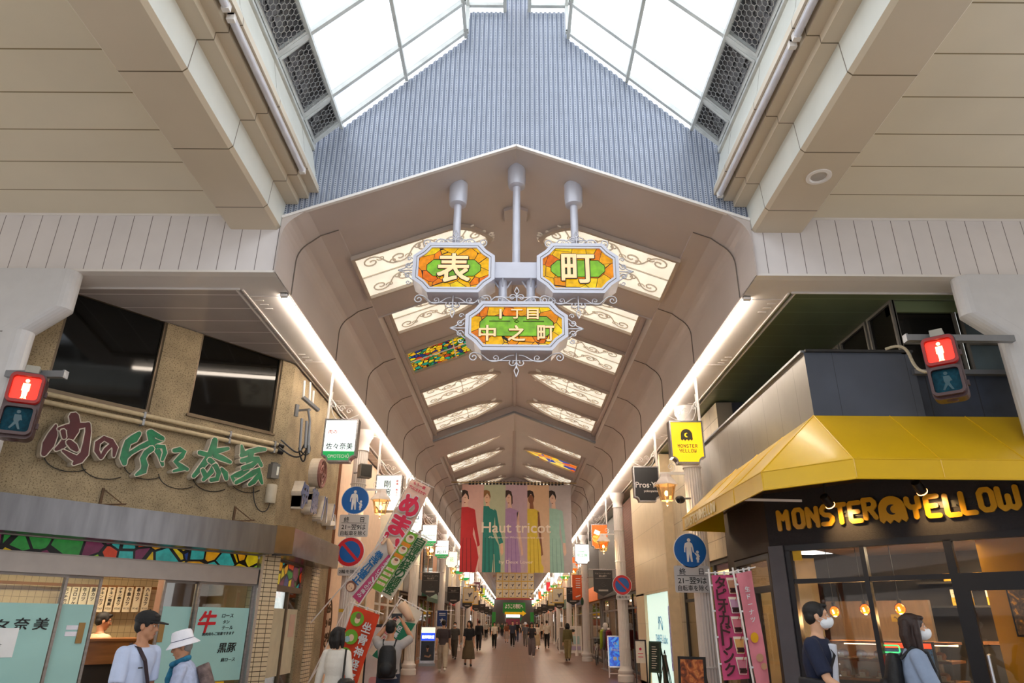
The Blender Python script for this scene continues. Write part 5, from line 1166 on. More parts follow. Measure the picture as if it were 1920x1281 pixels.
# left row
t = thing('shop_wall', 'plain peach rendered wall with a narrow cream window next to the butcher shop', 'wall', (-3.85, 14.3, 0))
mb = MB(); mb.bx((-.3, 0, 0), (0, 6.0, 5.54)); mb.build('wall', PINKW, t)
mb = MB(); mb.tube([(.06, .5, 0), (.06, .5, 5.5)], .04, 8); mb.build('downpipe', M('rust_pipe', '#7a4a2c', rough=.6), t)
mb = MB(); mb.bx((-.01, 3.6, 1.0), (.02, 4.6, 2.3)); mb.build('window', SHOPG, t); mb = MB(); mb.ring([(3.5, .9), (4.7, .9), (4.7, 2.4), (3.5, 2.4)], [(3.6, 1.0), (4.6, 1.0), (4.6, 2.3), (3.6, 2.3)], (.0, 0, 0), (0, 1, 0), (0, 0, 1), (.04, 0, 0)); mb.build('window_frame', CREAMW, t)
shop(-1, 20.4, 25.2, CREAMW, 'cream shop front with white framed glazing beyond the peach wall', frame=WHITE, inside='#d8b888', band=M('cream_band', '#d8cbb0'), parts=3)
shop(-1, 25.3, 30.5, DARKW, 'dark watch shop front with a yellow lit interior behind the light box sign', band=GREYW, inside='#b8902c', frame=BRONZE, parts=2)
shop(-1, 30.6, 37, TERRA, 'tan shop front under a dark green awning', awn=GRNA, inside='#c89860', parts=3, upwin=True)
shop(-1, 37.1, 44, GREYW, 'grey rendered shop front, next after the green awning', inside='#d0b080', band=DARKW, parts=3)
shop(-1, 44.1, 52, CREAMW, 'cream shop front with a red sign band on the far left row', inside='#d8b890', band=REDS, parts=3)
shop(-1, 52.1, 62, BLUEGR, 'blue grey shop front with a navy sign band on the far left row', inside='#d8c090', band=NAVYS, parts=4)
shop(-1, 62.1, 75, PINKW, 'peach shop front with an orange sign band far down the left row', inside='#e0c090', band=ORAS, parts=4)
shop(-1, 75.1, 92, GREYW, 'grey shop front furthest down the left row but one', inside='#e0c898', band=GRNA, parts=5)
shop(-1, 92.1, 130, CREAMW, 'cream shop front at the far end of the left row', inside='#e0c898', band=NAVYS, parts=8)
# right row
shop(1, 12.55, 16.9, STONE, 'stone clad shop front with cream lit interior beside the corner cake shop', inside='#d8c49a', frame=DARK, xf=3.86, hz=2.75, parts=3)
t = thing('clinic_building', 'beige panelled front with a glowing frosted glass pane and blue lettering', 'shop', (3.72, 17.0, 0))
mb = MB(); mb.bx((0, 0, 2.35), (.4, 5.0, 5.54)); mb.bx((0, 0, 0), (.4, .5, 2.4)); mb.bx((0, 3.7, 0), (.4, 5.0, 2.4)); mb.bx((0, 0, 0), (.4, 5, .12)); mb.build('wall', BEIGE, t)
mb = MB(); mb.bx((.08, .5, .12), (.1, 3.7, 2.35)); mb.build('lit_pane', M('glowing_frost', '#dff0ea', rough=.4, es=.6, emit='#dcfff2', var=.1, scale=1.5), t)
mb = MB(); mb.text('THREE-Labo', (.075, 2.0, 1.25), (0, -1, 0), (0, 0, 1), wd=1.5, depth=.004); mb.tube([(.075, 2.0+.25*math.cos(a*.4), 1.62+.16*math.sin(a*.7)) for a in range(16)], .012, 5); mb.build('lettering', M('pale_blue_ink', '#6aa0c8'), t)
mb = MB(); mb.bx((-.1, -.12, 0), (.3, 0, 5.54)); mb.build('pilaster', M('pale_pilaster', '#cdb998', rough=.6), t)
mb = MB(); mb.bx((-.03, -.005, .6), (.0, .48, 2.0)); mb.build('poster', mixpic('violet_poster', [(.3, '#3a2a5a'), (.5, '#8a7ac0'), (.6, '#b0c0e0'), (.7, '#5a4a8a')], 3, .15), t)
mb = MB(); mb.bx((-.9, .9, .006), (-.1, 3.0, .02)); tag(mb.build('door_mat', M('blue_mat', '#2a8ac8', rough=.8)), 'bright blue door mat in front of the glowing clinic pane', 'mat').location = (3.72, 17, 0)
shop(1, 22.1, 26.6, BRICK, 'brown brick building with a recessed shop window behind the second column', inside='#6a4a30', frame=DARK, xf=3.9, parts=2, lamp=False)
shop(1, 26.7, 33, GREYW, 'grey clothes shop front with white slanted lettering on its dark band', inside='#d0b080', band=DARK, btxt='BOUTIQUE', parts=3)
for c in COL.objects:
    pass
shop(1, 33.1, 40, DARKW, 'dark shop front beside the orange banners', inside='#d09858', band=ORAS, parts=3)
shop(1, 40.1, 48, CREAMW, 'cream shop front on the right row behind the third column', inside='#d8b890', band=NAVYS, parts=3, upwin=True)
shop(1, 48.1, 58, PINKW, 'peach shop front with a green sign band on the right row', inside='#e0c090', band=GRNA, parts=4)
shop(1, 58.1, 70, BLUEGR, 'blue grey shop front with a red sign band on the right row', inside='#e0c090', band=REDS, parts=4)
shop(1, 70.1, 90, CREAMW, 'cream shop front furthest down the right row but one', inside='#e0c898', band=ORAS, parts=5)
shop(1, 90.1, 130, GREYW, 'grey shop front at the far end of the right row', inside='#e0c898', band=NAVYS, parts=8)
# ================================================================== BRACKET SIGNS, LANTERNS, BANNERS
WSIGN = M('lit_white_sign', '#eef4f0', rough=.4, es=.95, emit='#f2fff6', var=.05, scale=2); CSIGN = M('lit_cream_sign', '#f4f0dc', rough=.4, es=.85, emit='#fff4d4', var=.06)
GBAND = M('green_sign_band', '#0f9a4c', rough=.4, es=.5); YSIGN = M('lit_yellow_sign', '#f2c410', rough=.4, es=.8, var=.04); BSIGN = M('black_sign', '#17181a', rough=.3)
OSIGN = M('lit_orange_sign', '#e8641c', rough=.4, es=.7, var=.1); RSIGN = M('lit_red_sign', '#c01c2a', rough=.4, es=.6); LGS = M('lit_lime_sign', '#a8b820', rough=.4, es=.5); MARS = M('maroon_sign', '#4a1424', rough=.4, es=.2)
SFRAME = M('sign_chrome', '#a8a4a4', rough=.25, metal=.85); LGREEN = M('pale_green_ink', '#58b070', es=.4)
def bsign_shape(w, h, c=.1):
    P = [(-w/2, h/2), (w/2, h/2), (w/2, -h/2+c)]
    P += [(w/2-c*math.sin(a)+0, -h/2+c*math.cos(a)-0) for a in [PI/8*i for i in range(1, 4)]]
    P = [(w/2, h/2), (-w/2, h/2), (-w/2, -h/2+c)]
    P += [(-w/2+c*math.sin(i*PI/8)*1.0, -h/2+c*math.cos(i*PI/8)) for i in range(1, 4)]+[(-w/2+c, -h/2), (w/2-c, -h/2)]
    P += [(w/2-c*math.cos(i*PI/8), -h/2+c*math.sin(i*PI/8)) for i in range(1, 4)]+[(w/2, -h/2+c)]
    return P
def bracket_sign(side, Y, lab, face, rows=(), band=None, w=.56, h=.72, zc=4.36, xp=3.14, extra=None, bandtxt=None, scroll=True, frame=None):
    """projecting lit sign hung from the soffit by a pipe; its face looks down the street"""
    xc = side*(xp-w/2+.01)
    t = thing('bracket_sign', lab, 'shop sign', (xc, Y, zc), 0, 'projecting shop signs')
    o = bsign_shape(w, h); i_ = bsign_shape(w-.05, h-.05, .09)
    mb = MB(); mb.ring(o, i_, (0, -.1, 0), (1, 0, 0), (0, 0, 1), (0, .02, 0)); mb.ext(o, (0, -.08, 0), (1, 0, 0), (0, 0, 1), (0, .16, 0)); mb.build('sign_case', frame or SFRAME, t, smooth=35)
    mb = MB(); mb.ext(i_, (0, -.088, 0), (1, 0, 0), (0, 0, 1), (0, .004, 0)); mb.build('panel', face, t)
    if band:
        zb = -h/2+.025; cc = .09
        q = [(-w/2+.025, zb+.15), (w/2-.025, zb+.15), (w/2-.025, zb+cc)]+[(w/2-.025-cc*math.cos(i*PI/8), zb+cc*math.sin(i*PI/8)) for i in (3, 2, 1)]
        q = [(w/2-.025, zb+.15), (-w/2+.025, zb+.15), (-w/2+.025, zb+cc)]+[(-w/2+.025+cc*math.sin(i*PI/8), zb+cc*math.cos(i*PI/8)) for i in range(1, 4)]+[(-w/2+.025+cc, zb), (w/2-.025-cc, zb)]+[(w/2-.025-cc*math.cos(i*PI/8), zb+cc*math.sin(i*PI/8)) for i in range(1, 4)]+[(w/2-.025, zb+cc)]
        mb = MB(); mb.ext(q, (0, -.091, 0), (1, 0, 0), (0, 0, 1), (0, .003, 0)); mb.build('green_band', band, t)
        if bandtxt: mb = MB(); mb.text(bandtxt, (0, -.092, zb+.075), (1, 0, 0), (0, 0, 1), wd=w*.62, h=.07, depth=.002, bold=.01); mb.build('band_lettering', WHITE, t)
    mats = {}
    for r in rows:
        txt, x, z, hh, mt = r[:5]; vert = len(r) > 5 and r[5] == 'v'
        mb = mats.setdefault(mt, MB())
        if vert: mb.vtext(txt, (x, -.09, z), (1, 0, 0), (0, 0, 1), hh, depth=.002, bold=.02)
        else: mb.text(txt, (x, -.09, z), (1, 0, 0), (0, 0, 1), h=hh, depth=.002, bold=.015, wd=(r[5] if len(r) > 5 else None))
    for mt, mb in mats.items(): mb.build('lettering', mt, t)
    if extra: extra(t)
    mb = MB(); xo = side*(w/2-.015); mb.tube([(xo, 0, ZS-zc-.002), (xo, 0, h/2)], .024, 8); mb.bar((xo, 0, h/2-.0), (xo, 0, -h/2+.1), .03, .05); mb.build('pole', WHITE, t, smooth=40)
    if scroll:
        mb = MB(); P = lambda pts: [(side*(w/2-.03-a), 0, h/2+b) for a, b in pts]
        for pts, r in ((spiral(.06, .26, .055, 1.2, PI, -1, 12), .007), (spiral(.2, .2, .06, 1.3, 0, 1, 12), .007), (spiral(.33, .16, .055, 1.3, 0, 1, 12), .007), (bez((0, .38), (.12, .3), (.1, .1), (.3, .01), 8), .008), (bez((.02, .5), (.0, .1), (.1, .0), (.2, .01), 8), .007), (bez((.5, .1), (.4, .05), (.35, .02), (.28, .01), 6), .007)):
            mb.tube(P(pts), r, 5)
        mb.build('scroll_grille', WHITE, t)
    return t
INK2 = M('sign_ink', '#101828', rough=.5); REDI2 = M('sign_red_ink', '#d02030', rough=.5)
bracket_sign(-1, 11.1, 'lit white butcher sign with small red characters, black brush name and green band', WSIGN, [('肉の', -.13, .14, .07, REDI2), ('佐々奈美', .0, -.1, .11, INK2, .44)], GBAND, bandtxt='OMOTECHŌ')
def ghost_art(t):
    mb = MB(); mb.ext([(a*.19, .1+b*.19) for a, b in GHOST], (0, -.091, 0), (1, 0, 0), (0, 0, 1), (0, .003, 0)); mb.build('ghost_mark', M('brown_ink', '#3a3416', rough=.5), t)
    mb = MB(); mb.ext([(a*.19, .115+b*.19) for a, b in moon(.2)], (0, -.095, 0), (1, 0, 0), (0, 0, 1), (0, .003, 0)); mb.build('moon_eye', YSIGN, t)
    mb = MB()
    for s, z, n in (('MONSTER', -.07, 7), ('YELLOW', -.15, 6)):
        for i, ch in enumerate(s): fat(mb, ch, ((i-(n-1)/2)*.048, -.09, z), (1, 0, 0), (0, 0, 1), .036, .06, .008, .002)
    mb.build('lettering', M('brown_ink'), t)
bracket_sign(1, 11.2, 'lit yellow sign with a dark ghost emblem and blocky lettering above the awning', YSIGN, extra=ghost_art, zc=4.40)
bracket_sign(1, 14.9, 'black sign with white slanted lettering behind the first right lantern', BSIGN, [('Pros·Y', -.02, -.02, .12, WHITE, .44), ('yokoyama', .08, -.16, .06, WHITE, .3)], h=.76, zc=4.4)
bracket_sign(-1, 15.7, 'lit white sign with three stacked black characters beside the first left lantern', WSIGN, [('剛腕堂', -.03, .2, .16, INK2, 'v'), ('頭痛・巻き爪', .19, .27, .06, REDI2, 'v')], h=.82, w=.6, zc=4.3)
bracket_sign(-1, 20.0, 'lit white sign partly hidden by the pink and white leaning flag', WSIGN, [('u', .12, .05, .1, NAVYS), ('body', .05, -.08, .08, GREYW)], h=.8, w=.56, zc=4.3)
bracket_sign(-1, 24.0, 'lit white sign with pale grey lettering and a green foot, beyond the leaning flags', WSIGN, [('Boutique', 0, 0, .07, GREYW, .42)], GBAND, zc=4.32, bandtxt='OMOTECHŌ')
bracket_sign(-1, 28.6, 'lit white watch shop sign with pink script, two black characters and green band', WSIGN, [('時計めがね', -.02, .12, .07, M('pink_ink', '#d85080'), .4), ('松井', 0, -.1, .13, INK2, .4)], GBAND, zc=4.3, bandtxt='OMOTECHŌ')
bracket_sign(-1, 33.3, 'lit cream sign with a faint green mark behind the fifth left lantern', CSIGN, [('花', 0, 0, .2, LGREEN)], zc=4.3)
bracket_sign(-1, 38, 'lit white sign with a green foot and black mark, left of the fashion banner edge', WSIGN, [('茶', 0, 0, .2, INK2)], GBAND, zc=4.3)
bracket_sign(-1, 43, 'lit white sign with green foot under the red dress corner of the banner', WSIGN, [], GBAND, zc=4.25)
bracket_sign(-1, 48, 'round-cornered plain lit white sign far down the left row', WSIGN, [], None, zc=4.3)
bracket_sign(-1, 52, 'black sign with two white brush characters far down the left row', BSIGN, [('花も', 0, .12, .22, WHITE, 'v')], zc=3.6, h=.95, scroll=False)
bracket_sign(-1, 57, 'maroon sign with white characters far down the left row', MARS, [('日本', 0, .1, .2, WHITE), ('茶房', 0, -.15, .2, WHITE)], zc=4.2)
bracket_sign(-1, 62, 'black sign with a yellow character far down the left row', BSIGN, [('の', 0, 0, .3, YSIGN)], zc=4.2)
bracket_sign(-1, 67, 'lime green sign far down the left row', LGS, zc=4.2)
for k, y in enumerate((72, 78, 85, 93, 102)): bracket_sign(-1, y, 'small lit white sign, %s of the farthest on the left row' % ORD[k], WSIGN, [], GBAND, zc=4.25, scroll=False)
def bread(t):
    mb = MB(); mb.ext([(.24*math.cos(a*PI/12)-.0, -.06+.17*math.sin(a*PI/12)) for a in range(24)], (0, -.091, 0), (1, 0, 0), (0, 0, 1), (0, .002, 0)); mb.build('bread_picture', mixpic('bread', [(.3, '#c0601a'), (.5, '#f0a038'), (.6, '#f8c060'), (.75, '#d87820')], 9, .7), t)
    mb = MB(); mb.ext([(-.2, .1), (-.02, .04), (.03, .16), (-.14, .23)], (0, -.094, 0), (1, 0, 0), (0, 0, 1), (0, .002, 0)); mb.build('butter_picture', CSIGN, t)
bracket_sign(1, 23.6, 'lit orange sign showing buttered toast, by the second right column', OSIGN, extra=bread, zc=4.28, h=.8)
bracket_sign(1, 29.5, 'lit white sign with pale green lettering next after the toast sign', WSIGN, [('Flower', -.02, .1, .06, LGREEN, .3), ('花工房', .0, -.05, .12, LGREEN, .44)], zc=4.25, h=.8, w=.62)
bracket_sign(1, 35, 'lit orange sign with a white letter at the edge of the fashion banner', OSIGN, [('A', .02, -.08, .2, WHITE)], zc=4.25)
bracket_sign(1, 40, 'lit white sign with a green foot behind the third right lantern', WSIGN, [], GBAND, zc=4.2)
for k, (y, f, b) in enumerate(((46, WSIGN, None), (51, WSIGN, GBAND), (57, RSIGN, None), (62, WSIGN, GBAND), (68, WSIGN, GBAND), (75, OSIGN, None), (83, WSIGN, GBAND), (92, WSIGN, None), (102, WSIGN, GBAND))):
    bracket_sign(1, y, 'lit %s sign, %s of the farthest on the right row' % ('white' if f is WSIGN else 'red' if f is RSIGN else 'orange', ORD[k]), f, [], b, zc=4.25, scroll=False)
# ---- street lanterns on the columns
LGL = glass('lantern_glass', '#ffeed2', refl=.5, base=.05, rough=.15); LBULB = M('lantern_bulb', '#ffe0a0', es=30, emit='#ffc874'); LROOF = M('lantern_roof', '#e0d4cc', rough=.4); LBAR = M('lantern_bars', '#b89a70', rough=.4, metal=.4)
def lantern(post=False):
    t = thing('street_lantern', '', 'lantern')
    if post: mb = MB(); mb.tube([(.5, 0, -3.87), (.5, 0, ZS-3.89)], .035, 8); mb.lathe([(.09, -3.87), (.09, -3.7), (.04, -3.6)], (.5, 0, 0), 12); mb.build('post', WHITE, t, smooth=40)
    sq = lambda r, z: [(r*math.cos(a), r*math.sin(a), z) for a in [PI/6+i*PI/3 for i in range(6)]]
    mb = MB()
    for r0, z0, r1, z1 in ((.23, .17, .12, .30), (.12, .30, .10, .36), (.24, .15, .23, .17)):
        a, b = sq(r0, z0), sq(r1, z1)
        for i in range(6): mb.quad(a[i], a[(i+1) % 6], b[(i+1) % 6], b[i])
    mb.poly(sq(.10, .36)); mb.poly(list(reversed(sq(.24, .15)))); mb.build('roof', LROOF, t)
    mb = MB(); a, b = sq(.18, .15), sq(.115, -.13)
    for i in range(6): mb.quad(a[i], b[i], b[(i+1) % 6], a[(i+1) % 6])
    mb.build('glass_body', LGL, t)
    mb = MB()
    for i in range(6): mb.bar(a[i], b[i], .014, .014); mb.bar(b[i], b[(i+1) % 6], .016, .016)
    mb.lathe([(.0, -.24), (.02, -.22), (.015, -.17), (.05, -.14), (.11, -.13)], n=10); mb.build('cage', LBAR, t)
    mb = MB(); mb.ball((0, 0, .0), (.035, .035, .05), 10); mb.build('bulb', LBULB, t)
    mb = MB(); mb.bar((-.1, 0, .38), (.5, 0, .38), .03, .045); mb.tube([(a, 0, b) for a, b in spiral(.12, .5, .09, 1.3, -PI/2, 1, 14)], .007, 5); mb.tube([(a, 0, b) for a, b in spiral(.4, .2, .08, 1.3, PI/2, -1, 14)], .007, 5); mb.build('arm', WHITE, t)
    return t
lan = lantern(); fl = True; lan2 = lantern(True); fl2 = True
for sg, sn, ys in ((-1, 'left', LCOL+[40, 50.5, 61.5, 72.5, 84, 98, 106]), (1, 'right', RCOL+[39.5, 50, 60.5, 71.5, 83, 97, 105])):
    for k, y in enumerate(sorted(ys)):
        if y in LCOL+RCOL: t = lan if fl else dup(lan); fl = False
        else: t = lan2 if fl2 else dup(lan2); fl2 = False
        t.location = (sg*2.88, y-.0, 3.88); t.rotation_euler = (0, 0, 0 if sg > 0 else PI); t['group'] = 'hexagonal street lanterns'
        t['label'] = 'glowing hexagonal lantern, %s from the crossing along the %s columns' % (ORD[k], sn)
        if y < 60:
            l = bpy.data.lights.new('lantern', 'POINT'); l.energy = 13; l.color = (1, .72, .42); l.shadow_soft_size = .08; q = bpy.data.objects.new('lantern_light', l); COL.objects.link(q); q.parent = t; q.location = (0, 0, -.3)
# ---- road signs on the columns
BLUES = M('sign_blue', '#0a5aa8', rough=.3, var=.03); REDSG = M('sign_red', '#b81a24', rough=.3, var=.03); PLATE = M('plate_grey', '#bdbcbc', rough=.4, var=.04); RETRO = M('sign_white', '#d8dadc', rough=.4)
def disc(r, n=36): return [(r*math.cos(2*PI*i/n), r*math.sin(2*PI*i/n)) for i in range(n)]
MAN = [(-.02, .12), (.03, .12), (.065, .09), (.08, .02), (.085, -.06), (.065, -.06), (.05, .03), (.04, .04), (.045, -.06), (.05, -.22), (.02, -.22), (.0, -.08), (-.02, -.22), (-.05, -.22), (-.05, -.06), (-.045, .04), (-.06, .02), (-.07, -.06), (-.09, -.05), (-.085, .04), (-.065, .1)]
KID = [(.12, -.06), (.15, -.06), (.175, -.11), (.16, -.12), (.15, -.1), (.165, -.155), (.15, -.16), (.148, -.21), (.135, -.21), (.133, -.16), (.127, -.21), (.112, -.21), (.115, -.16), (.1, -.15), (.118, -.1), (.1, -.08), (.08, -.045), (.09, -.04)]
def roundsign(kind, x, y, z, lab, d=.6):
    t = thing('road_sign', lab, 'road sign', (x, y, z))
    U, V = (1, 0, 0), (0, 0, 1)
    mb = MB(); mb.ext(disc(d/2), (0, 0, 0), U, V, (0, .012, 0)); mb.build('rim', RETRO, t)
    if kind == 'walk':
        mb = MB(); mb.ext(disc(d/2-.014), (0, -.002, 0), U, V, (0, .002, 0)); mb.build('face', BLUES, t)
        mb = MB(); k = d/.6
        mb.ext([(a*k-.02, b*k+.02) for a, b in MAN], (0, -.004, 0), U, V, (0, .002, 0)); mb.ext([(a*.032*k/.3+-.012, b*.032*k/.3+.175*k) for a, b in disc(.3, 14)], (0, -.004, 0), U, V, (0, .002, 0))
        mb.ext([(a*k-.01, b*k) for a, b in KID], (0, -.004, 0), U, V, (0, .002, 0)); mb.ext([(a+.127*k, b-.03*k) for a, b in disc(.025, 12)], (0, -.004, 0), U, V, (0, .002, 0)); mb.build('figures', RETRO, t)
    else:
        mb = MB(); mb.ext(disc(d/2-.014), (0, -.002, 0), U, V, (0, .002, 0)); mb.build('red_ring', REDSG, t)
        mb = MB(); mb.ext(disc(d/2-.085), (0, -.004, 0), U, V, (0, .002, 0)); mb.build('blue_centre', BLUES, t)
        mb = MB(); r = d/2-.07; mb.bar((-r*.7, -.0055, r*.7), (r*.7, -.0055, -r*.7), .002, .06, up=(0, 0, 1)); mb.build('red_slash', REDSG, t)
    mb = MB(); mb.bar((0, .012, d*.25), (0, .2, d*.25), .05, .03); mb.bar((0, .012, -d*.25), (0, .2, -d*.25), .05, .03); mb.build('bracket', GREY, t); return t
def plate(x, y, z, w, h, rows, lab):
    t = thing('sign_plate', lab, 'road sign', (x, y, z)); mb = MB(); mb.ext(rrect(w, h, .03), (0, 0, 0), (1, 0, 0), (0, 0, 1), (0, .01, 0)); mb.build('plate', PLATE, t)
    mb = MB()
    for r in rows:
        if r[0] == '-': mb.bar((-w*.42, -.001, r[1]), (w*.42, -.001, r[1]), .002, .008)
        else: mb.text(r[0], (r[3] if len(r) > 3 else 0, -.0005, r[1]), (1, 0, 0), (0, 0, 1), h=r[2], wd=(r[4] if len(r) > 4 else None), depth=.001, bold=.015)
    mb.build('lettering', INK, t); mb = MB(); mb.bar((0, .01, 0), (0, .2, 0), .05, .03); mb.build('bracket', GREY, t); return t
rows1 = [('終', .125, .11, -.16), ('日', .125, .1, .17), ('-', .055), ('21−翌9は', -.025, .105, 0, .5), ('自転車を除く', -.15, .095, 0, .52)]
for sg, sn, px, py, Y in ((-1, 'left', 666, 938, 14.72), (1, 'right', 1294, 1032, 12.72)):
    c = atY(px, py, Y); roundsign('walk', c.x, Y, c.z, 'round blue sign of a walking adult and child on the first %s column' % sn)
    c2 = atY(663 if sg < 0 else 1298, 986 if sg < 0 else 1086, Y); plate(c2.x, Y, c2.z, .62, .45, rows1, 'grey hours plate under the blue walking sign on the first %s column' % sn)
c = atY(656, 1035, 14.7); roundsign('park', c.x, 14.7, c.z, 'red and blue no-parking disc on the first left column')
c = atY(653, 1072, 14.7); plate(c.x, 14.7, c.z, .44, .16, [('2輪を除く', 0, .075, 0, .38)], 'small plate under the no-parking disc on the first left column')
c = atX(1172, 1097, 3.36); roundsign('park', 3.38, 22.45, atY(1172, 1097, 22.45).z, 'red and blue no-parking disc on the second right column')
plate(3.40, 22.45, atY(1173, 1120, 22.45).z, .44, .16, [('2輪を除く', 0, .075, 0, .38)], 'small plate under the no-parking disc on the second right column')
# ---- black pennants on the columns
PEN = M('pennant_charcoal', '#2c2826', rough=.6); PENT = M('pennant_ink', '#a89c90', rough=.6)
pen = None
for sg, sn, ys in ((-1, 'left', LCOL[1:]), (1, 'right', RCOL[1:])):
    for k, y in enumerate(ys):
        lab = 'charcoal pennant with pale lettering on the %s column of the %s row' % (ORD[k+1], sn)
        if pen is None:
            t = pen = thing('pennant', lab, 'pennant')
            mb = MB(); mb.ext([(-.3, 0), (.3, 0), (.3, -.62), (0, -.78), (-.3, -.62)], (0, -.02, 0), (1, 0, 0), (0, 0, 1), (0, .02, 0)); mb.build('cloth', PEN, t)
            mb = MB(); mb.text('アルファーガーデン', (0, -.021, -.1), (1, 0, 0), (0, 0, 1), wd=.5, h=.05, depth=.001); mb.text('岡山城下', (0, -.021, -.18), (1, 0, 0), (0, 0, 1), wd=.24, h=.06, depth=.001, bold=.02); mb.bar((-.24, -.021, -.25), (.24, -.021, -.25), .002, .006); mb.bar((-.15, -.021, -.6), (.15, -.021, -.6), .002, .05)
            mb.build('lettering', PENT, t)
            mb = MB(); mb.tube([(.1, .0, -.42), (.03, -.022, -.36), (-.08, -.022, -.42), (0, -.022, -.5), (.09, -.022, -.45), (0, -.022, -.42)], .004, 4); mb.build('pattern', M('pennant_faint', '#4a4442'), t)
            mb = MB(); mb.tube([(-.4, -.01, .02), (.45, -.01, .02)], .012, 6); mb.ball((-.41, -.01, .02), .02, 8); mb.build('rod', SFRAME, t)
        else: t = dup(pen)
        t.location = (sg*2.82, y, 3.16); t.rotation_euler = (0, 0, 0); t['label'] = lab; t['group'] = 'charcoal pennants on the columns'
# ---- paper poster flags, orange banners and others
def mottled(name, a, b, c, scale): return mixpic(name, [(.3, a), (.48, b), (.56, c), (.75, a)], scale, 0)
PAPERF = M('ochre_border', '#d8b050', rough=.7); ARTF = mottled('grey_floral_print', '#d8d0c0', '#c8c0b0', '#5a5a62', 7)
pos = None; k_ = 0
def poster_flag(loc, lab, grp, s=1.0):
    global pos
    if pos is None:
        t = pos = thing('poster', lab, 'poster', group=grp)
        mb = MB(); mb.bx((-.28, 0, -.36), (.28, .01, .36)); mb.build('border', PAPERF, t); mb = MB(); mb.bx((-.25, -.003, -.31), (.25, 0, .31)); mb.build('print', M('poster_ground', '#d9cdb4', rough=.7), t)
        mb = MB()
        for i in range(7):
            a = 1.6+i*.42; r = .13+.07*((i*3) % 4)/3; q = (.05+.02*i, -.1+.035*i)
            mb.ext([(0, 0), (.05*math.cos(a+1.1), .05*math.sin(a+1.1)), (r*math.cos(a), r*math.sin(a)), (.05*math.cos(a-1.1), .05*math.sin(a-1.1))], (q[0], -.005-.0006*i, q[1]), (1, 0, 0), (0, 0, 1), (0, .002, 0))
        mb.ext(rrect(.16, .05, .02), (-.08, -.005, -.22), (1, 0, 0), (0, 0, 1), (0, .002, 0)); mb.build('motif', M('motif_grey', '#5a585e', rough=.7), t)
    else: t = dup(pos, label=lab, group=grp)
    t.location = loc; t.scale = (s, s, s); return t
Yb = 62.0; c0 = atY(930, 1128, Yb); c1 = atY(1001, 1072, Yb); pw = (c1.x-c0.x)/6
for r in range(5):
    for c in range(6): poster_flag((c0.x+pw*(c+.5), Yb, c0.z+.30+pw*1.24*(r+.5)), 'ochre bordered poster, %s from the left in the %s row up of the hung sheet' % (ORD[c], ORD[r]), 'posters of the hung sheet', pw/.56*.99)
t = thing('hanging_rail', 'long thin rails carrying the sheet of ochre posters across the arcade', 'rail'); mb = MB(); mb.tube([(c0.x-.3, Yb+.05, c0.z+.30+pw*6.2), (c1.x+.3, Yb+.05, c0.z+.30+pw*6.2)], .03, 6); mb.build('top_rail', SFRAME, t)
mb = MB(); mb.bar((c0.x, Yb+.04, c0.z+.2), (c1.x, Yb+.04, c0.z+.2), .06, .12); mb.build('bottom_rail', M('red_rail', '#b04030'), t)
mb = MB()
for x in (c0.x+.2, c1.x-.2): mb.tube([(x, Yb+.05, c0.z+.3+pw*6.2), (x, Yb+.05, zr(x)-.02)], .012, 5)
mb.build('wire', GREY, t)
for k, (x, y) in enumerate(((-2.75, 45), (-2.75, 50.5), (2.75, 44.5), (2.75, 50))): poster_flag((x, y-.05, 3.17), 'ochre bordered poster hanging alone under a lantern, %s' % ('nearer on the left', 'farther on the left', 'nearer on the right', 'farther on the right')[k], 'posters under lanterns', 1.25)
def hang(x, y, z, w, h, mat, lab, rows=(), tilt=0, ink=None):
    t = thing('hanging_banner', lab, 'banner', (x, y, z)); mb = MB(); mb.bx((-w/2, 0, -h/2), (w/2, .012, h/2)); mb.build('cloth', mat, t)
    if rows:
        mb = MB()
        for tx, xx, zz, hh in rows: mb.vtext(tx, (xx, -.002, zz), (1, 0, 0), (0, 0, 1), hh, depth=.001, bold=.03)
        mb.build('lettering', ink or WHITE, t)
    mb = MB(); mb.tube([(-w/2-.05, 0, h/2+.01), (w/2+.3, 0, h/2+.01)], .012, 6); mb.build('rod', SFRAME, t); return t
c = atY(1083, 1102, 34.25); hang(c.x, c.y, c.z, .5, 1.1, M('orange_cloth', '#d8581c', rough=.6), 'orange cloth banner with white bars beside the third right column')
t = [o for o in COL.objects if o.name.startswith('hanging_banner') and o.type == 'EMPTY'][0]
mb = MB()
for z, wd in ((.4, .26), (.3, .26), (.2, .26), (.1, .26), (.0, .26)): mb.bar((-.13+.05, -.002, z), (wd-.13+.0, -.002, z), .002, .03)
mb.bar((-.1, -.002, -.42), (.12, -.002, -.34), .002, .05); mb.build('print', WHITE, t)
c = atY(1097, 1099, 34.2); hang(c.x, c.y, c.z, .24, .75, M('lime_cloth', '#b8b820', rough=.6), 'narrow lime banner with dark vertical characters beside the orange one', [('商店街大売出', 0, .27, .1)], ink=NAVYS)
c = atX(1097, 1122, 3.22); t = thing('post_box_marker', 'small dark green oval marker on the third right column', 'marker', (3.23, 34.1, 2.55)); mb = MB(); mb.ball((0, 0, 0), (.07, .03, .18), 10); mb.build('oval', GRNA, t)
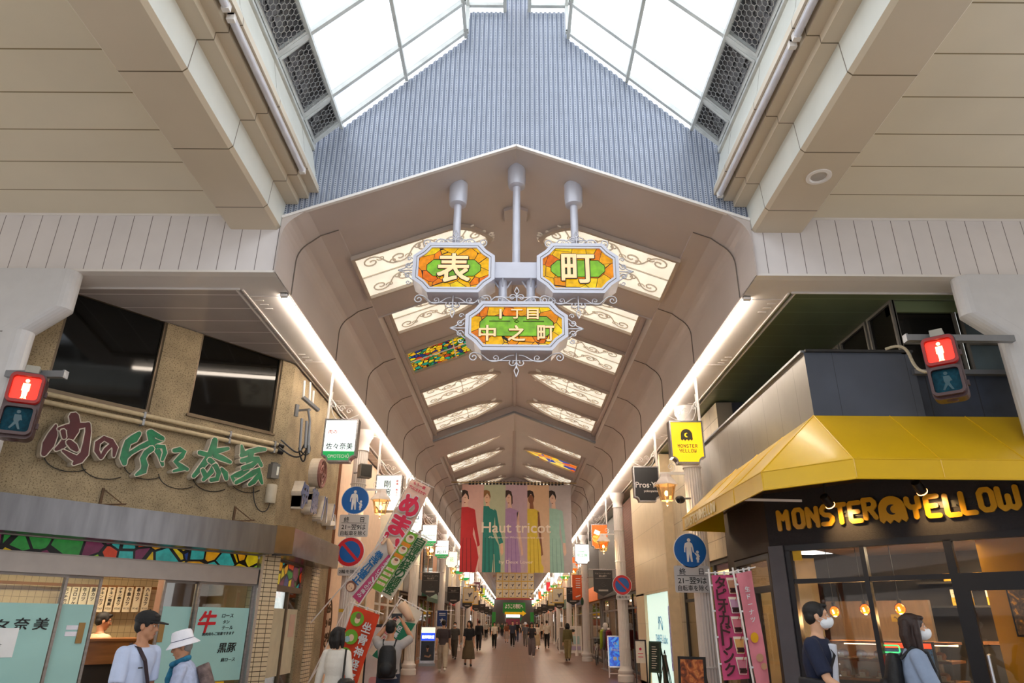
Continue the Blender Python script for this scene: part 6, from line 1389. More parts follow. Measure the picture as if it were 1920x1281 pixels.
# ---- fashion banner with five women in plain dresses
YB = 26.5; bl = atY(861, 1073, YB); tr_ = atY(1070, 910, YB); BW, BH = tr_.x-bl.x, tr_.z-bl.z; bx0, bz0 = bl.x, bl.z
t = thing('fashion_banner', 'large five-striped banner of women in red, teal, lilac, yellow and mint dresses', 'banner', (bx0, YB, bz0))
cols = [('#d8b0a6', '#b01c24', '#e2bfa8', '#3a2a24'), ('#b8bfa2', '#1f7c74', '#e0b89a', '#8a6238'), ('#bfa6b4', '#a888b4', '#dcb8a2', '#3a2822'), ('#d8b898', '#dcc244', '#8a5a40', '#2e201c'), ('#b8b2b2', '#9cc4b6', '#e0bfa8', '#2a1e1a')]
sw = BW/5; U, V = (1, 0, 0), (0, 0, 1)
for i, (bgc, dr, sk, hr) in enumerate(cols):
    x = i*sw; O = lambda d: (x, -.002*d, 0)
    mb = MB(); n = 6
    for q in range(n): mb.quad((x+sw*q/n, .01*math.sin(i*1.7+q), 0), (x+sw*(q+1)/n, .01*math.sin(i*1.7+q+1) if q < n-1 else .01*math.sin((i+1)*1.7), 0), (x+sw*(q+1)/n, .0, BH), (x+sw*q/n, .0, BH))
    mb.build('stripe', M('banner_ground_%d' % i, bgc, rough=.7, var=.04), t)
    k = BH
    P = lambda pts: [(a*sw, b*k) for a, b in pts]
    mb = MB(); sh = .60 if i in (0, 1) else .56
    skirt = [(0, 0), (.88, 0), (.86, .12), (.72, .3), (.55, .42), (.58, .55), (.62, .68), (.5, .715), (.28, .735), (.0, .73)] if i == 0 else [(0, 0), (.82, 0), (.82, .1), (.72, .3), (.46, .42), (.5, .56), (.56, .69), (.3, .72), (.24, .745), (0, .745)] if i == 1 else [(0, 0), (.72, 0), (.66, .2), (.52, .42), (.5, .56), (.6, .69), (.42, .71), (.2, .73), (0, .71)] if i == 2 else [(0, 0), (.7, 0), (.72, .06), (.62, .1), (.6, .3), (.44, .43), (.46, .56), (.52, .69), (.34, .715), (0, .72)] if i == 3 else [(0, 0), (.62, 0), (.62, .1), (.56, .3), (.44, .43), (.46, .56), (.5, .7), (.3, .72), (0, .725)]
    mb.ext(P(skirt), O(4), U, V, (0, .002, 0))
    if i in (0, 1, 4):
        sl = [(.5, .72), (.62, .7), (.72, .52), (.88, .3), (.78, .28), (.62, .46), (.5, .56)] if i == 0 else [(.5, .715), (.6, .69), (.72, .52), (.92, .33), (.74, .31), (.58, .46)] if i == 1 else [(.48, .71), (.6, .69), (.66, .5), (.72, .33), (.58, .33), (.5, .5)]
        mb.ext(P(sl), O(5), U, V, (0, .002, 0))
    mb.build('dress_print', M('dress_%d' % i, dr, rough=.65, var=.06), t)
    mb = MB(); hx, hz = (.2, .835) if i == 0 else (.17, .83)
    mb.ext([(hx*sw+a*1.15*sw, hz*k+b*1.0*sw) for a, b in [(.12*math.cos(q*PI/10), .2*math.sin(q*PI/10)) for q in range(20)] if hx+a*1.15 > 0.0], O(4), U, V, (0, .002, 0))
    mb.ext(P([(.1, .71), (.3, .71), (.26, .8), (.12, .8)]), O(3), U, V, (0, .002, 0))
    hands = {0: [(.78, .29), (.86, .29), (.9, .2), (.84, .19)], 1: [(.8, .32), (.9, .32), (.94, .22), (.86, .18), (.8, .22)], 2: [(.52, .68), (.6, .68), (.66, .5), (.78, .28), (.82, .2), (.74, .18), (.7, .26), (.55, .46)], 3: [(.46, .69), (.54, .68), (.6, .5), (.66, .28), (.7, .2), (.62, .18), (.6, .26), (.5, .46)], 4: [(.6, .33), (.7, .33), (.74, .22), (.66, .18), (.6, .23)]}[i]
    mb.ext(P(hands), O(4), U, V, (0, .002, 0)); mb.build('skin_print', M('skin_print_%d' % i, sk, rough=.65), t)
    mb = MB(); hp = [(.0, .84), (.0, .93), (.12, .935), (.26, .92), (.32, .86), (.33 if i in (0, 2) else .28, .78 if i == 2 else .82), (.28, .76 if i == 2 else .83), (.26, .86), (.16, .895)]
    mb.ext(P(hp), O(6), U, V, (0, .002, 0)); mb.build('hair_print', M('hair_print_%d' % i, hr, rough=.7), t)
    mb = MB(); mb.ext(P([(.1, .845), (.15, .848), (.2, .845), (.15, .84)]), O(7), U, V, (0, .001, 0)); mb.ext(P([(.1, .785), (.14, .79), (.19, .785), (.14, .778)]), O(7), U, V, (0, .001, 0)); mb.build('face_print', M('face_print', '#8a4038'), t)
    mb = MB()
    for q in (.12, .3, .5): mb.ext(P([(q, 0), (q+.03, 0), (q*.9+.02, .38), (q*.9, .38)]), O(5), U, V, (0, .001, 0))
    mb.build('pleat_print', M('pleat_%d' % i, '#5e0e14' if i == 0 else '#0e4844' if i == 1 else '#8868a0' if i == 2 else '#b09020' if i == 3 else '#7aa096', rough=.7), t)
mb = MB(); LT = M('banner_lettering', '#f2e4d4', rough=.6, var=.02)
mb.text('Haut tricot', (BW*.5, -.02, BH*.5), U, V, wd=BW*.62, h=BH*.115, depth=.002, bold=.016); mb.text('-Made-to-order Wholegarment knit dress-', (BW*.5, -.02, BH*.385), U, V, wd=BW*.5, h=BH*.03, depth=.002); mb.text('by Deux Lover', (BW*.5, -.02, BH*.11), U, V, wd=BW*.3, h=BH*.045, depth=.002); mb.build('lettering', LT, t)
mb = MB(); mb.tube([(-.5, .02, BH+.08), (BW+.5, .02, BH+.08)], .025, 8); mb.build('rod', M('bamboo_rod', '#b8a070', rough=.5), t)
mb = MB()
for q in range(28): mb.bx((.3+q*(BW-.6)/27-.05, .0, BH-.02), (.3+q*(BW-.6)/27+.03, .04, BH+.12))
mb.build('clip', BLACK, t)
mb = MB()
for s, xx in ((-1, .1), (1, BW-.1)):
    p = atY(838 if s < 0 else 1092, 870, YB); zc_ = zr(p.x)-.03
    mb.tube([(xx, .02, BH+.08), (p.x-bx0, .0, zc_-bz0)], .008, 5); mb.tube([(p.x-bx0, 0, zc_-bz0), (s*2.9+(-bx0), -1.5, 4.9-bz0)], .006, 5)
mb.build('wire', BLACK, t)
# ---- green festival arch at the far end
GRN = M('festival_green', '#1f7a2c', rough=.6, es=.12)
t = thing('festival_arch', 'far green hanging arch with a yellow arrow and black lettering across the street', 'arch', (0, 74, 2.6))
a = atY(943, 1130, 74); b = atY(985, 1150, 74)
mb = MB(); mb.bx((a.x, 0, b.z-2.6), (b.x, .1, a.z-2.6)); mb.build('upper_board', GRN, t)
mb = MB(); mb.bx((a.x+.2, -.06, b.z-2.75), (b.x-.3, .0, b.z-2.5)); mb.ext([(b.x-.3, b.z-2.9), (b.x+.1, b.z-2.62), (b.x-.3, b.z-2.35)], (0, -.06, 0), (1, 0, 0), (0, 0, 1), (0, .06, 0)); mb.build('arrow', M('festival_yellow', '#e0b010', es=.25), t)
mb = MB(); mb.text('ようこそ表町へ', ((a.x+b.x)/2, -.01, a.z-2.6-.35), (1, 0, 0), (0, 0, 1), wd=(b.x-a.x)*.8, h=.42, depth=.02, bold=.05); mb.build('lettering', WHITE, t)
mb = MB(); mb.ext([(a.x+.3, b.z-3.0), (b.x-.3, b.z-3.0), (b.x-.7, b.z-3.8), (a.x+.7, b.z-3.8)], (0, .2, 0), (1, 0, 0), (0, 0, 1), (0, .05, 0)); mb.build('lower_board', M('festival_teal', '#157a4a', es=.15), t); mb = MB(); mb.bx((-.7, .15, b.z-3.7), (.7, .2, b.z-3.1)); mb.build('centre_badge', M('festival_red', '#7a3048', es=.05), t)
for s in (-1, 1): mb = MB(); mb.bx((s*1.75, 0, -2.6), (s*2.1, .3, .0)); mb.build('post', GRN, t)
mb = MB(); mb.bx((-1.2, 131-.15, 1.8), (1.2, 131, 3.4)); o = tag(mb.build('video_screen', M('video_white', '#f0f4ff', es=3)), 'bright white screen glowing at the far end of the street', 'screen')
for s, sn in ((-1, 'left'), (1, 'right')):
    mb = MB(); mb.poly([(s*3.95, 85.5, 3.1), (s*3.95, 88.2, 3.1), (s*3.2, 88.2, 2.6), (s*3.2, 85.5, 2.6)]); mb.poly([(s*3.2, 85.5, 2.6), (s*3.2, 88.2, 2.6), (s*3.2, 88.2, 2.3), (s*3.2, 85.5, 2.3)]); tag(mb.build('far_awning', M('far_awning_yellow', '#c88a14', es=.2)), 'yellow awning far down the %s row' % sn, 'awning')
# ================================================================== PEOPLE
SKIN = M('skin', '#d0a080', rough=.5, var=.05, scale=12); SKIN2 = M('skin_tan', '#b88464', rough=.5, var=.05, scale=12)
HAIR = M('black_hair', '#141010', rough=.65, var=.3, scale=40); HAIRB = M('brown_hair', '#2c1a16', rough=.6, var=.3, scale=40)
def CL(n, c=None, **k): return M('cloth_'+n, c, rough=.85, var=k.get('var', .1), scale=k.get('scale', 9), bump=.25, bscale=35)
def remesh(mb, voxel, smooth=3):
    me = mb.mesh('tmp', SKIN); o = bpy.data.objects.new('tmp', me); COL.objects.link(o)
    r = o.modifiers.new('r', 'REMESH'); r.mode = 'VOXEL'; r.voxel_size = voxel; r.use_smooth_shade = True
    if smooth: q = o.modifiers.new('s', 'SMOOTH'); q.factor = .5; q.iterations = smooth
    dg = bpy.context.evaluated_depsgraph_get(); dg.update()
    m2 = bpy.data.meshes.new_from_object(o.evaluated_get(dg)); bpy.data.objects.remove(o); bpy.data.meshes.remove(me)
    return m2
def link(me, name, mat, parent, label=None):
    me.materials.clear(); me.materials.append(mat); me.name = name
    o = bpy.data.objects.new(name, me); COL.objects.link(o); o.parent = parent
    if label: o['label'] = label
    return o
def cap(mb, pts, rs, n=10):
    """tapered limb with round ends"""
    mb.tube(pts, rs, n)
    for p, r in ((pts[0], rs[0]), (pts[-1], rs[-1])): mb.ball(tuple(p), r*.99, n)
def loft(mb, secs, n=18):
    """closed body of stacked ellipses: (centre, rx, ry, xaxis, yaxis)"""
    b = len(mb.v)
    for c, rx, ry, ax, ay in secs:
        for j in range(n): q = 2*PI*j/n; mb.v.append(Vector(c)+ax*(rx*math.cos(q))+ay*(ry*math.sin(q)))
    k = len(secs)
    for i in range(k-1):
        for j in range(n): mb.f.append((b+i*n+j, b+i*n+(j+1) % n, b+(i+1)*n+(j+1) % n, b+(i+1)*n+j)); mb.m.append(0)
    mb.f.append(tuple(b+j for j in reversed(range(n)))); mb.m.append(0); mb.f.append(tuple(b+(k-1)*n+j for j in range(n))); mb.m.append(0)
def d2r(a): return math.radians(a)
def fingers(mb, w, d, nrm, s, curl, side):
    """palm and five fingers from the wrist w along d; nrm = palm normal, side = thumb side (+1/-1)"""
    d, nrm = d.normalized(), nrm.normalized(); a = d.cross(nrm).normalized()*side
    c = w+d*.045*s
    for k in (-1, -.33, .33, 1): cap(mb, [w+a*(.014*k*s), w+d*.085*s+a*(.028*k*s)], [.016*s, .0135*s], 8)
    for k, L in ((1, .068), (.36, .078), (-.3, .072), (-.95, .056)):
        p = w+d*.085*s+a*(.029*k*s); q = d; pts = [p]
        for sg_ in (.45, .32, .23):
            q = (Matrix.Rotation(d2r(curl)*side, 3, a) @ q) if False else (q*math.cos(d2r(curl))+nrm*math.sin(d2r(curl))).normalized()
            pts.append(pts[-1]+q*(L*sg_*s))
        cap(mb, pts, [.0095*s, .009*s, .0085*s, .0072*s], 8)
    p = w+d*.022*s+a*.022*s; q = (d*.6+a*.75+nrm*.25).normalized(); p2 = p+q*.038*s; q2 = (d*.85+a*.35+nrm*.4).normalized()
    cap(mb, [p, p2, p2+q2*.03*s], [.014*s, .011*s, .0085*s], 8)
def person(label, loc, rz, H=1.7, lean=4, arms=None, legs=None, head=(0, 0), top=None, bottom=None, hair='short', hairmat=None, sleeve='short', skirt=0, fem=False, near=False, skin=None, mask=False, hat=None, shoe='#1c1a1a', long_top=0, hoodie=False, group=None, wide=0):
    """stands at loc facing local +y; arms/legs = (left, right); arm = (forward, outward, elbow) in degrees or two joints"""
    t = thing('person', label, 'person', loc, rz, group); s = H/1.7; vx = (.0085 if near else .018)*s
    skin = skin or SKIN; hairmat = hairmat or HAIR; top = top or CL('grey', '#8a8a8a'); bottom = bottom or CL('charcoal', '#26262a')
    legs = legs or ((12, 8), (-10, 14)); arms = arms or ((-8, 8, 14), (10, 8, 16))
    sw = (.155 if fem else .178)*s; hw = .088*s
    # legs: find the hip height that sets the lower foot on the ground
    def leg(side, f, k):
        A = Vector((side*hw, 0, 0)); d = Vector((0, math.sin(d2r(f)), -math.cos(d2r(f)))); K = A+d*.42*s
        d2 = Vector((0, math.sin(d2r(f-k)), -math.cos(d2r(f-k)))); return A, K, K+d2*.405*s
    JL = [leg(sd, *lg) for sd, lg in ((-1, legs[0]), (1, legs[1]))]
    low = min(j[2].z for j in JL); hip = Vector((0, 0, -low+.075*s)); JL = [[p+hip for p in j] for j in JL]
    RT = Matrix.Rotation(-d2r(lean), 3, 'X'); X_, Y_ = Vector((1, 0, 0)), RT @ Vector((0, 1, 0)); sp = lambda z, y=0, x=0: hip+RT @ Vector((x*s, y*s, z*s))
    def torso(mb, g=0.0, z0=-.1, z1=.56, f=1.0):
        fb = .94 if fem else 1
        T = [(-.12, .15, .105), (-.02, .165, .115), (.08, .145 if fem else .152, .10), (.18, .128 if fem else .148, .095), (.3, .15 if fem else .165, .112), (.4, .155 if fem else .178, .108), (.47, .15 if fem else .175, .09), (.515, .11, .07), (.56, .056, .056)]
        loft(mb, [(sp(z, .0 if z < .2 else -.012), (rx*fb+g)*s*f, (ry*fb+g)*s*f, X_, Y_) for z, rx, ry in T if z0 <= z <= z1])
    SH = [sp(.455, -.012, sd*sw/s) for sd in (-1, 1)]
    AR = []
    for sd, a, S in zip((-1, 1), arms, SH):
        if len(a) == 2: E, W = Vector(a[0])*s, Vector(a[1])*s
        else:
            R_ = Matrix.Rotation(-sd*d2r(a[1]), 3, 'Y')
            E = S+R_ @ Vector((0, math.sin(d2r(a[0])), -math.cos(d2r(a[0]))))*.285*s
            W = E+R_ @ Vector((-sd*.02, math.sin(d2r(a[0]+a[2])), -math.cos(d2r(a[0]+a[2]))))*.25*s
        AR.append((S, E, W))
    # head frame
    neck = sp(.55, -.01); HC = neck+RT @ Vector((0, .02*s, 0))+Vector((0, 0, .145*s))
    HR = (Matrix.Rotation(d2r(head[0]), 3, 'Z') @ Matrix.Rotation(d2r(head[1]), 3, 'X')).to_4x4(); HX = Matrix.Translation(HC) @ HR @ Matrix.Scale(s, 4)
    hp = lambda x, y, z: HX @ Vector((x, y, z))
    body = MB()
    body.ball((0, -.012, .03), (.076, .095, .085), 18, X=HX, k=12); body.ball((0, .018, -.035), (.061, .072, .075), 16, X=HX, k=10); body.ball((0, .06, -.093), (.028, .024, .022), 10, X=HX)
    body.tube([hp(0, .083, .02), hp(0, .098, -.012), hp(0, .108, -.034)], [.009*s, .012*s, .015*s], 8); body.ball((0, .07, .028), (.052, .022, .014), 12, X=HX)
    body.ball((0, .083, -.062), (.023, .012, .010), 10, X=HX)
    for sd in (-1, 1): body.ball((sd*.077, -.008, -.012), (.011, .02, .031), 10, X=HX); body.ball((sd*.04, .062, -.02), (.022, .018, .02), 8, X=HX)
    cap(body, [sp(.46, -.015), neck, hp(0, -.02, -.05)], [.06*s, .052*s, .052*s], 12)
    torso(body, -.012)
    for sd, (S, E, W) in zip((-1, 1), AR):
        cap(body, [S, S.lerp(E, .4), E, E.lerp(W, .35), W], [.05*s, .046*s, .038*s, .04*s, .027*s], 10)
        d = (W-E).normalized()
        if near: fingers(body, W, d, Vector((-sd*.9, .3, 0)) if abs(d.z) > .5 else Vector((0, .3, -1)), s*1.02, 16, -sd if abs(d.z) > .5 else sd)
        else: cap(body, [W, W+d*.08*s], [.03*s, .034*s], 8); cap(body, [W+d*.08*s, W+d*.15*s], [.03*s, .016*s], 8); cap(body, [W+d*.03*s, W+d*.08*s+Vector((-sd*.0, .05*s, 0))], [.014*s, .011*s], 6)
    for A, K, Fo in JL: cap(body, [A, A.lerp(K, .5), K, K.lerp(Fo, .3), Fo], [.083*s, .075*s, .052*s, .056*s, .036*s], 10)
    link(remesh(body, vx), 'body', skin, t)
    # face
    mb = MB()
    for sd in (-1, 1): mb.ball((sd*.030, .080, .010), (.0125, .008, .0065), 10, X=HX)
    e = mb.build('eyes', M('eye_white', '#d8d0c8', rough=.3), t, smooth=True); mb = MB()
    for sd in (-1, 1): mb.ball((sd*.030, .0865, .010), (.006, .0035, .006), 8, X=HX); mb.ball((sd*.031, .084, .031), (.019, .006, .0035), 8, X=HX)
    mb.build('iris_brow', HAIR, t, smooth=True)
    if not mask: mb = MB(); mb.ball((0, .092, -.062), (.018, .006, .006), 10, X=HX); mb.build('lips', M('lips', '#a0604c', rough=.5), t, smooth=True)
    else:
        mb = MB(); mb.ball((0, .052, -.052), (.068, .076, .052), 18, X=HX, k=10); mb.ball((0, .11, -.04), (.03, .022, .035), 12, X=HX)
        link(remesh(mb, .006*s if near else .015, 2), 'face_mask', M('mask_white', '#e6eaf0', rough=.8), t); mb = MB()
        for sd in (-1, 1): mb.tube([hp(sd*.06, .07, -.03), hp(sd*.082, -.015, .0)], .002*s, 4); mb.tube([hp(sd*.06, .06, -.075), hp(sd*.082, -.015, -.03)], .002*s, 4)
        mb.build('mask_loop', M('mask_white'), t)
    # hair and hats
    hb = MB()
    if hat != 'bucket' or True:
        if hair == 'short':
            hb.ball((0, -.022, .045), (.083, .1, .083), 16, X=HX, k=10); hb.ball((0, -.052, -.0), (.078, .062, .075), 14, X=HX)
            for sd in (-1, 1): hb.ball((sd*.066, .02, .03), (.016, .03, .04), 8, X=HX)
            hb.ball((0, .062, .092), (.06, .032, .022), 12, X=HX)
        else:
            L = {'bob': .14, 'long': .25, 'pony': .05}[hair]
            hb.ball((0, -.022, .042), (.09, .105, .088), 16, X=HX, k=10)
            for sd in (-1, 1): cap(hb, [hp(sd*.07, .01, .05), hp(sd*.09, -.0, -.05), hp(sd*.085, -.0, -L)], [.03*s, .032*s, .022*s], 8)
            for x in (-.055, 0, .055): cap(hb, [hp(x, -.07, .04), hp(x*1.15, -.085, -.06), hp(x*1.1, -.07, -L)], [.042*s, .045*s, .03*s], 8)
            hb.ball((0, .06, .085), (.07, .035, .022), 12, X=HX); hb.ball((0, -.045, .03-L*.5), (.092, .068, .05+L*.5), 16, X=HX)
            if hair == 'pony': cap(hb, [hp(0, -.1, .03), hp(0, -.15, -.03), hp(0, -.14, -.12)], [.03*s, .03*s, .012*s], 8)
    link(remesh(hb, .007*s if near else .016*s, 2), 'hair', hairmat, t)
    if hat == 'cap':
        mb = MB(); mb.ball((0, -.014, .062), (.094, .112, .078), 20, X=HX, k=12); mb.lathe([(.0, .03), (.1, .03), (.1, .05), (0, .05)], n=20, X=HX @ Matrix.Translation((0, -.012, 0)) @ Matrix.Diagonal((.95, 1.12, 1, 1)))
        mb.ext([(.078*math.cos(a), .09+.1*math.sin(a)) for a in [i*PI/10 for i in range(11)]]+[(-.078, .04), (.078, .04)], hp(0, 0, .045), HX.to_3x3() @ Vector((1, 0, 0)), HX.to_3x3() @ Vector((0, 1, -.08)), HX.to_3x3() @ Vector((0, 0, .010))); mb.ball((0, -.014, .14), (.01, .01, .006), 8, X=HX)
        mb.build('cap', M('cap_black', '#151517', rough=.8, bump=.3), t, smooth=35)
    if hat == 'bucket':
        mb = MB(); Y1 = HX @ Matrix.Translation((0, -.015, .02)) @ Matrix.Diagonal((1, 1.12, 1, 1)); mb.lathe([(.158, -.012), (.155, -.006), (.108, .045), (.104, .055), (.096, .12), (.085, .145), (.05, .155), (0, .156)], n=28, X=Y1); mb.lathe([(.156, -.014), (.1, .03), (.098, .06)], n=28, X=Y1); mb.build('bucket_hat', M('hat_white', '#e4e4ec', rough=.85, bump=.2), t, smooth=50)
        mb = MB(); mb.lathe([(.109, .047), (.1075, .053)], n=28, X=Y1); mb.build('hat_band', NAVYS, t)
    # clothes
    sh = MB(); torso(sh, .018, z0=-.02 if not long_top else -.12, z1=.53)
    if long_top: loft(sh, [(sp(z, 0), (rx)*s, (ry)*s, X_, Y_) for z, rx, ry in ((-.12-long_top, .19, .14), (-.05, .19, .14), (.1, .17, .12))])
    for sd, (S, E, W) in zip((-1, 1), AR):
        if sleeve == 'short': P = [S, S.lerp(E, .5), S.lerp(E, .86)]; Q = [.07*s, .07*s, .068*s]
        elif sleeve == 'long': P = [S, S.lerp(E, .5), E, E.lerp(W, .5), E.lerp(W, .95)]; Q = [.068*s, .062*s, .054*s, .048*s, .04*s]
        else: P = [S, S.lerp(E, .12)]; Q = [.062*s, .06*s]
        sh.tube(P, Q, 12); sh.ball(tuple(P[0]), Q[0], 12)
        sh.tube([sp(.49, -.012, sd*.06), S+Vector((0, 0, .01*s))], [.05*s, .052*s], 10)
    link(remesh(sh, .011*s if near else .02*s, 3), 'shirt', top, t)
    bt = MB()
    if skirt:
        loft(bt, [(hip+Vector((0, .0, -skirt*s)), (.24+wide)*s, (.2+wide)*s, Vector((1, 0, 0)), Vector((0, 1, 0))), (hip+Vector((0, 0, -skirt*.5*s)), (.21+wide)*s, (.17+wide)*s, Vector((1, 0, 0)), Vector((0, 1, 0))), (sp(0), .175*s, .13*s, X_, Y_), (sp(.1), .15*s, .11*s, X_, Y_)])
        link(remesh(bt, .02*s, 3), 'skirt', bottom, t)
    else:
        bt.ball(tuple(hip+Vector((0, 0, .02*s))), (.168*s, .125*s, .13*s), 14)
        for A, K, Fo in JL: bt.tube([A+Vector((0, 0, .05*s)), A.lerp(K, .5), K, K.lerp(Fo, .5), K.lerp(Fo, .93)], [.1*s, (.098+wide)*s, (.078+wide)*s, (.072+wide)*s, (.06+wide*.6)*s], 12)
        link(remesh(bt, .012*s if near else .02*s, 3), 'trousers', bottom, t)
    for A, K, Fo in JL:
        mb = MB(); mb.ball((Fo.x, Fo.y+.05*s, Fo.z-.035*s), (.044*s, .125*s, .042*s), 12); mb.ball((Fo.x, Fo.y, Fo.z-.01*s), (.042*s, .05*s, .05*s), 10)
        link(remesh(mb, .014*s, 2), 'shoe', M('shoe_'+shoe, shoe, rough=.6), t)
    t['_'] = 0; del t['_']
    return t, dict(sp=sp, hip=hip, HX=HX, hp=hp, AR=AR, s=s, X=X_, Y=Y_, SH=SH)
def strap(mb, pts, wd=.035, th=.006): 
    for a, b in zip(pts, pts[1:]): mb.bar(a, b, wd, th, up=(0, 1, .3))
def backpack(t, k, mat, lab=None, big=1.0):
    sp, s, X, Y = k['sp'], k['s'], k['X'], k['Y']; mb = MB()
    loft(mb, [(sp(z, -.19), rx*s*big, ry*s*big, X, Y) for z, rx, ry in ((.0, .11, .06), (.03, .14, .08), (.25, .14, .085), (.4, .12, .07), (.46, .08, .045))]); mb.ball(tuple(sp(.14, -.27)), (.1*s, .05*s, .1*s), 12)
    o = link(remesh(mb, .014*s, 3), 'backpack', mat, t, lab); mb = MB()
    for sd in (-1, 1): mb.tube([sp(.42, -.14, sd*.08), sp(.53, -.05, sd*.1), sp(.5, .07, sd*.11), sp(.36, .125, sd*.12), sp(.2, .1, sd*.14), sp(.08, -.1, sd*.13)], .014*s, 6)
    mb.build('strap', mat, t)
def at_head(px, py, Y, head_z_frac=.918):
    p = atY(px, py, Y); return (p.x, p.y, 0), p.z/head_z_frac
def seat_head(t, k, px, py, Y):
    """slide and scale the figure so its head centre is where it stands in the frame, feet on the ground"""
    p = atY(px, py, Y); h = k['HX'].translation; f = p.z/h.z; t.scale = (f, f, f)
    q = Matrix.Rotation(t.rotation_euler[2], 3, 'Z') @ (h*f); t.location = (p.x-q.x, p.y-q.y, 0)
def turn_to(dx, dy): return math.atan2(-dx, dy)
# ---- the seven near ones
HP = (276, 1174, 6.95); loc, H = at_head(*HP)
t, k = person('person in black cap and pale tee with a cross-body strap, walking past the butcher counter', loc, turn_to(.92, -.3), H, lean=9, head=(22, -6), arms=((-6, 12, 14), (6, 10, 16)), legs=((-14, 6), (20, 10)), top=CL('sky_tee', '#b9c6e4', var=.04), bottom=CL('beige_trousers', '#8a7a66'), hat='cap', near=True, skin=SKIN2)
seat_head(t, k, *HP)
sp = k['sp']; mb = MB(); strap(mb, [sp(.53, -.06, .075), sp(.515, .055, .085), sp(.42, .135, .05), sp(.25, .145, -.04), sp(.08, .135, -.13), sp(.03, .02, -.2)], .04, .008); strap(mb, [sp(.53, -.06, .075), sp(.4, -.13, .02), sp(.05, -.12, -.16), sp(.03, .02, -.2)], .04, .008); mb.build('strap', M('strap_plum', '#2a1c26', rough=.7), t)
mb = MB(); mb.box((0, 0, 0), (.1, .26, .2), X=Matrix.Translation(sp(-.05, -.02, -.24))); mb.build('shoulder_bag', M('bag_black', '#18161a', rough=.7), t); mb = MB(); mb.box(tuple(sp(.36, .136, .08)), (.05, .004, .01)); mb.build('chest_mark', INK, t)
HP = (341, 1213, 7.35); loc, H = at_head(*HP, .88)
t, k = person('stooping person in white bucket hat, blue scarf and pale jacket, walking left', loc, turn_to(-1, -.25), H, lean=24, head=(8, -16), arms=((10, 12, 30), (-10, 14, 30)), top=CL('pale_jacket', '#aab4d0', var=.12, scale=25), bottom=CL('grey_trousers', '#6a6a70'), hat='bucket', near=True, sleeve='long', skin=SKIN2, hairmat=M('grey_hair', '#8a8684', rough=.6), long_top=.12)
seat_head(t, k, *HP)
sp = k['sp']; mb = MB(); ring_ = [(sp(.545, .0)+k['X']*(.085*math.cos(a))*k['s']+k['Y']*(.09*math.sin(a))*k['s']) for a in [i*PI/8 for i in range(16)]]; mb.tube(ring_, .03*k['s'], 8, closed=True); mb.tube([sp(.53, .08, .03), sp(.42, .16, .04), sp(.2, .18, .06), sp(.0, .17, .06)], [.035*k['s'], .045*k['s'], .05*k['s'], .05*k['s']], 8); link(remesh(mb, .01, 2), 'scarf', M('scarf_teal', '#1f6a8a', rough=.9, var=.4, scale=14, bump=.4), t)
mb = MB(); mb.tube([k['hp'](.075, .0, .01), k['hp'](.055, .085, .012), k['hp'](.02, .098, .012), k['hp'](-.02, .098, .012), k['hp'](-.055, .085, .012), k['hp'](-.075, .0, .01)], .003, 5); mb.build('glasses', M('gold_rim', '#b89a40', rough=.3, metal=.6), t)
mb = MB(); loft(mb, [(sp(z, -.2), rx*k['s'], .07*k['s'], k['X'], k['Y']) for z, rx in ((.02, .12), (.2, .14), (.36, .12), (.42, .08))]); link(remesh(mb, .015, 2), 'rucksack', M('rucksack_patterned', '#6a5a58', rough=.9, var=.5, scale=18), t)
c = FL.at(186, 1168, -1.75); p = Vector((AL_[0]+c[0]*math.cos(aL)-1.75*math.sin(aL), AL_[1]+c[0]*math.sin(aL)+1.75*math.cos(aL), 0))
person('shop worker in cream jacket behind the counter, facing away', p, turn_to(.45, 1), c[1]/.918, lean=6, head=(-30, -10), top=CL('cream_jacket', '#cdbd9c'), bottom=CL('dark_apron', '#2c2c30'), near=True, sleeve='long', skin=SKIN2, arms=((14, 10, 50), (10, 10, 50)))
HP = (636, 1193, 9.6); loc, H = at_head(*HP)
t, k = person('person with black bob and white blouse carrying a black tote, facing away', loc, turn_to(.25, 1), H, lean=2, fem=True, hair='bob', head=(-25, 4), top=CL('white_blouse', '#d8d2c8', var=.04), bottom=CL('black_skirt', '#18181c'), skirt=.6, near=True, sleeve='long', arms=((-4, 14, 12), (-6, 16, 18)))
seat_head(t, k, *HP)
sp = k['sp']; mb = MB(); loft(mb, [(sp(z, -.06, .22), .09*k['s']*f, .2*k['s']*f, k['X'], k['Y']) for z, f in ((-.2, .9), (-.05, 1.05), (.12, 1.0), (.16, .7))]); link(remesh(mb, .012, 2), 'tote_bag', M('tote_black', '#121214', rough=.45), t); mb = MB(); mb.tube([sp(.14, .06, .22), sp(.5, .02, .16), sp(.52, -.05, .16), sp(.14, -.18, .22)], .014, 6); mb.build('strap', M('tote_black'), t)
HP = (734, 1178, 11.1); loc, H = at_head(*HP)
t, k = person('person in grey tee with black backpack, both arms raised holding a phone', loc, turn_to(.02, 1), H, lean=-3, head=(-12, 10), arms=(((-.27, .18, 1.43), (-.10, .3, 1.66)), ((.30, .16, 1.45), (.12, .3, 1.68))), legs=((-4, 4), (5, 4)), top=CL('grey_tee', '#a39e9c', var=.04), bottom=CL('denim', '#222a3c'), near=True, skin=SKIN2)
seat_head(t, k, *HP)
backpack(t, k, M('pack_black', '#101013', rough=.6, bump=.3), big=1.05)
Wl, Wr = k['AR'][0][2], k['AR'][1][2]; mb = MB(); mb.box(tuple((Wl+Wr)/2+Vector((0, .03, .1))), (.17, .012, .075)); ph = tag(mb.build('phone', BLACK), 'black phone held up sideways in two hands', 'phone'); ph.location = t.location; ph.rotation_euler = t.rotation_euler; ph.scale = t.scale
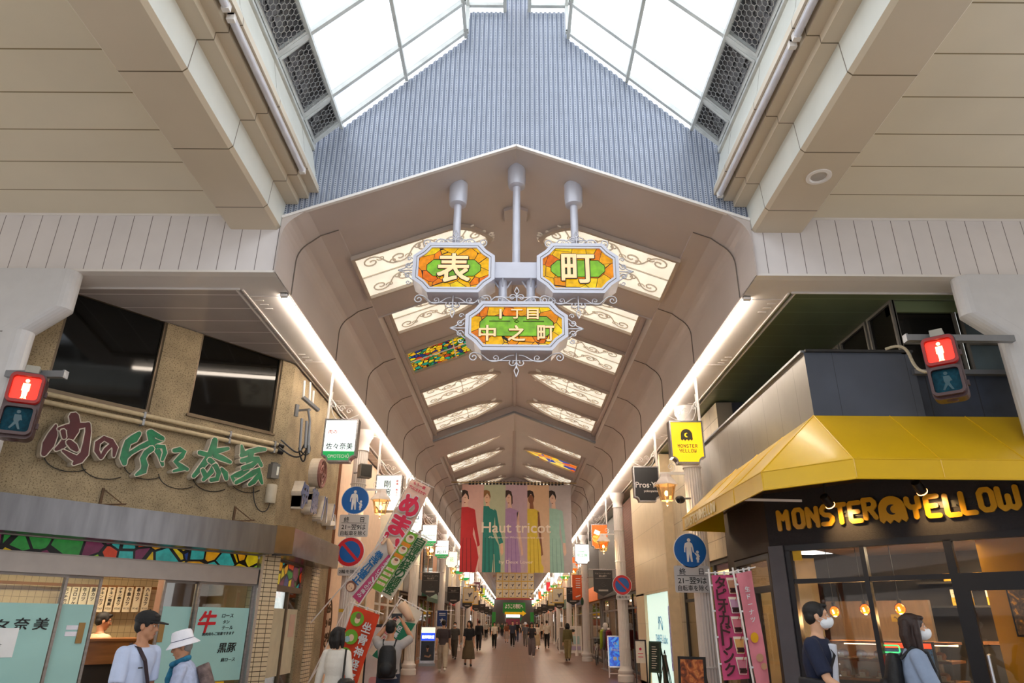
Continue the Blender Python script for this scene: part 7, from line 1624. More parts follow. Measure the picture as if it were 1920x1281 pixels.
HP = (1532, 1156, 7.2); loc, H = at_head(*HP)
t, k = person('person in open navy shirt, white tee and white mask walking past the cake shop', loc, turn_to(.78, -.62), H, lean=5, head=(20, 0), arms=((-24, 8, 12), (22, 12, 34)), legs=((22, 6), (-16, 12)), top=CL('navy_shirt', '#141d38', var=.08), bottom=CL('blue_jeans', '#4a5a7a'), mask=True, near=True, skin=SKIN)
seat_head(t, k, *HP)
sp, s_ = k['sp'], k['s']; mb = MB(); loft(mb, [(sp(z, .085), .05*s_, .06*s_, k['X'], k['Y']) for z in (-.06, .1, .3, .48)]); link(remesh(mb, .01, 2), 'white_tee', CL('white_tee', '#d4d8e4', var=.04), t)
mb = MB(); [mb.ball(tuple(sp(z, .142, -.062)), .008, 8) for z in (.05, .14, .23, .32, .41)]; mb.build('shirt_button', WHITE, t); mb = MB(); mb.tube([tuple(k['AR'][1][2]+Vector((.03*math.cos(a), .03*math.sin(a), .01))) for a in [i*PI/5 for i in range(10)]], .008, 6, closed=True); mb.build('watch', M('watch_silver', '#c8ccd0', rough=.3, metal=.7), t)
mb = MB(); loft(mb, [(sp(z, -.0, .22), .06*s_, .13*s_, k['X'], k['Y']) for z in (-.12, .0, .12, .2)]); link(remesh(mb, .014, 2), 'shoulder_bag', M('bag_black'), t); mb = MB(); strap(mb, [sp(.53, 0, -.06), sp(.4, .14, .06), sp(.18, .1, .2)], .035); mb.build('strap', M('bag_black'), t)
HP = (1714, 1178, 6.9); loc, H = at_head(*HP)
t, k = person('person with long brown hair, white mask and loose blue-grey tee, walking right', loc, turn_to(.92, -.36), H, lean=7, fem=True, hair='long', hairmat=HAIRB, head=(2, 2), arms=((-18, 8, 10), (16, 12, 26)), legs=((-18, 10), (22, 8)), top=CL('bluegrey_tee', '#8a9ab4', var=.05), bottom=CL('light_jeans', '#8a94a8'), mask=True, near=True, long_top=.06)
seat_head(t, k, *HP)
backpack(t, k, M('pack_black'), big=.95)
# ---- people along the street
def far(px, fy, label, rz, **kw):
    p = atZ(px, fy, 0.0); person(label, (p.x, p.y, .006), rz, **kw)
Z4 = lambda x, y: (780+x/4.56, 1000+y/4.56)
AWAY, TOW = 0.0, PI
def fz(x, y, label, rz, **kw): a, b = Z4(x, y); far(a, b, label, rz, **kw)
fz(222, 1190, 'person in dark tee and pale trousers with black backpack, walking away by the light box', AWAY+.1, top=CL('dark_tee', '#3a3236'), bottom=CL('pale_trousers', '#a89c8c'), H=1.68, shoe='#d0ccc4', legs=((16, 8), (-14, 16)), wide=.02)
backpack(*[(bpy.data.objects[o.name]) for o in []]) if False else None
fz(325, 1080, 'person in grey top, face mask and grey trousers, walking towards the crossing on the left', TOW-.1, top=CL('grey_top', '#4a4844'), bottom=CL('taupe_trousers', '#4a443c'), mask=True, H=1.6)
fz(445, 1140, 'person in dark blouse and very wide olive trousers with a shoulder bag', TOW+.2, top=CL('black_blouse', '#1c1e22'), bottom=CL('olive_wide', '#5a4c38'), fem=True, hair='bob', H=1.66, skirt=.62, wide=.03, head=(-40, 0))
fz(535, 1008, 'person in black suit walking away down the left of the street', AWAY, top=CL('black_suit', '#1a1a1e'), bottom=CL('black_suit'), sleeve='long', H=1.72)
fz(668, 985, 'person in white shirt and black trousers carrying a brown bag, walking towards the crossing', TOW, top=CL('white_shirt', '#d0c6b8'), bottom=CL('black_trousers', '#17171a'), fem=True, hair='pony', H=1.62)
fz(598, 905, 'person in white patterned shirt and black trousers among the far left walkers', TOW, top=CL('print_shirt', '#b8b4ac', var=.5, scale=30), bottom=CL('black_trousers'), H=1.74)
fz(775, 940, 'person in rust top and pale skirt in the middle of the street', TOW, top=CL('rust_top', '#7a4630'), bottom=CL('pale_skirt', '#a09088'), fem=True, hair='long', skirt=.55, H=1.62)
fz(825, 972, 'person in navy and white top and black trousers in the middle of the street', TOW, top=CL('navy_white_top', '#2c3040'), bottom=CL('black_trousers'), H=1.72)
fz(862, 930, 'person in black top and blue jeans just behind the navy and white top', TOW, top=CL('black_top', '#17171a'), bottom=CL('mid_jeans', '#2c3850'), H=1.76)
fz(935, 972, 'person in pale grey hat and grey top in the right half of the street', TOW, top=CL('grey_print', '#5a5c64', var=.3, scale=25), bottom=CL('grey_slacks', '#6a6460'), hat='bucket', H=1.6)
fz(990, 1068, 'person in charcoal jumper and grey trousers looking down, right of the street centre', TOW, top=CL('charcoal_jumper', '#2a2a2e'), bottom=CL('grey_wide', '#6c6264'), fem=True, hair='bob', sleeve='long', wide=.02, H=1.64, head=(0, -20), arms=((30, 8, 80), (30, 8, 80)), shoe='#d8d4cc')
fz(1036, 992, 'person in white blouse and long beige skirt behind the charcoal jumper', TOW, top=CL('white_shirt'), bottom=CL('beige_skirt', '#b0a080'), fem=True, hair='long', skirt=.66, H=1.6)
fz(1120, 988, 'person in white tee and black trousers walking away on the right', AWAY, top=CL('white_shirt'), bottom=CL('black_trousers'), H=1.76)
fz(1078, 920, 'person in cream top beside the person with the black bag', AWAY, top=CL('cream_top', '#cabca8'), bottom=CL('black_trousers'), H=1.7)
fz(1300, 1096, 'person in olive top and khaki trousers walking away by the third right column', AWAY-.2, top=CL('olive_top', '#6a6038'), bottom=CL('khaki', '#8a7a50'), fem=True, hair='bob', sleeve='long', H=1.6, wide=.015)
for i, (x, y, c, b, a) in enumerate(((735, 885, '#3c5a44', '#2a2a2e', TOW), (640, 880, '#8a8478', '#20242c', TOW), (668, 868, '#24262c', '#24262c', AWAY), (700, 860, '#b0a898', '#3a3634', TOW), (800, 870, '#6a3c34', '#26262a', TOW), (890, 860, '#c8c0b4', '#1c1c20', AWAY), (915, 880, '#7a7064', '#3a3a44', TOW), (950, 866, '#a84c30', '#2a2a30', TOW), (1010, 880, '#dcd4c8', '#4a4a52', AWAY), (1060, 872, '#444a58', '#22242a', TOW), (1105, 905, '#2c2a2a', '#4a4038', AWAY), (1085, 876, '#8a94a0', '#26262c', TOW), (845, 856, '#4a4440', '#1c1c1e', TOW), (765, 858, '#c0b0a0', '#5a5044', AWAY))):
    names_ = ('green top', 'stone top', 'all black', 'beige top', 'maroon top', 'ivory top', 'taupe top', 'orange top', 'white top', 'slate top', 'black top and brown trousers', 'pale blue top', 'brown top', 'sand top')
    fz(x, y, 'far walker in %s, %s from the left of the distant crowd' % (names_[i], ORD[sorted((735, 640, 668, 700, 800, 890, 915, 950, 1010, 1060, 1150, 1180, 845, 765).index(v) for v in (x,))[0]] if False else 'number %d' % i) if False else 'distant walker in %s in the far crowd' % names_[i], a, top=CL('crowd%d' % i, c), bottom=CL('crowdb%d' % i, b), hair=('short', 'bob')[i % 2], fem=i % 2 == 1, H=1.62+.03*(i % 5))
# ================================================================== LEANING FLAGS AND STREET FURNITURE
def flag(label, corners, Y, mat, extra, ringmat=None):
    """a cloth flag on a slanting pole; corners TL, TR, BR, BL in the frame, hung at depth Y"""
    c = [atY(x, y, Y) for x, y in corners]; base = c[3]
    t = thing('nobori_flag', label, 'flag', base); c = [p-base for p in c]
    TL, TR, BR, BL = c; n = 10; mb = MB(); b = 0
    for i in range(n+1):
        f = i/n; a, d = TL.lerp(BL, f), TR.lerp(BR, f)
        for j in range(4): p = a.lerp(d, j/3); mb.v.append(p+Vector((0, -.02*math.sin(f*7+j*1.1), 0)))
    for i in range(n):
        for j in range(3): mb.f.append((i*4+j, i*4+j+1, i*4+j+5, i*4+j+4)); mb.m.append(0)
    mb.build('cloth', mat, t, smooth=True)
    u = (TR-TL); W = u.length; u = u.normalized(); v = (TL-BL); Ln = v.length; v = v.normalized()
    O = lambda a, q, d=.03: TL+u*(a*W)-v*(q*Ln)+Vector((0, -d, 0))
    extra(t, O, u, v, W, Ln)
    foot = .5
    if base.x < 0:   # the pole runs on down to a wall bracket or to the ground
        wp = base-u*.03; foot = min(((wp.x+3.64)/v.x) if v.x > .05 else 9, (wp.z-.02)/v.z)
    mb = MB(); mb.tube([TL+v*.08-u*.03, BL-v*foot-u*.03], .012, 6); mb.tube([TL+v*.03-u*.08, TR+v*.03+u*.06], .009, 6)
    mb.build('pole', WHITE, t); mb = MB()
    for q in (.1, .35, .6, .85): mb.bar(O(0, q, .0), O(0, q, .0)-u*.04, .03, .02)
    for a in (.15, .5, .85): mb.bar(O(a, 0, 0), O(a, 0, 0)+v*.05, .03, .02)
    mb.build('loop', RETRO, t); return t
PINKC = M('flag_pale_pink', '#e8c8b8', rough=.8); HOT_ = M('flag_hot_pink', '#d02850', rough=.7); GRNC = M('flag_green', '#6aa828', rough=.7); CRMC = M('flag_cream', '#e6dcc8', rough=.8); DGR = M('flag_dark_green', '#0e5a28', rough=.7); PNK2 = M('flag_rose', '#c04878', rough=.7); BLU2 = M('flag_blue_ink', '#1a6aa8', rough=.7); ORG2 = M('flag_orange', '#d84018', rough=.75); FACE = M('flag_face', '#eac8a8', rough=.7); TEAL = M('flag_teal', '#1a7858', rough=.75); MUT = M('flag_mushroom', '#8a5a4a', rough=.7)
def patch(t, nm, mat, O, pts, d=.034, lab=None):
    mb = MB(); mb.poly([O(a, q, d) for a, q in reversed(pts)]); return mb.build(nm, mat, t, label=lab)
def circ(a, q, r, asp, n=18): return [(a+r*math.cos(2*PI*i/n), q+r*asp*math.sin(2*PI*i/n)) for i in range(n)]
def ex1(t, O, u, v, W, L):
    mb = MB(); k = MB()
    for i, ch in enumerate('めまい'): mb.text(ch, O(.5, .3+.26*i, .05), u, v, h=W*.86, wd=W*.8, depth=.003, bold=.05); k.text(ch, O(.5, .3+.26*i, .04), u, v, h=W*.9, wd=W*.84, depth=.002, bold=.075)
    k.build('letter_outline', RETRO, t); mb.build('lettering', HOT_, t)
    mb = MB(); mb.text('もう一度', O(.5, .04, .05), u, v, h=W*.14, wd=W*.6, depth=.002, bold=.03); mb.text('プロにおまかせ!', O(.5, .1, .05), u, v, h=W*.14, wd=W*.85, depth=.002, bold=.03); mb.build('small_lettering', HOT_, t)
flag('pale pink flag with huge pink hiragana leaning over the street lamps', ((772, 897), (808, 915), (738, 1062), (700, 1042)), 13.6, PINKC, ex1)
def ex2(t, O, u, v, W, L):
    asp = W/L
    patch(t, 'green_side', GRNC, O, [(0, 0), (.48, 0), (.48, 1), (0, 1)])
    for q in (.1, .3, .5): patch(t, 'portrait_ground', CRMC, O, circ(.24, q, .2, asp), .037); patch(t, 'portrait', FACE, O, circ(.24, q, .11, asp), .04); patch(t, 'portrait_hair', MUT, O, circ(.24, q-.025, .1, asp*.6), .042)
    for q in (.18, .38): patch(t, 'label_patch', M('flag_amber', '#e08a20', rough=.7), O, [(.02, q), (.46, q), (.46, q+.06), (.02, q+.06)], .044)
    for q in (.62, .7, .78, .86): patch(t, 'white_bar', CRMC, O, [(.04, q), (.44, q), (.44, q+.045), (.04, q+.045)], .038)
    mb = MB()
    for i, ch in enumerate('自律神経の調整'): mb.text(ch, O(.74, .09+.135*i, .045), u, v, h=W*.43, wd=W*.43, depth=.003, bold=.028)
    mb.build('lettering', DGR, t)
    mb = MB()
    for q, s in ((.64, '頭痛'), (.72, '不眠'), (.8, 'めまい'), (.88, 'だるさ')): mb.text(s, O(.24, q, .045), u, v, h=W*.1, depth=.002)
    mb.build('small_lettering', MATS['flag_amber'], t)
flag('green and cream flag with dark green vertical characters and small portraits', ((768, 996), (803, 1013), (733, 1127), (698, 1103)), 13.0, CRMC, ex2)
def ex3(t, O, u, v, W, L):
    patch(t, 'rose_side', PNK2, O, [(.58, .12), (1, .12), (1, 1), (.58, 1)])
    mb = MB()
    for i, ch in enumerate('巻き爪矯正'): mb.text(ch, O(.27, .25+.125*i, .045), u, v, h=W*.34, wd=W*.36, depth=.003, bold=.03)
    mb.build('lettering', BLU2, t); mb = MB()
    for i, ch in enumerate('諦めないで、その痛み'): mb.text(ch, O(.79, .2+.078*i, .045), u, v, h=W*.17, wd=W*.2, depth=.003, bold=.02)
    mb.build('small_lettering', RETRO, t)
    mb = MB(); pts = [O(.1, -.04, .05), O(.3, .0, .05), O(.6, .07, .05), O(.95, .1, .05)]; mb.tube(pts, [.03, .05, .07, .055], 10)
    for k in range(5): mb.tube([O(.1, -.04+.022*k, .06), O(-.04+.02*k, .005+.022*k, .06)], [.02, .014], 8)
    mb.build('foot_picture', FACE, t, smooth=True)
    asp = W/L; patch(t, 'portrait_hair', MUT, O, circ(.24, .9, .24, asp), .037); patch(t, 'portrait', FACE, O, circ(.24, .915, .17, asp), .04); mb = MB(); [mb.ball(tuple(O(a, .915, .05)), .008, 6) for a in (.18, .32)]; mb.build('portrait_eyes', INK, t)
flag('pale flag with blue characters, a rose stripe and a drawn foot at the top', ((722, 1012), (752, 1040), (676, 1130), (644, 1102)), 13.25, M('flag_greywhite', '#d8d2cc', rough=.8), ex3)
def ex4(t, O, u, v, W, L):
    asp = W/L
    for i, q in enumerate((.14, .37, .6)):
        patch(t, 'green_disc', GRNC, O, circ(.28, q, .25, asp), .035)
        patch(t, 'figure_skin', FACE, O, circ(.3, q+.01, .1, asp*1.2), .038); patch(t, 'figure_hair' if i == 0 else 'figure_cloth', MUT if i == 0 else M('flag_paleblue', '#9cc0c8', rough=.7), O, circ(.3 if i == 0 else .18, q-.04 if i == 0 else q+.04, .1, asp), .04)
    mb = MB()
    for i, ch in enumerate('坐骨神経痛'): mb.text(ch, O(.72, .2+.155*i, .045), u, v, h=W*.33, wd=W*.32, depth=.003, bold=.029)
    mb.build('lettering', RETRO, t)
flag('orange flag with white vertical characters and green discs behind the tote bag', ((664, 1136), (712, 1153), (664, 1300), (612, 1284)), 12.2, ORG2, ex4)
def ex5(t, O, u, v, W, L):
    patch(t, 'teal_side', TEAL, O, [(.45, .3), (1, .22), (1, 1), (.2, 1)])
    mb = MB(); mb.tube([O(.1, .05, .045), O(.45, .12, .045), O(.75, .2, .045)], [.09, .08, .06], 10)
    for k in range(5): mb.tube([O(.6+.06*k, .2-.01*k, .05), O(.58+.075*k, .25-.012*k, .05)], [.022, .016], 8)
    mb.build('foot_picture', FACE, t, smooth=True); mb = MB()
    for i, ch in enumerate('お悩みの方'): mb.text(ch, O(.22, .3+.09*i, .045), u, v, h=W*.15, depth=.002, bold=.02)
    mb.build('lettering', HOT_, t); mb = MB()
    for i, ch in enumerate('足裏の痛み'): mb.text(ch, O(.55, .42+.11*i, .045), u, v, h=W*.2, depth=.002, bold=.03)
    mb.build('white_lettering', RETRO, t)
flag('teal and cream flag with a drawn foot beside the raised phone', ((752, 1126), (793, 1148), (738, 1250), (690, 1225)), 12.9, CRMC, ex5)
# pink tapioca flags by the cake shop
PK = M('tapioca_pink', '#c84a78', rough=.7); PK2 = M('soft_pink', '#d8808c', rough=.7); BRN = M('flag_brown', '#3a1c18', rough=.7)
def ex6(t, O, u, v, W, L):
    mb = MB()
    for i, ch in enumerate('タピオカドリンク'): mb.text(ch, O(.27, .075+.118*i, .045), u, v, h=W*.42*(1 if ch != 'ー' else .3), wd=W*.38, depth=.003, bold=.029)
    mb.build('lettering', BRN, t)
    for k, c in enumerate(('#b88868', '#b890a8', '#c8707c', '#d0a058', '#c07080')):
        q = .1+.19*k
        patch(t, 'cup_outline', CRMC, O, [(.52, q-.075), (.95, q-.075), (.88, q+.085), (.6, q+.085)], .034); patch(t, 'drink', M('tea_%d' % k, c, rough=.6), O, [(.57, q-.05), (.91, q-.05), (.86, q+.08), (.62, q+.08)], .038)
        mb = MB(); [mb.ball(tuple(O(.65+.05*(i % 5)+.02*((i//5) % 2), q+.035+.015*(i//5), .042)), .011, 6) for i in range(15)]; mb.build('pearls', BRN, t); mb = MB(); mb.bar(O(.78, q-.04, .043), O(.9, q-.11, .043), .012, .004); mb.build('straw', REDSG, t)
flag('deep pink flag with brown katakana and tapioca cups by the dark door', ((1334, 1079), (1382, 1079), (1406, 1273), (1356, 1276)), 9.4, PK, ex6)
def ex7(t, O, u, v, W, L):
    mb = MB(); mb.vtext('生ドーナツ', O(.45, .16, .045), u, v, W*.3, gap=1.45, depth=.002, bold=.02); mb.build('lettering', RETRO, t)
    patch(t, 'yellow_disc', YEL, O, circ(.36, .6, .24, W/L*1.2), .037); patch(t, 'donut_picture', M('donut_tan', '#c09070', rough=.7), O, circ(.45, .78, .22, W/L), .037); patch(t, 'donut_picture', MATS['donut_tan'], O, circ(.6, .86, .18, W/L), .04)
flag('soft pink flag with white script and a yellow disc beside the dark door', ((1380, 1076), (1409, 1070), (1444, 1281), (1418, 1284)), 9.1, PK2, ex7)
# ---- standing boards
def aframe(name, label, px, py, w, h, zb, mat, cat, rz=0, legm=None, lean=.12, deco=None, framem=None, Y=None):
    p = atZ(px, py, 0) if Y is None else atY(px, py, Y); t = thing(name, label, cat, (p.x, p.y, .005), rz)
    y = lambda z: lean*z
    f = MB(); u, v = Vector((1, 0, 0)), Vector((0, lean, 1)).normalized(); f.ring([(-w/2-.04, zb-.04), (w/2+.04, zb-.04), (w/2+.04, zb+h+.04), (-w/2-.04, zb+h+.04)], [(-w/2, zb), (w/2, zb), (w/2, zb+h), (-w/2, zb+h)], (0, 0, 0), u, v, (0, .03, 0)); f.build('frame', framem or SFRAME, t)
    b = MB(); b.ext([(-w/2, zb), (w/2, zb), (w/2, zb+h), (-w/2, zb+h)], (0, .008, 0), u, v, (0, .012, 0)); b.build('panel', mat, t)
    for s in (-1, 1):
        l = MB(); l.bar((s*(w/2+.02), .01, 0), v*(zb)+Vector((s*(w/2+.02), .01, 0)), .03, .03); l.build('leg', legm or WHITE, t); l = MB(); l.bar((s*(w/2), .55, 0), v*(zb+h*.9)+Vector((s*w/2, .05, 0)), .025, .025); l.build('leg', legm or WHITE, t)
    l = MB(); l.bar((-w/2, .01, .12), (w/2, .01, .12), .025, .025); l.build('crossbar', legm or WHITE, t)
    if deco: deco(t, u, v, w, h, zb)
    return t
def deco_blue(t, u, v, w, h, zb):
    mb = MB(); P = lambda a, q: Vector((0, .002, 0))+u*(a*w)+v*(zb+h*q)
    mb.text('THREE-Labo', P(0, .55), u, v, wd=w*.75, h=.07, depth=.002, bold=.02); mb.text('肌とこころの研究所', P(0, .64), u, v, wd=w*.6, depth=.002); mb.text('OPEN', P(0, .47), u, v, wd=w*.2, depth=.002) if False else None
    mb.tube([P(-.1+.2*math.sin(i*.5)*.5, .77+.05*math.cos(i*.9)) for i in range(14)], .008, 5)
    mb.build('lettering', WHITE, t)
    for a in (-.16, .14): m2 = MB(); m2.ext(rrect(w*.2, w*.2, .02), P(a, .26), u, v, (0, -.003, 0)); m2.build('white_square', WHITE, t)
aframe('a_board', 'bright blue galaxy-print standing board with white lettering in front of the second right column', 1160, 1272, .54, .86, .34, mixpic('galaxy_blue', [(.3, '#0a2a9a'), (.48, '#1c5ad8'), (.58, '#4aa8f0'), (.72, '#2a3ac0')], 3.2, .45), 'sign board', rz=-.12, deco=deco_blue)
def deco_menu(t, u, v, w, h, zb):
    mb = MB(); [mb.bar(Vector((0, .003, 0))+u*(-w*.35)+v*(zb+h*(.1+.085*i)), Vector((0, .003, 0))+u*(w*(.1+.25*((i*7) % 3)/3))+v*(zb+h*(.1+.085*i)), .004, .012) for i in range(10)]; mb.build('lettering', CRMC, t)
aframe('menu_board', 'tilted black framed menu board with orange wood print beside the dark door', 1295, 1270, .38, .95, .12, mixpic('orange_wood', [(.3, '#5a2a14'), (.5, '#b05a28'), (.6, '#d88a48'), (.75, '#7a3a1c')], 6, 0), 'sign board', rz=-.5, legm=BLACK, framem=BLACK, Y=12.3)
aframe('chalk_board', 'small green chalkboard easel with a folding green stool stand near the clinic pane', 1224, 1260, .22, .55, .66, M('chalk_green', '#1c2a22', rough=.8, var=.25), 'sign board', rz=-.75, legm=M('green_stand', '#1a3a2c', rough=.5), framem=M('green_stand'), deco=deco_menu, Y=16.4)
p = atY(1203, 1260, 17.6)
t = thing('menu_stand', 'narrow brown menu stand with a pale card between the blue board and the chalkboard', 'sign board', (p.x, p.y, .005), -.3)
mb = MB(); mb.bx((-.14, 0, 0), (-.11, .03, 1.25)); mb.bx((.11, 0, 0), (.14, .03, 1.25)); mb.bx((-.14, 0, 1.22), (.14, .03, 1.25)); mb.bx((-.14, -.2, 0), (-.11, .2, .03)); mb.bx((.11, -.2, 0), (.14, .2, .03)); mb.build('frame', M('dark_brown_wood', '#2c1a12', rough=.5), t); mb = MB(); mb.bx((-.11, .01, .75), (.11, .02, 1.22)); mb.build('card', CRMC, t); mb = MB(); mb.ball((0, .008, 1.05), (.03, .004, .03), 8); [mb.bar((-.06, .008, z), (.06, .008, z), .002, .015) for z in (.95, .88)]; mb.build('lettering', HOT_, t)
p = atY(1247, 1260, 17.0)
t = thing('display_easel', 'thin wire easel holding a slim dark card in front of the glowing pane', 'easel', (p.x, p.y, .005), -.6)
mb = MB(); mb.tube([(-.2, 0, 0), (0, .05, 1.05)], .01, 6); mb.build('leg', BLACK, t); mb = MB(); mb.tube([(.2, 0, 0), (0, .05, 1.05)], .01, 6); mb.build('leg', BLACK, t); mb = MB(); mb.tube([(0, .35, 0), (0, .05, 1.05)], .01, 6); mb.build('leg', BLACK, t); mb = MB(); mb.bx((-.05, -.01, .3), (.06, .01, .95)); mb.build('card', M('slim_card', '#4a4438', rough=.6), t)
# light box sign of the watch shop
p = atZ(800, 1250, 0)
t = thing('light_box', 'tall light box sign with blue band and a portrait poster by the dark watch shop', 'sign board', (p.x, p.y, .005), .15)
mb = MB(); mb.bx((-.32, 0, 0), (.32, .25, .1)); mb.build('base', GREY, t); mb = MB(); mb.bx((-.29, .04, .1), (.29, .2, 1.42)); mb.build('case', SFRAME, t)
mb = MB(); mb.bx((-.27, .03, 1.2), (.27, .04, 1.4)); mb.build('header', CSIGN, t); mb = MB(); mb.bx((-.27, .03, .92), (.27, .04, 1.2)); mb.build('blue_band', M('lit_blue', '#1438b0', es=1.2, emit='#1440d0'), t); mb = MB(); mb.text('松井時計店', (0, .028, 1.05), (1, 0, 0), (0, 0, 1), wd=.48, h=.13, depth=.002, bold=.03); mb.build('lettering', M('lit_white_ink', '#ffffff', es=1.5), t)
mb = MB(); mb.bx((-.26, .03, .2), (.26, .04, .9)); po = mb.build('poster', M('poster_navy', '#1c2232', rough=.4), t); mb = MB(); mb.ext([(-.2, .2), (.22, .2), (.2, .42), (.06, .55), (-.06, .55), (-.18, .46)], (0, .029, 0), (1, 0, 0), (0, 0, 1), (0, -.001, 0)); mb.build('portrait_cloth', M('poster_cloth', '#2c3038', rough=.6), po); mb = MB(); mb.ext([(-.03, .52), (.03, .52), (.03, .62), (-.03, .62)], (0, .0275, 0), (1, 0, 0), (0, 0, 1), (0, -.0005, 0)); mb.ext([(-.12, .34), (.08, .3), (.16, .4), (.1, .42), (.06, .36), (-.1, .4)], (0, .0275, 0), (1, 0, 0), (0, 0, 1), (0, -.0005, 0)); mb.ext([(a*.06, .66+b*.075) for a, b in disc(1, 14)], (0, .029, 0), (1, 0, 0), (0, 0, 1), (0, -.001, 0)); mb.build('portrait', M('poster_skin', '#a07860', rough=.6), po); mb = MB(); mb.ext([(a*.065, .7+b*.06) for a, b in disc(1, 14)], (0, .027, 0), (1, 0, 0), (0, 0, 1), (0, -.001, 0)); mb.build('portrait_hair', HAIR, po)
# small blue star banner and orange one
c = atX(829, 1160, -3.0); hang(-3.0, c.y, c.z, .42, .62, M('star_navy', '#1a3a7a', rough=.6), 'small blue banner with a white star above the walking backpacker')
tt = [o for o in COL.objects if o.type == 'EMPTY' and o.get('label', '').startswith('small blue banner')][0]
mb = MB(); mb.ext([((.12 if i % 2 == 0 else .05)*math.sin(i*PI/5), -.08+(.12 if i % 2 == 0 else .05)*math.cos(i*PI/5)) for i in range(10)], (0, -.003, 0), (1, 0, 0), (0, 0, 1), (0, .002, 0)); [mb.bar((-.14, -.002, z), (.14, -.002, z), .002, .03) for z in (.2, .13)]; mb.build('star', RETRO, tt)
mb = MB(); mb.tube([(-.25, .02, .33), (-.25, .02, -c.z+.01)], .015, 6); mb.build('pole', WHITE, tt)
# red flag on the left, far
p = atZ(890, 1196, 0)
t = thing('red_flag', 'upright red flag with white characters by the black suited walker', 'flag', (p.x, p.y, .005)); mb = MB(); mb.tube([(-.32, 0, 0), (-.2, 0, 2.1)], .012, 6); mb.build('pole', WHITE, t); mb = MB(); mb.quad((-.3, .0, .4), (.25, 0, .4), (.38, 0, 2.0), (-.2, 0, 2.0)); mb.build('cloth', M('flag_red', '#a8141c', rough=.7), t); mb = MB(); mb.vtext('新古書', (.08, -.004, 1.5), (1, 0, 0), (.05, 0, 1), .34, depth=.002, bold=.05); mb.build('lettering', RETRO, t)
# bicycle by the second right column
def bicycle(label, px, py, rz):
    p = atZ(px, py, 0); t = thing('bicycle', label, 'bicycle', (p.x, p.y, .005), rz)
    for x in (-.52, .52):
        mb = MB(); mb.tube([(x+.33*math.cos(a), 0, .34+.33*math.sin(a)) for a in [i*PI/16 for i in range(32)]], .018, 6, closed=True); w_ = mb.build('wheel', BLACK, t); mb = MB(); mb.tube([(x+.31*math.cos(a), 0, .34+.31*math.sin(a)) for a in [i*PI/16 for i in range(32)]], .008, 5, closed=True)
        for i in range(16): mb.bar((x, 0, .34), (x+.31*math.cos(i*PI/8), 0, .34+.31*math.sin(i*PI/8)), .004, .004)
        mb.build('rim_spokes', SFRAME, w_)
        mb = MB(); mb.tube([(x+.37*math.cos(a), 0, .34+.37*math.sin(a)) for a in [.2+i*.28 for i in range(9)]], .014, 5); mb.build('mudguard', STEEL, t)
    mb = MB(); mb.tube([(-.52, 0, .34), (-.05, 0, .3), (-.18, 0, .82)], .016, 6); mb.tube([(-.05, 0, .3), (.36, 0, .8)], .018, 6); mb.tube([(-.52, 0, .34), (-.16, 0, .72)], .012, 6); mb.tube([(.52, 0, .34), (.4, 0, .7), (.34, 0, 1.0)], .016, 6); mb.build('frame', STEEL, t)
    mb = MB(); mb.ball((-.2, 0, .87), (.13, .09, .04), 10); mb.build('saddle', BLACK, t); mb = MB(); mb.tube([(.2, -.26, 1.0), (.34, -.15, 1.02), (.34, .15, 1.02), (.2, .26, 1.0)], .012, 6); mb.build('handlebar', STEEL, t)
    mb = MB(); mb.lathe([(.13, 0), (.16, .22)], (.58, 0, .78), 12); mb.build('basket', M('basket_wire', '#4a4a4c', rough=.5), t); mb = MB(); mb.bar((-.05, -.08, .3), (-.05, .08, .3), .02, .02); mb.lathe([(.09, -.005), (.09, .005)], n=16, X=Matrix.Translation((-.05, -.04, .3)) @ Matrix.Rotation(PI/2, 4, 'X')); mb.build('crank', BLACK, t); return t
b1_ = bicycle('bicycle with pale mudguard half hidden behind the blue standing board', 1120, 1247, math.radians(80)); dup(b1_, loc=(atZ(1052, 1219, 0).x, atZ(1052, 1219, 0).y, .005), rz=math.radians(70), label='bicycle parked behind the white stand by the far right columns')
# stands with posters by the third right column
def poster_board(label, px, py, w, h, m, rz):
    p = atZ(px, py, 0); t = thing('poster_stand', label, 'sign board', (p.x, p.y, .005), rz); mb = MB(); mb.ring([(-w/2, .1), (w/2, .1), (w/2, h), (-w/2, h)], [(-w/2+.05, .2), (w/2-.05, .2), (w/2-.05, h-.05), (-w/2+.05, h-.05)], (0, 0, 0), (1, 0, 0), (0, 0, 1), (0, .04, 0)); mb.build('frame', WHITE, t); mb = MB(); mb.bx((-w/2+.05, .01, .2), (w/2-.05, .03, h-.05)); mb.build('poster', m, t)
    for s in (-1, 1): mb = MB(); mb.bx((s*w/2-.03, -.2, 0), (s*w/2+.03, .25, .1)); mb.build('foot', WHITE, t)
    return t
t = poster_board('white framed beauty poster stand beside the olive walker', 1077, 1229, .85, 1.45, M('beauty_poster', '#d8d4cc', rough=.5), 0)
mb = MB(); mb.ext([(a*.1-.05, 1.15+b*.12) for a, b in disc(1, 14)], (0, .005, 0), (1, 0, 0), (0, 0, 1), (0, .002, 0)); mb.build('portrait', FACE, t); mb = MB(); mb.ext([(a*.11-.05, 1.22+b*.08) for a, b in disc(1, 14)], (0, .003, 0), (1, 0, 0), (0, 0, 1), (0, .002, 0)); mb.build('portrait_hair', HAIR, t); mb = MB(); mb.bx((-.36, .004, .55), (.3, .006, .95)); mb.build('pale_panel', M('pale_aqua', '#a8c8c8'), t); mb = MB(); mb.bx((-.36, .004, .25), (.36, .006, .45)); mb.build('lilac_panel', M('pale_lilac', '#b8a8c8'), t)
poster_board('plain white framed stand beyond the bicycles on the right', 1054, 1226, .35, 1.4, M('stand_inner', '#8a8078', rough=.6), .2)
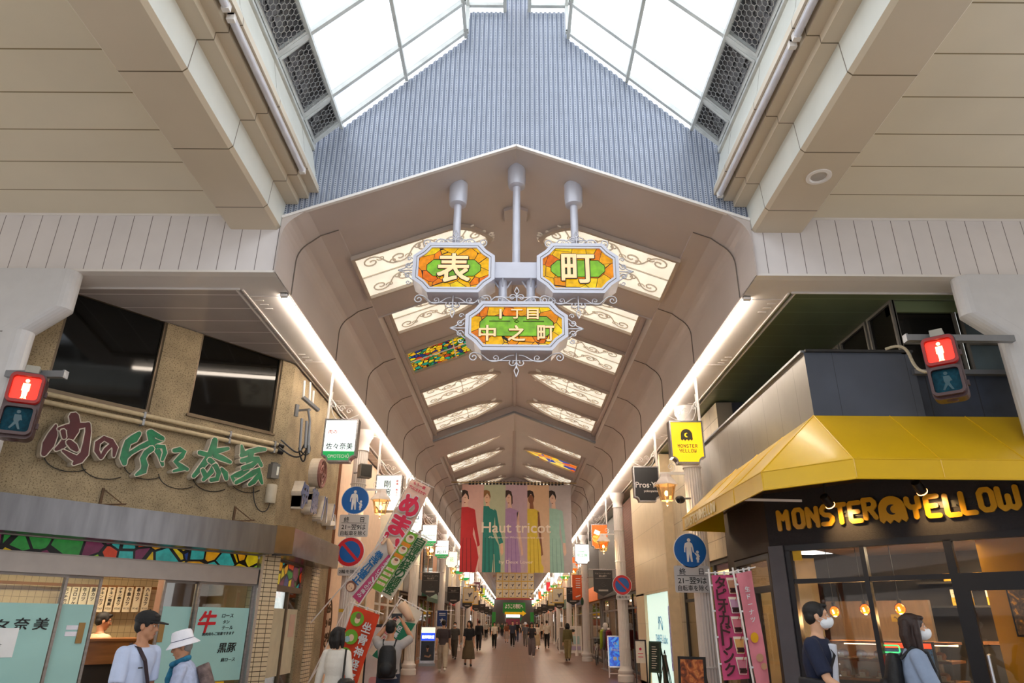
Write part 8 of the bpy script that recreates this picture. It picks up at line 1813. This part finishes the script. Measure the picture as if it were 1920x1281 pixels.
# mannequins in front of the clothes shop
for k, (px, c, lab) in enumerate(((1112, '#8a9a20', 'mannequin in a lime top outside the clothes shop'), (1127, '#4a4a48', 'mannequin in dark grey with a white cap outside the clothes shop'), (1137, '#6a1424', 'mannequin in a maroon jacket outside the clothes shop'))):
    q = Vector((3.55-.0*k, 27.6+.9*(2-k), 0)); t = thing('mannequin', lab, 'mannequin', (3.5+.02*k, 28.9-.75*k, .005), 1.2); mb = MB(); X_, Y_ = Vector((1, 0, 0)), Vector((0, 1, 0)); loft(mb, [((0, 0, z), rx, ry, X_, Y_) for z, rx, ry in ((.75, .17, .12), (.95, .15, .1), (1.15, .19, .12), (1.32, .2, .1), (1.38, .08, .06))])
    for s in (-1, 1): cap(mb, [Vector((s*.2, 0, 1.3)), Vector((s*.26, 0, .95)), Vector((s*.24, .03, .72))], [.06, .055, .045])
    link(remesh(mb, .02, 2), 'garment', CL('mannequin%d' % k, c), t); mb = MB(); mb.tube([(0, 0, .02), (0, 0, .76)], .02, 8); mb.lathe([(.16, 0), (.16, .02)], n=16); mb.build('stand', STEEL, t); mb = MB(); mb.lathe([(.045, 1.37), (.05, 1.44), (.0, 1.46)] if k != 1 else [(.045, 1.37), (.05, 1.42), (.09, 1.46), (.1, 1.55), (.06, 1.62), (0, 1.63)], n=14); mb.build('neck_cap', WHITE, t, smooth=True)
# little things: loudspeaker and cameras on the columns, wall scroll, sticker
c = atY(684, 884, 14.6); t = thing('loudspeaker', 'small grey box loudspeaker beside the first left column', 'loudspeaker', c, .5); mb = MB(); mb.box((0, 0, 0), (.26, .2, .28)); mb.build('box', M('speaker_grey', '#6a665e', rough=.6), t); mb = MB(); mb.box((0, -.105, 0), (.22, .01, .24)); mb.build('speaker_mesh', M('speaker_mesh', '#3a3834', rough=.8), t); mb = MB(); mb.tube([(0, .1, 0), (-.15, .3, .0)], .02, 6); mb.build('bracket', GREY, t)
c = atY(1275, 937, 12.75); t = thing('security_camera', 'small dark security camera on the first right column under the lantern arm', 'camera', c, -.5); mb = MB(); mb.ball((0, 0, 0), (.09, .13, .07), 12); mb.build('housing', DARK, t, smooth=True); mb = MB(); mb.lathe([(0, 0), (.045, .0), (.04, .03), (0, .03)], n=14, X=Matrix.Translation((0, -.11, -.03)) @ Matrix.Rotation(PI/2+.3, 4, 'X')); mb.build('lens', BLACK, t); mb = MB(); mb.tube([(0, .1, .03), (.16, .26, .05)], .018, 6); mb.build('bracket', GREY, t)
c = atX(613, 1168, -3.84); t = thing('wall_ornament', 'round wrought iron scroll ornament on the peach wall', 'ornament', (-3.8, atX(613, 1168, -3.82).y, c.z)); mb = MB()
for a in range(6): mb.tube([(.0, .14*math.cos(a*PI/3)+y, .3*math.sin(a*PI/3)+z) for y, z in spiral(0, 0, .1, 1.2, a, 1, 12)], .012, 5)
mb.tube([(0, .26*math.cos(a*PI/12), .46*math.sin(a*PI/12)) for a in range(24)], .014, 5, closed=True); mb.build('scroll_grille', M('rust'), t)
t = thing('column_sticker', 'small yellow plate on the first left column at head height', 'plate', (atY(640, 1145, 14.82).x, 14.82, atY(640, 1145, 14.82).z)); mb = MB(); mb.bx((-.05, -.01, -.03), (.05, 0, .03)); mb.build('plate', M('yellow_tape', '#b8961c', rough=.6), t)
# flyers board below the orange flag
p = Vector((-2.35, 13.6, .005)); t = thing('notice_board', 'white notice board of pink flyers standing behind the photographer', 'sign board', p, .1); mb = MB(); mb.bx((-.3, 0, .1), (.3, .03, 1.5)); mb.build('board', M('notice_white', '#d8d0d0', rough=.7), t); mb = MB(); mb.ring([(-.33, .05), (.33, .05), (.33, 1.55), (-.33, 1.55)], [(-.3, .1), (.3, .1), (.3, 1.5), (-.3, 1.5)], (0, -.01, 0), (1, 0, 0), (0, 0, 1), (0, .05, 0)); mb.build('frame', BLACK, t)
for i, (x, z) in enumerate(((-.1, 1.1), (.1, .8), (-.12, .6), (.08, .4))): mb = MB(); mb.ext(rrect(.2, .16, .05), (x, -.004, z), (1, 0, 0), (0, 0, 1), (0, .003, 0)); mb.build('flyer', M('flyer_pink', '#d89aa0', rough=.7), t)
for s in (-1, 1): mb = MB(); mb.bx((s*.3-.02, -.2, 0), (s*.3+.02, .2, .05)); mb.build('foot', BLACK, t)
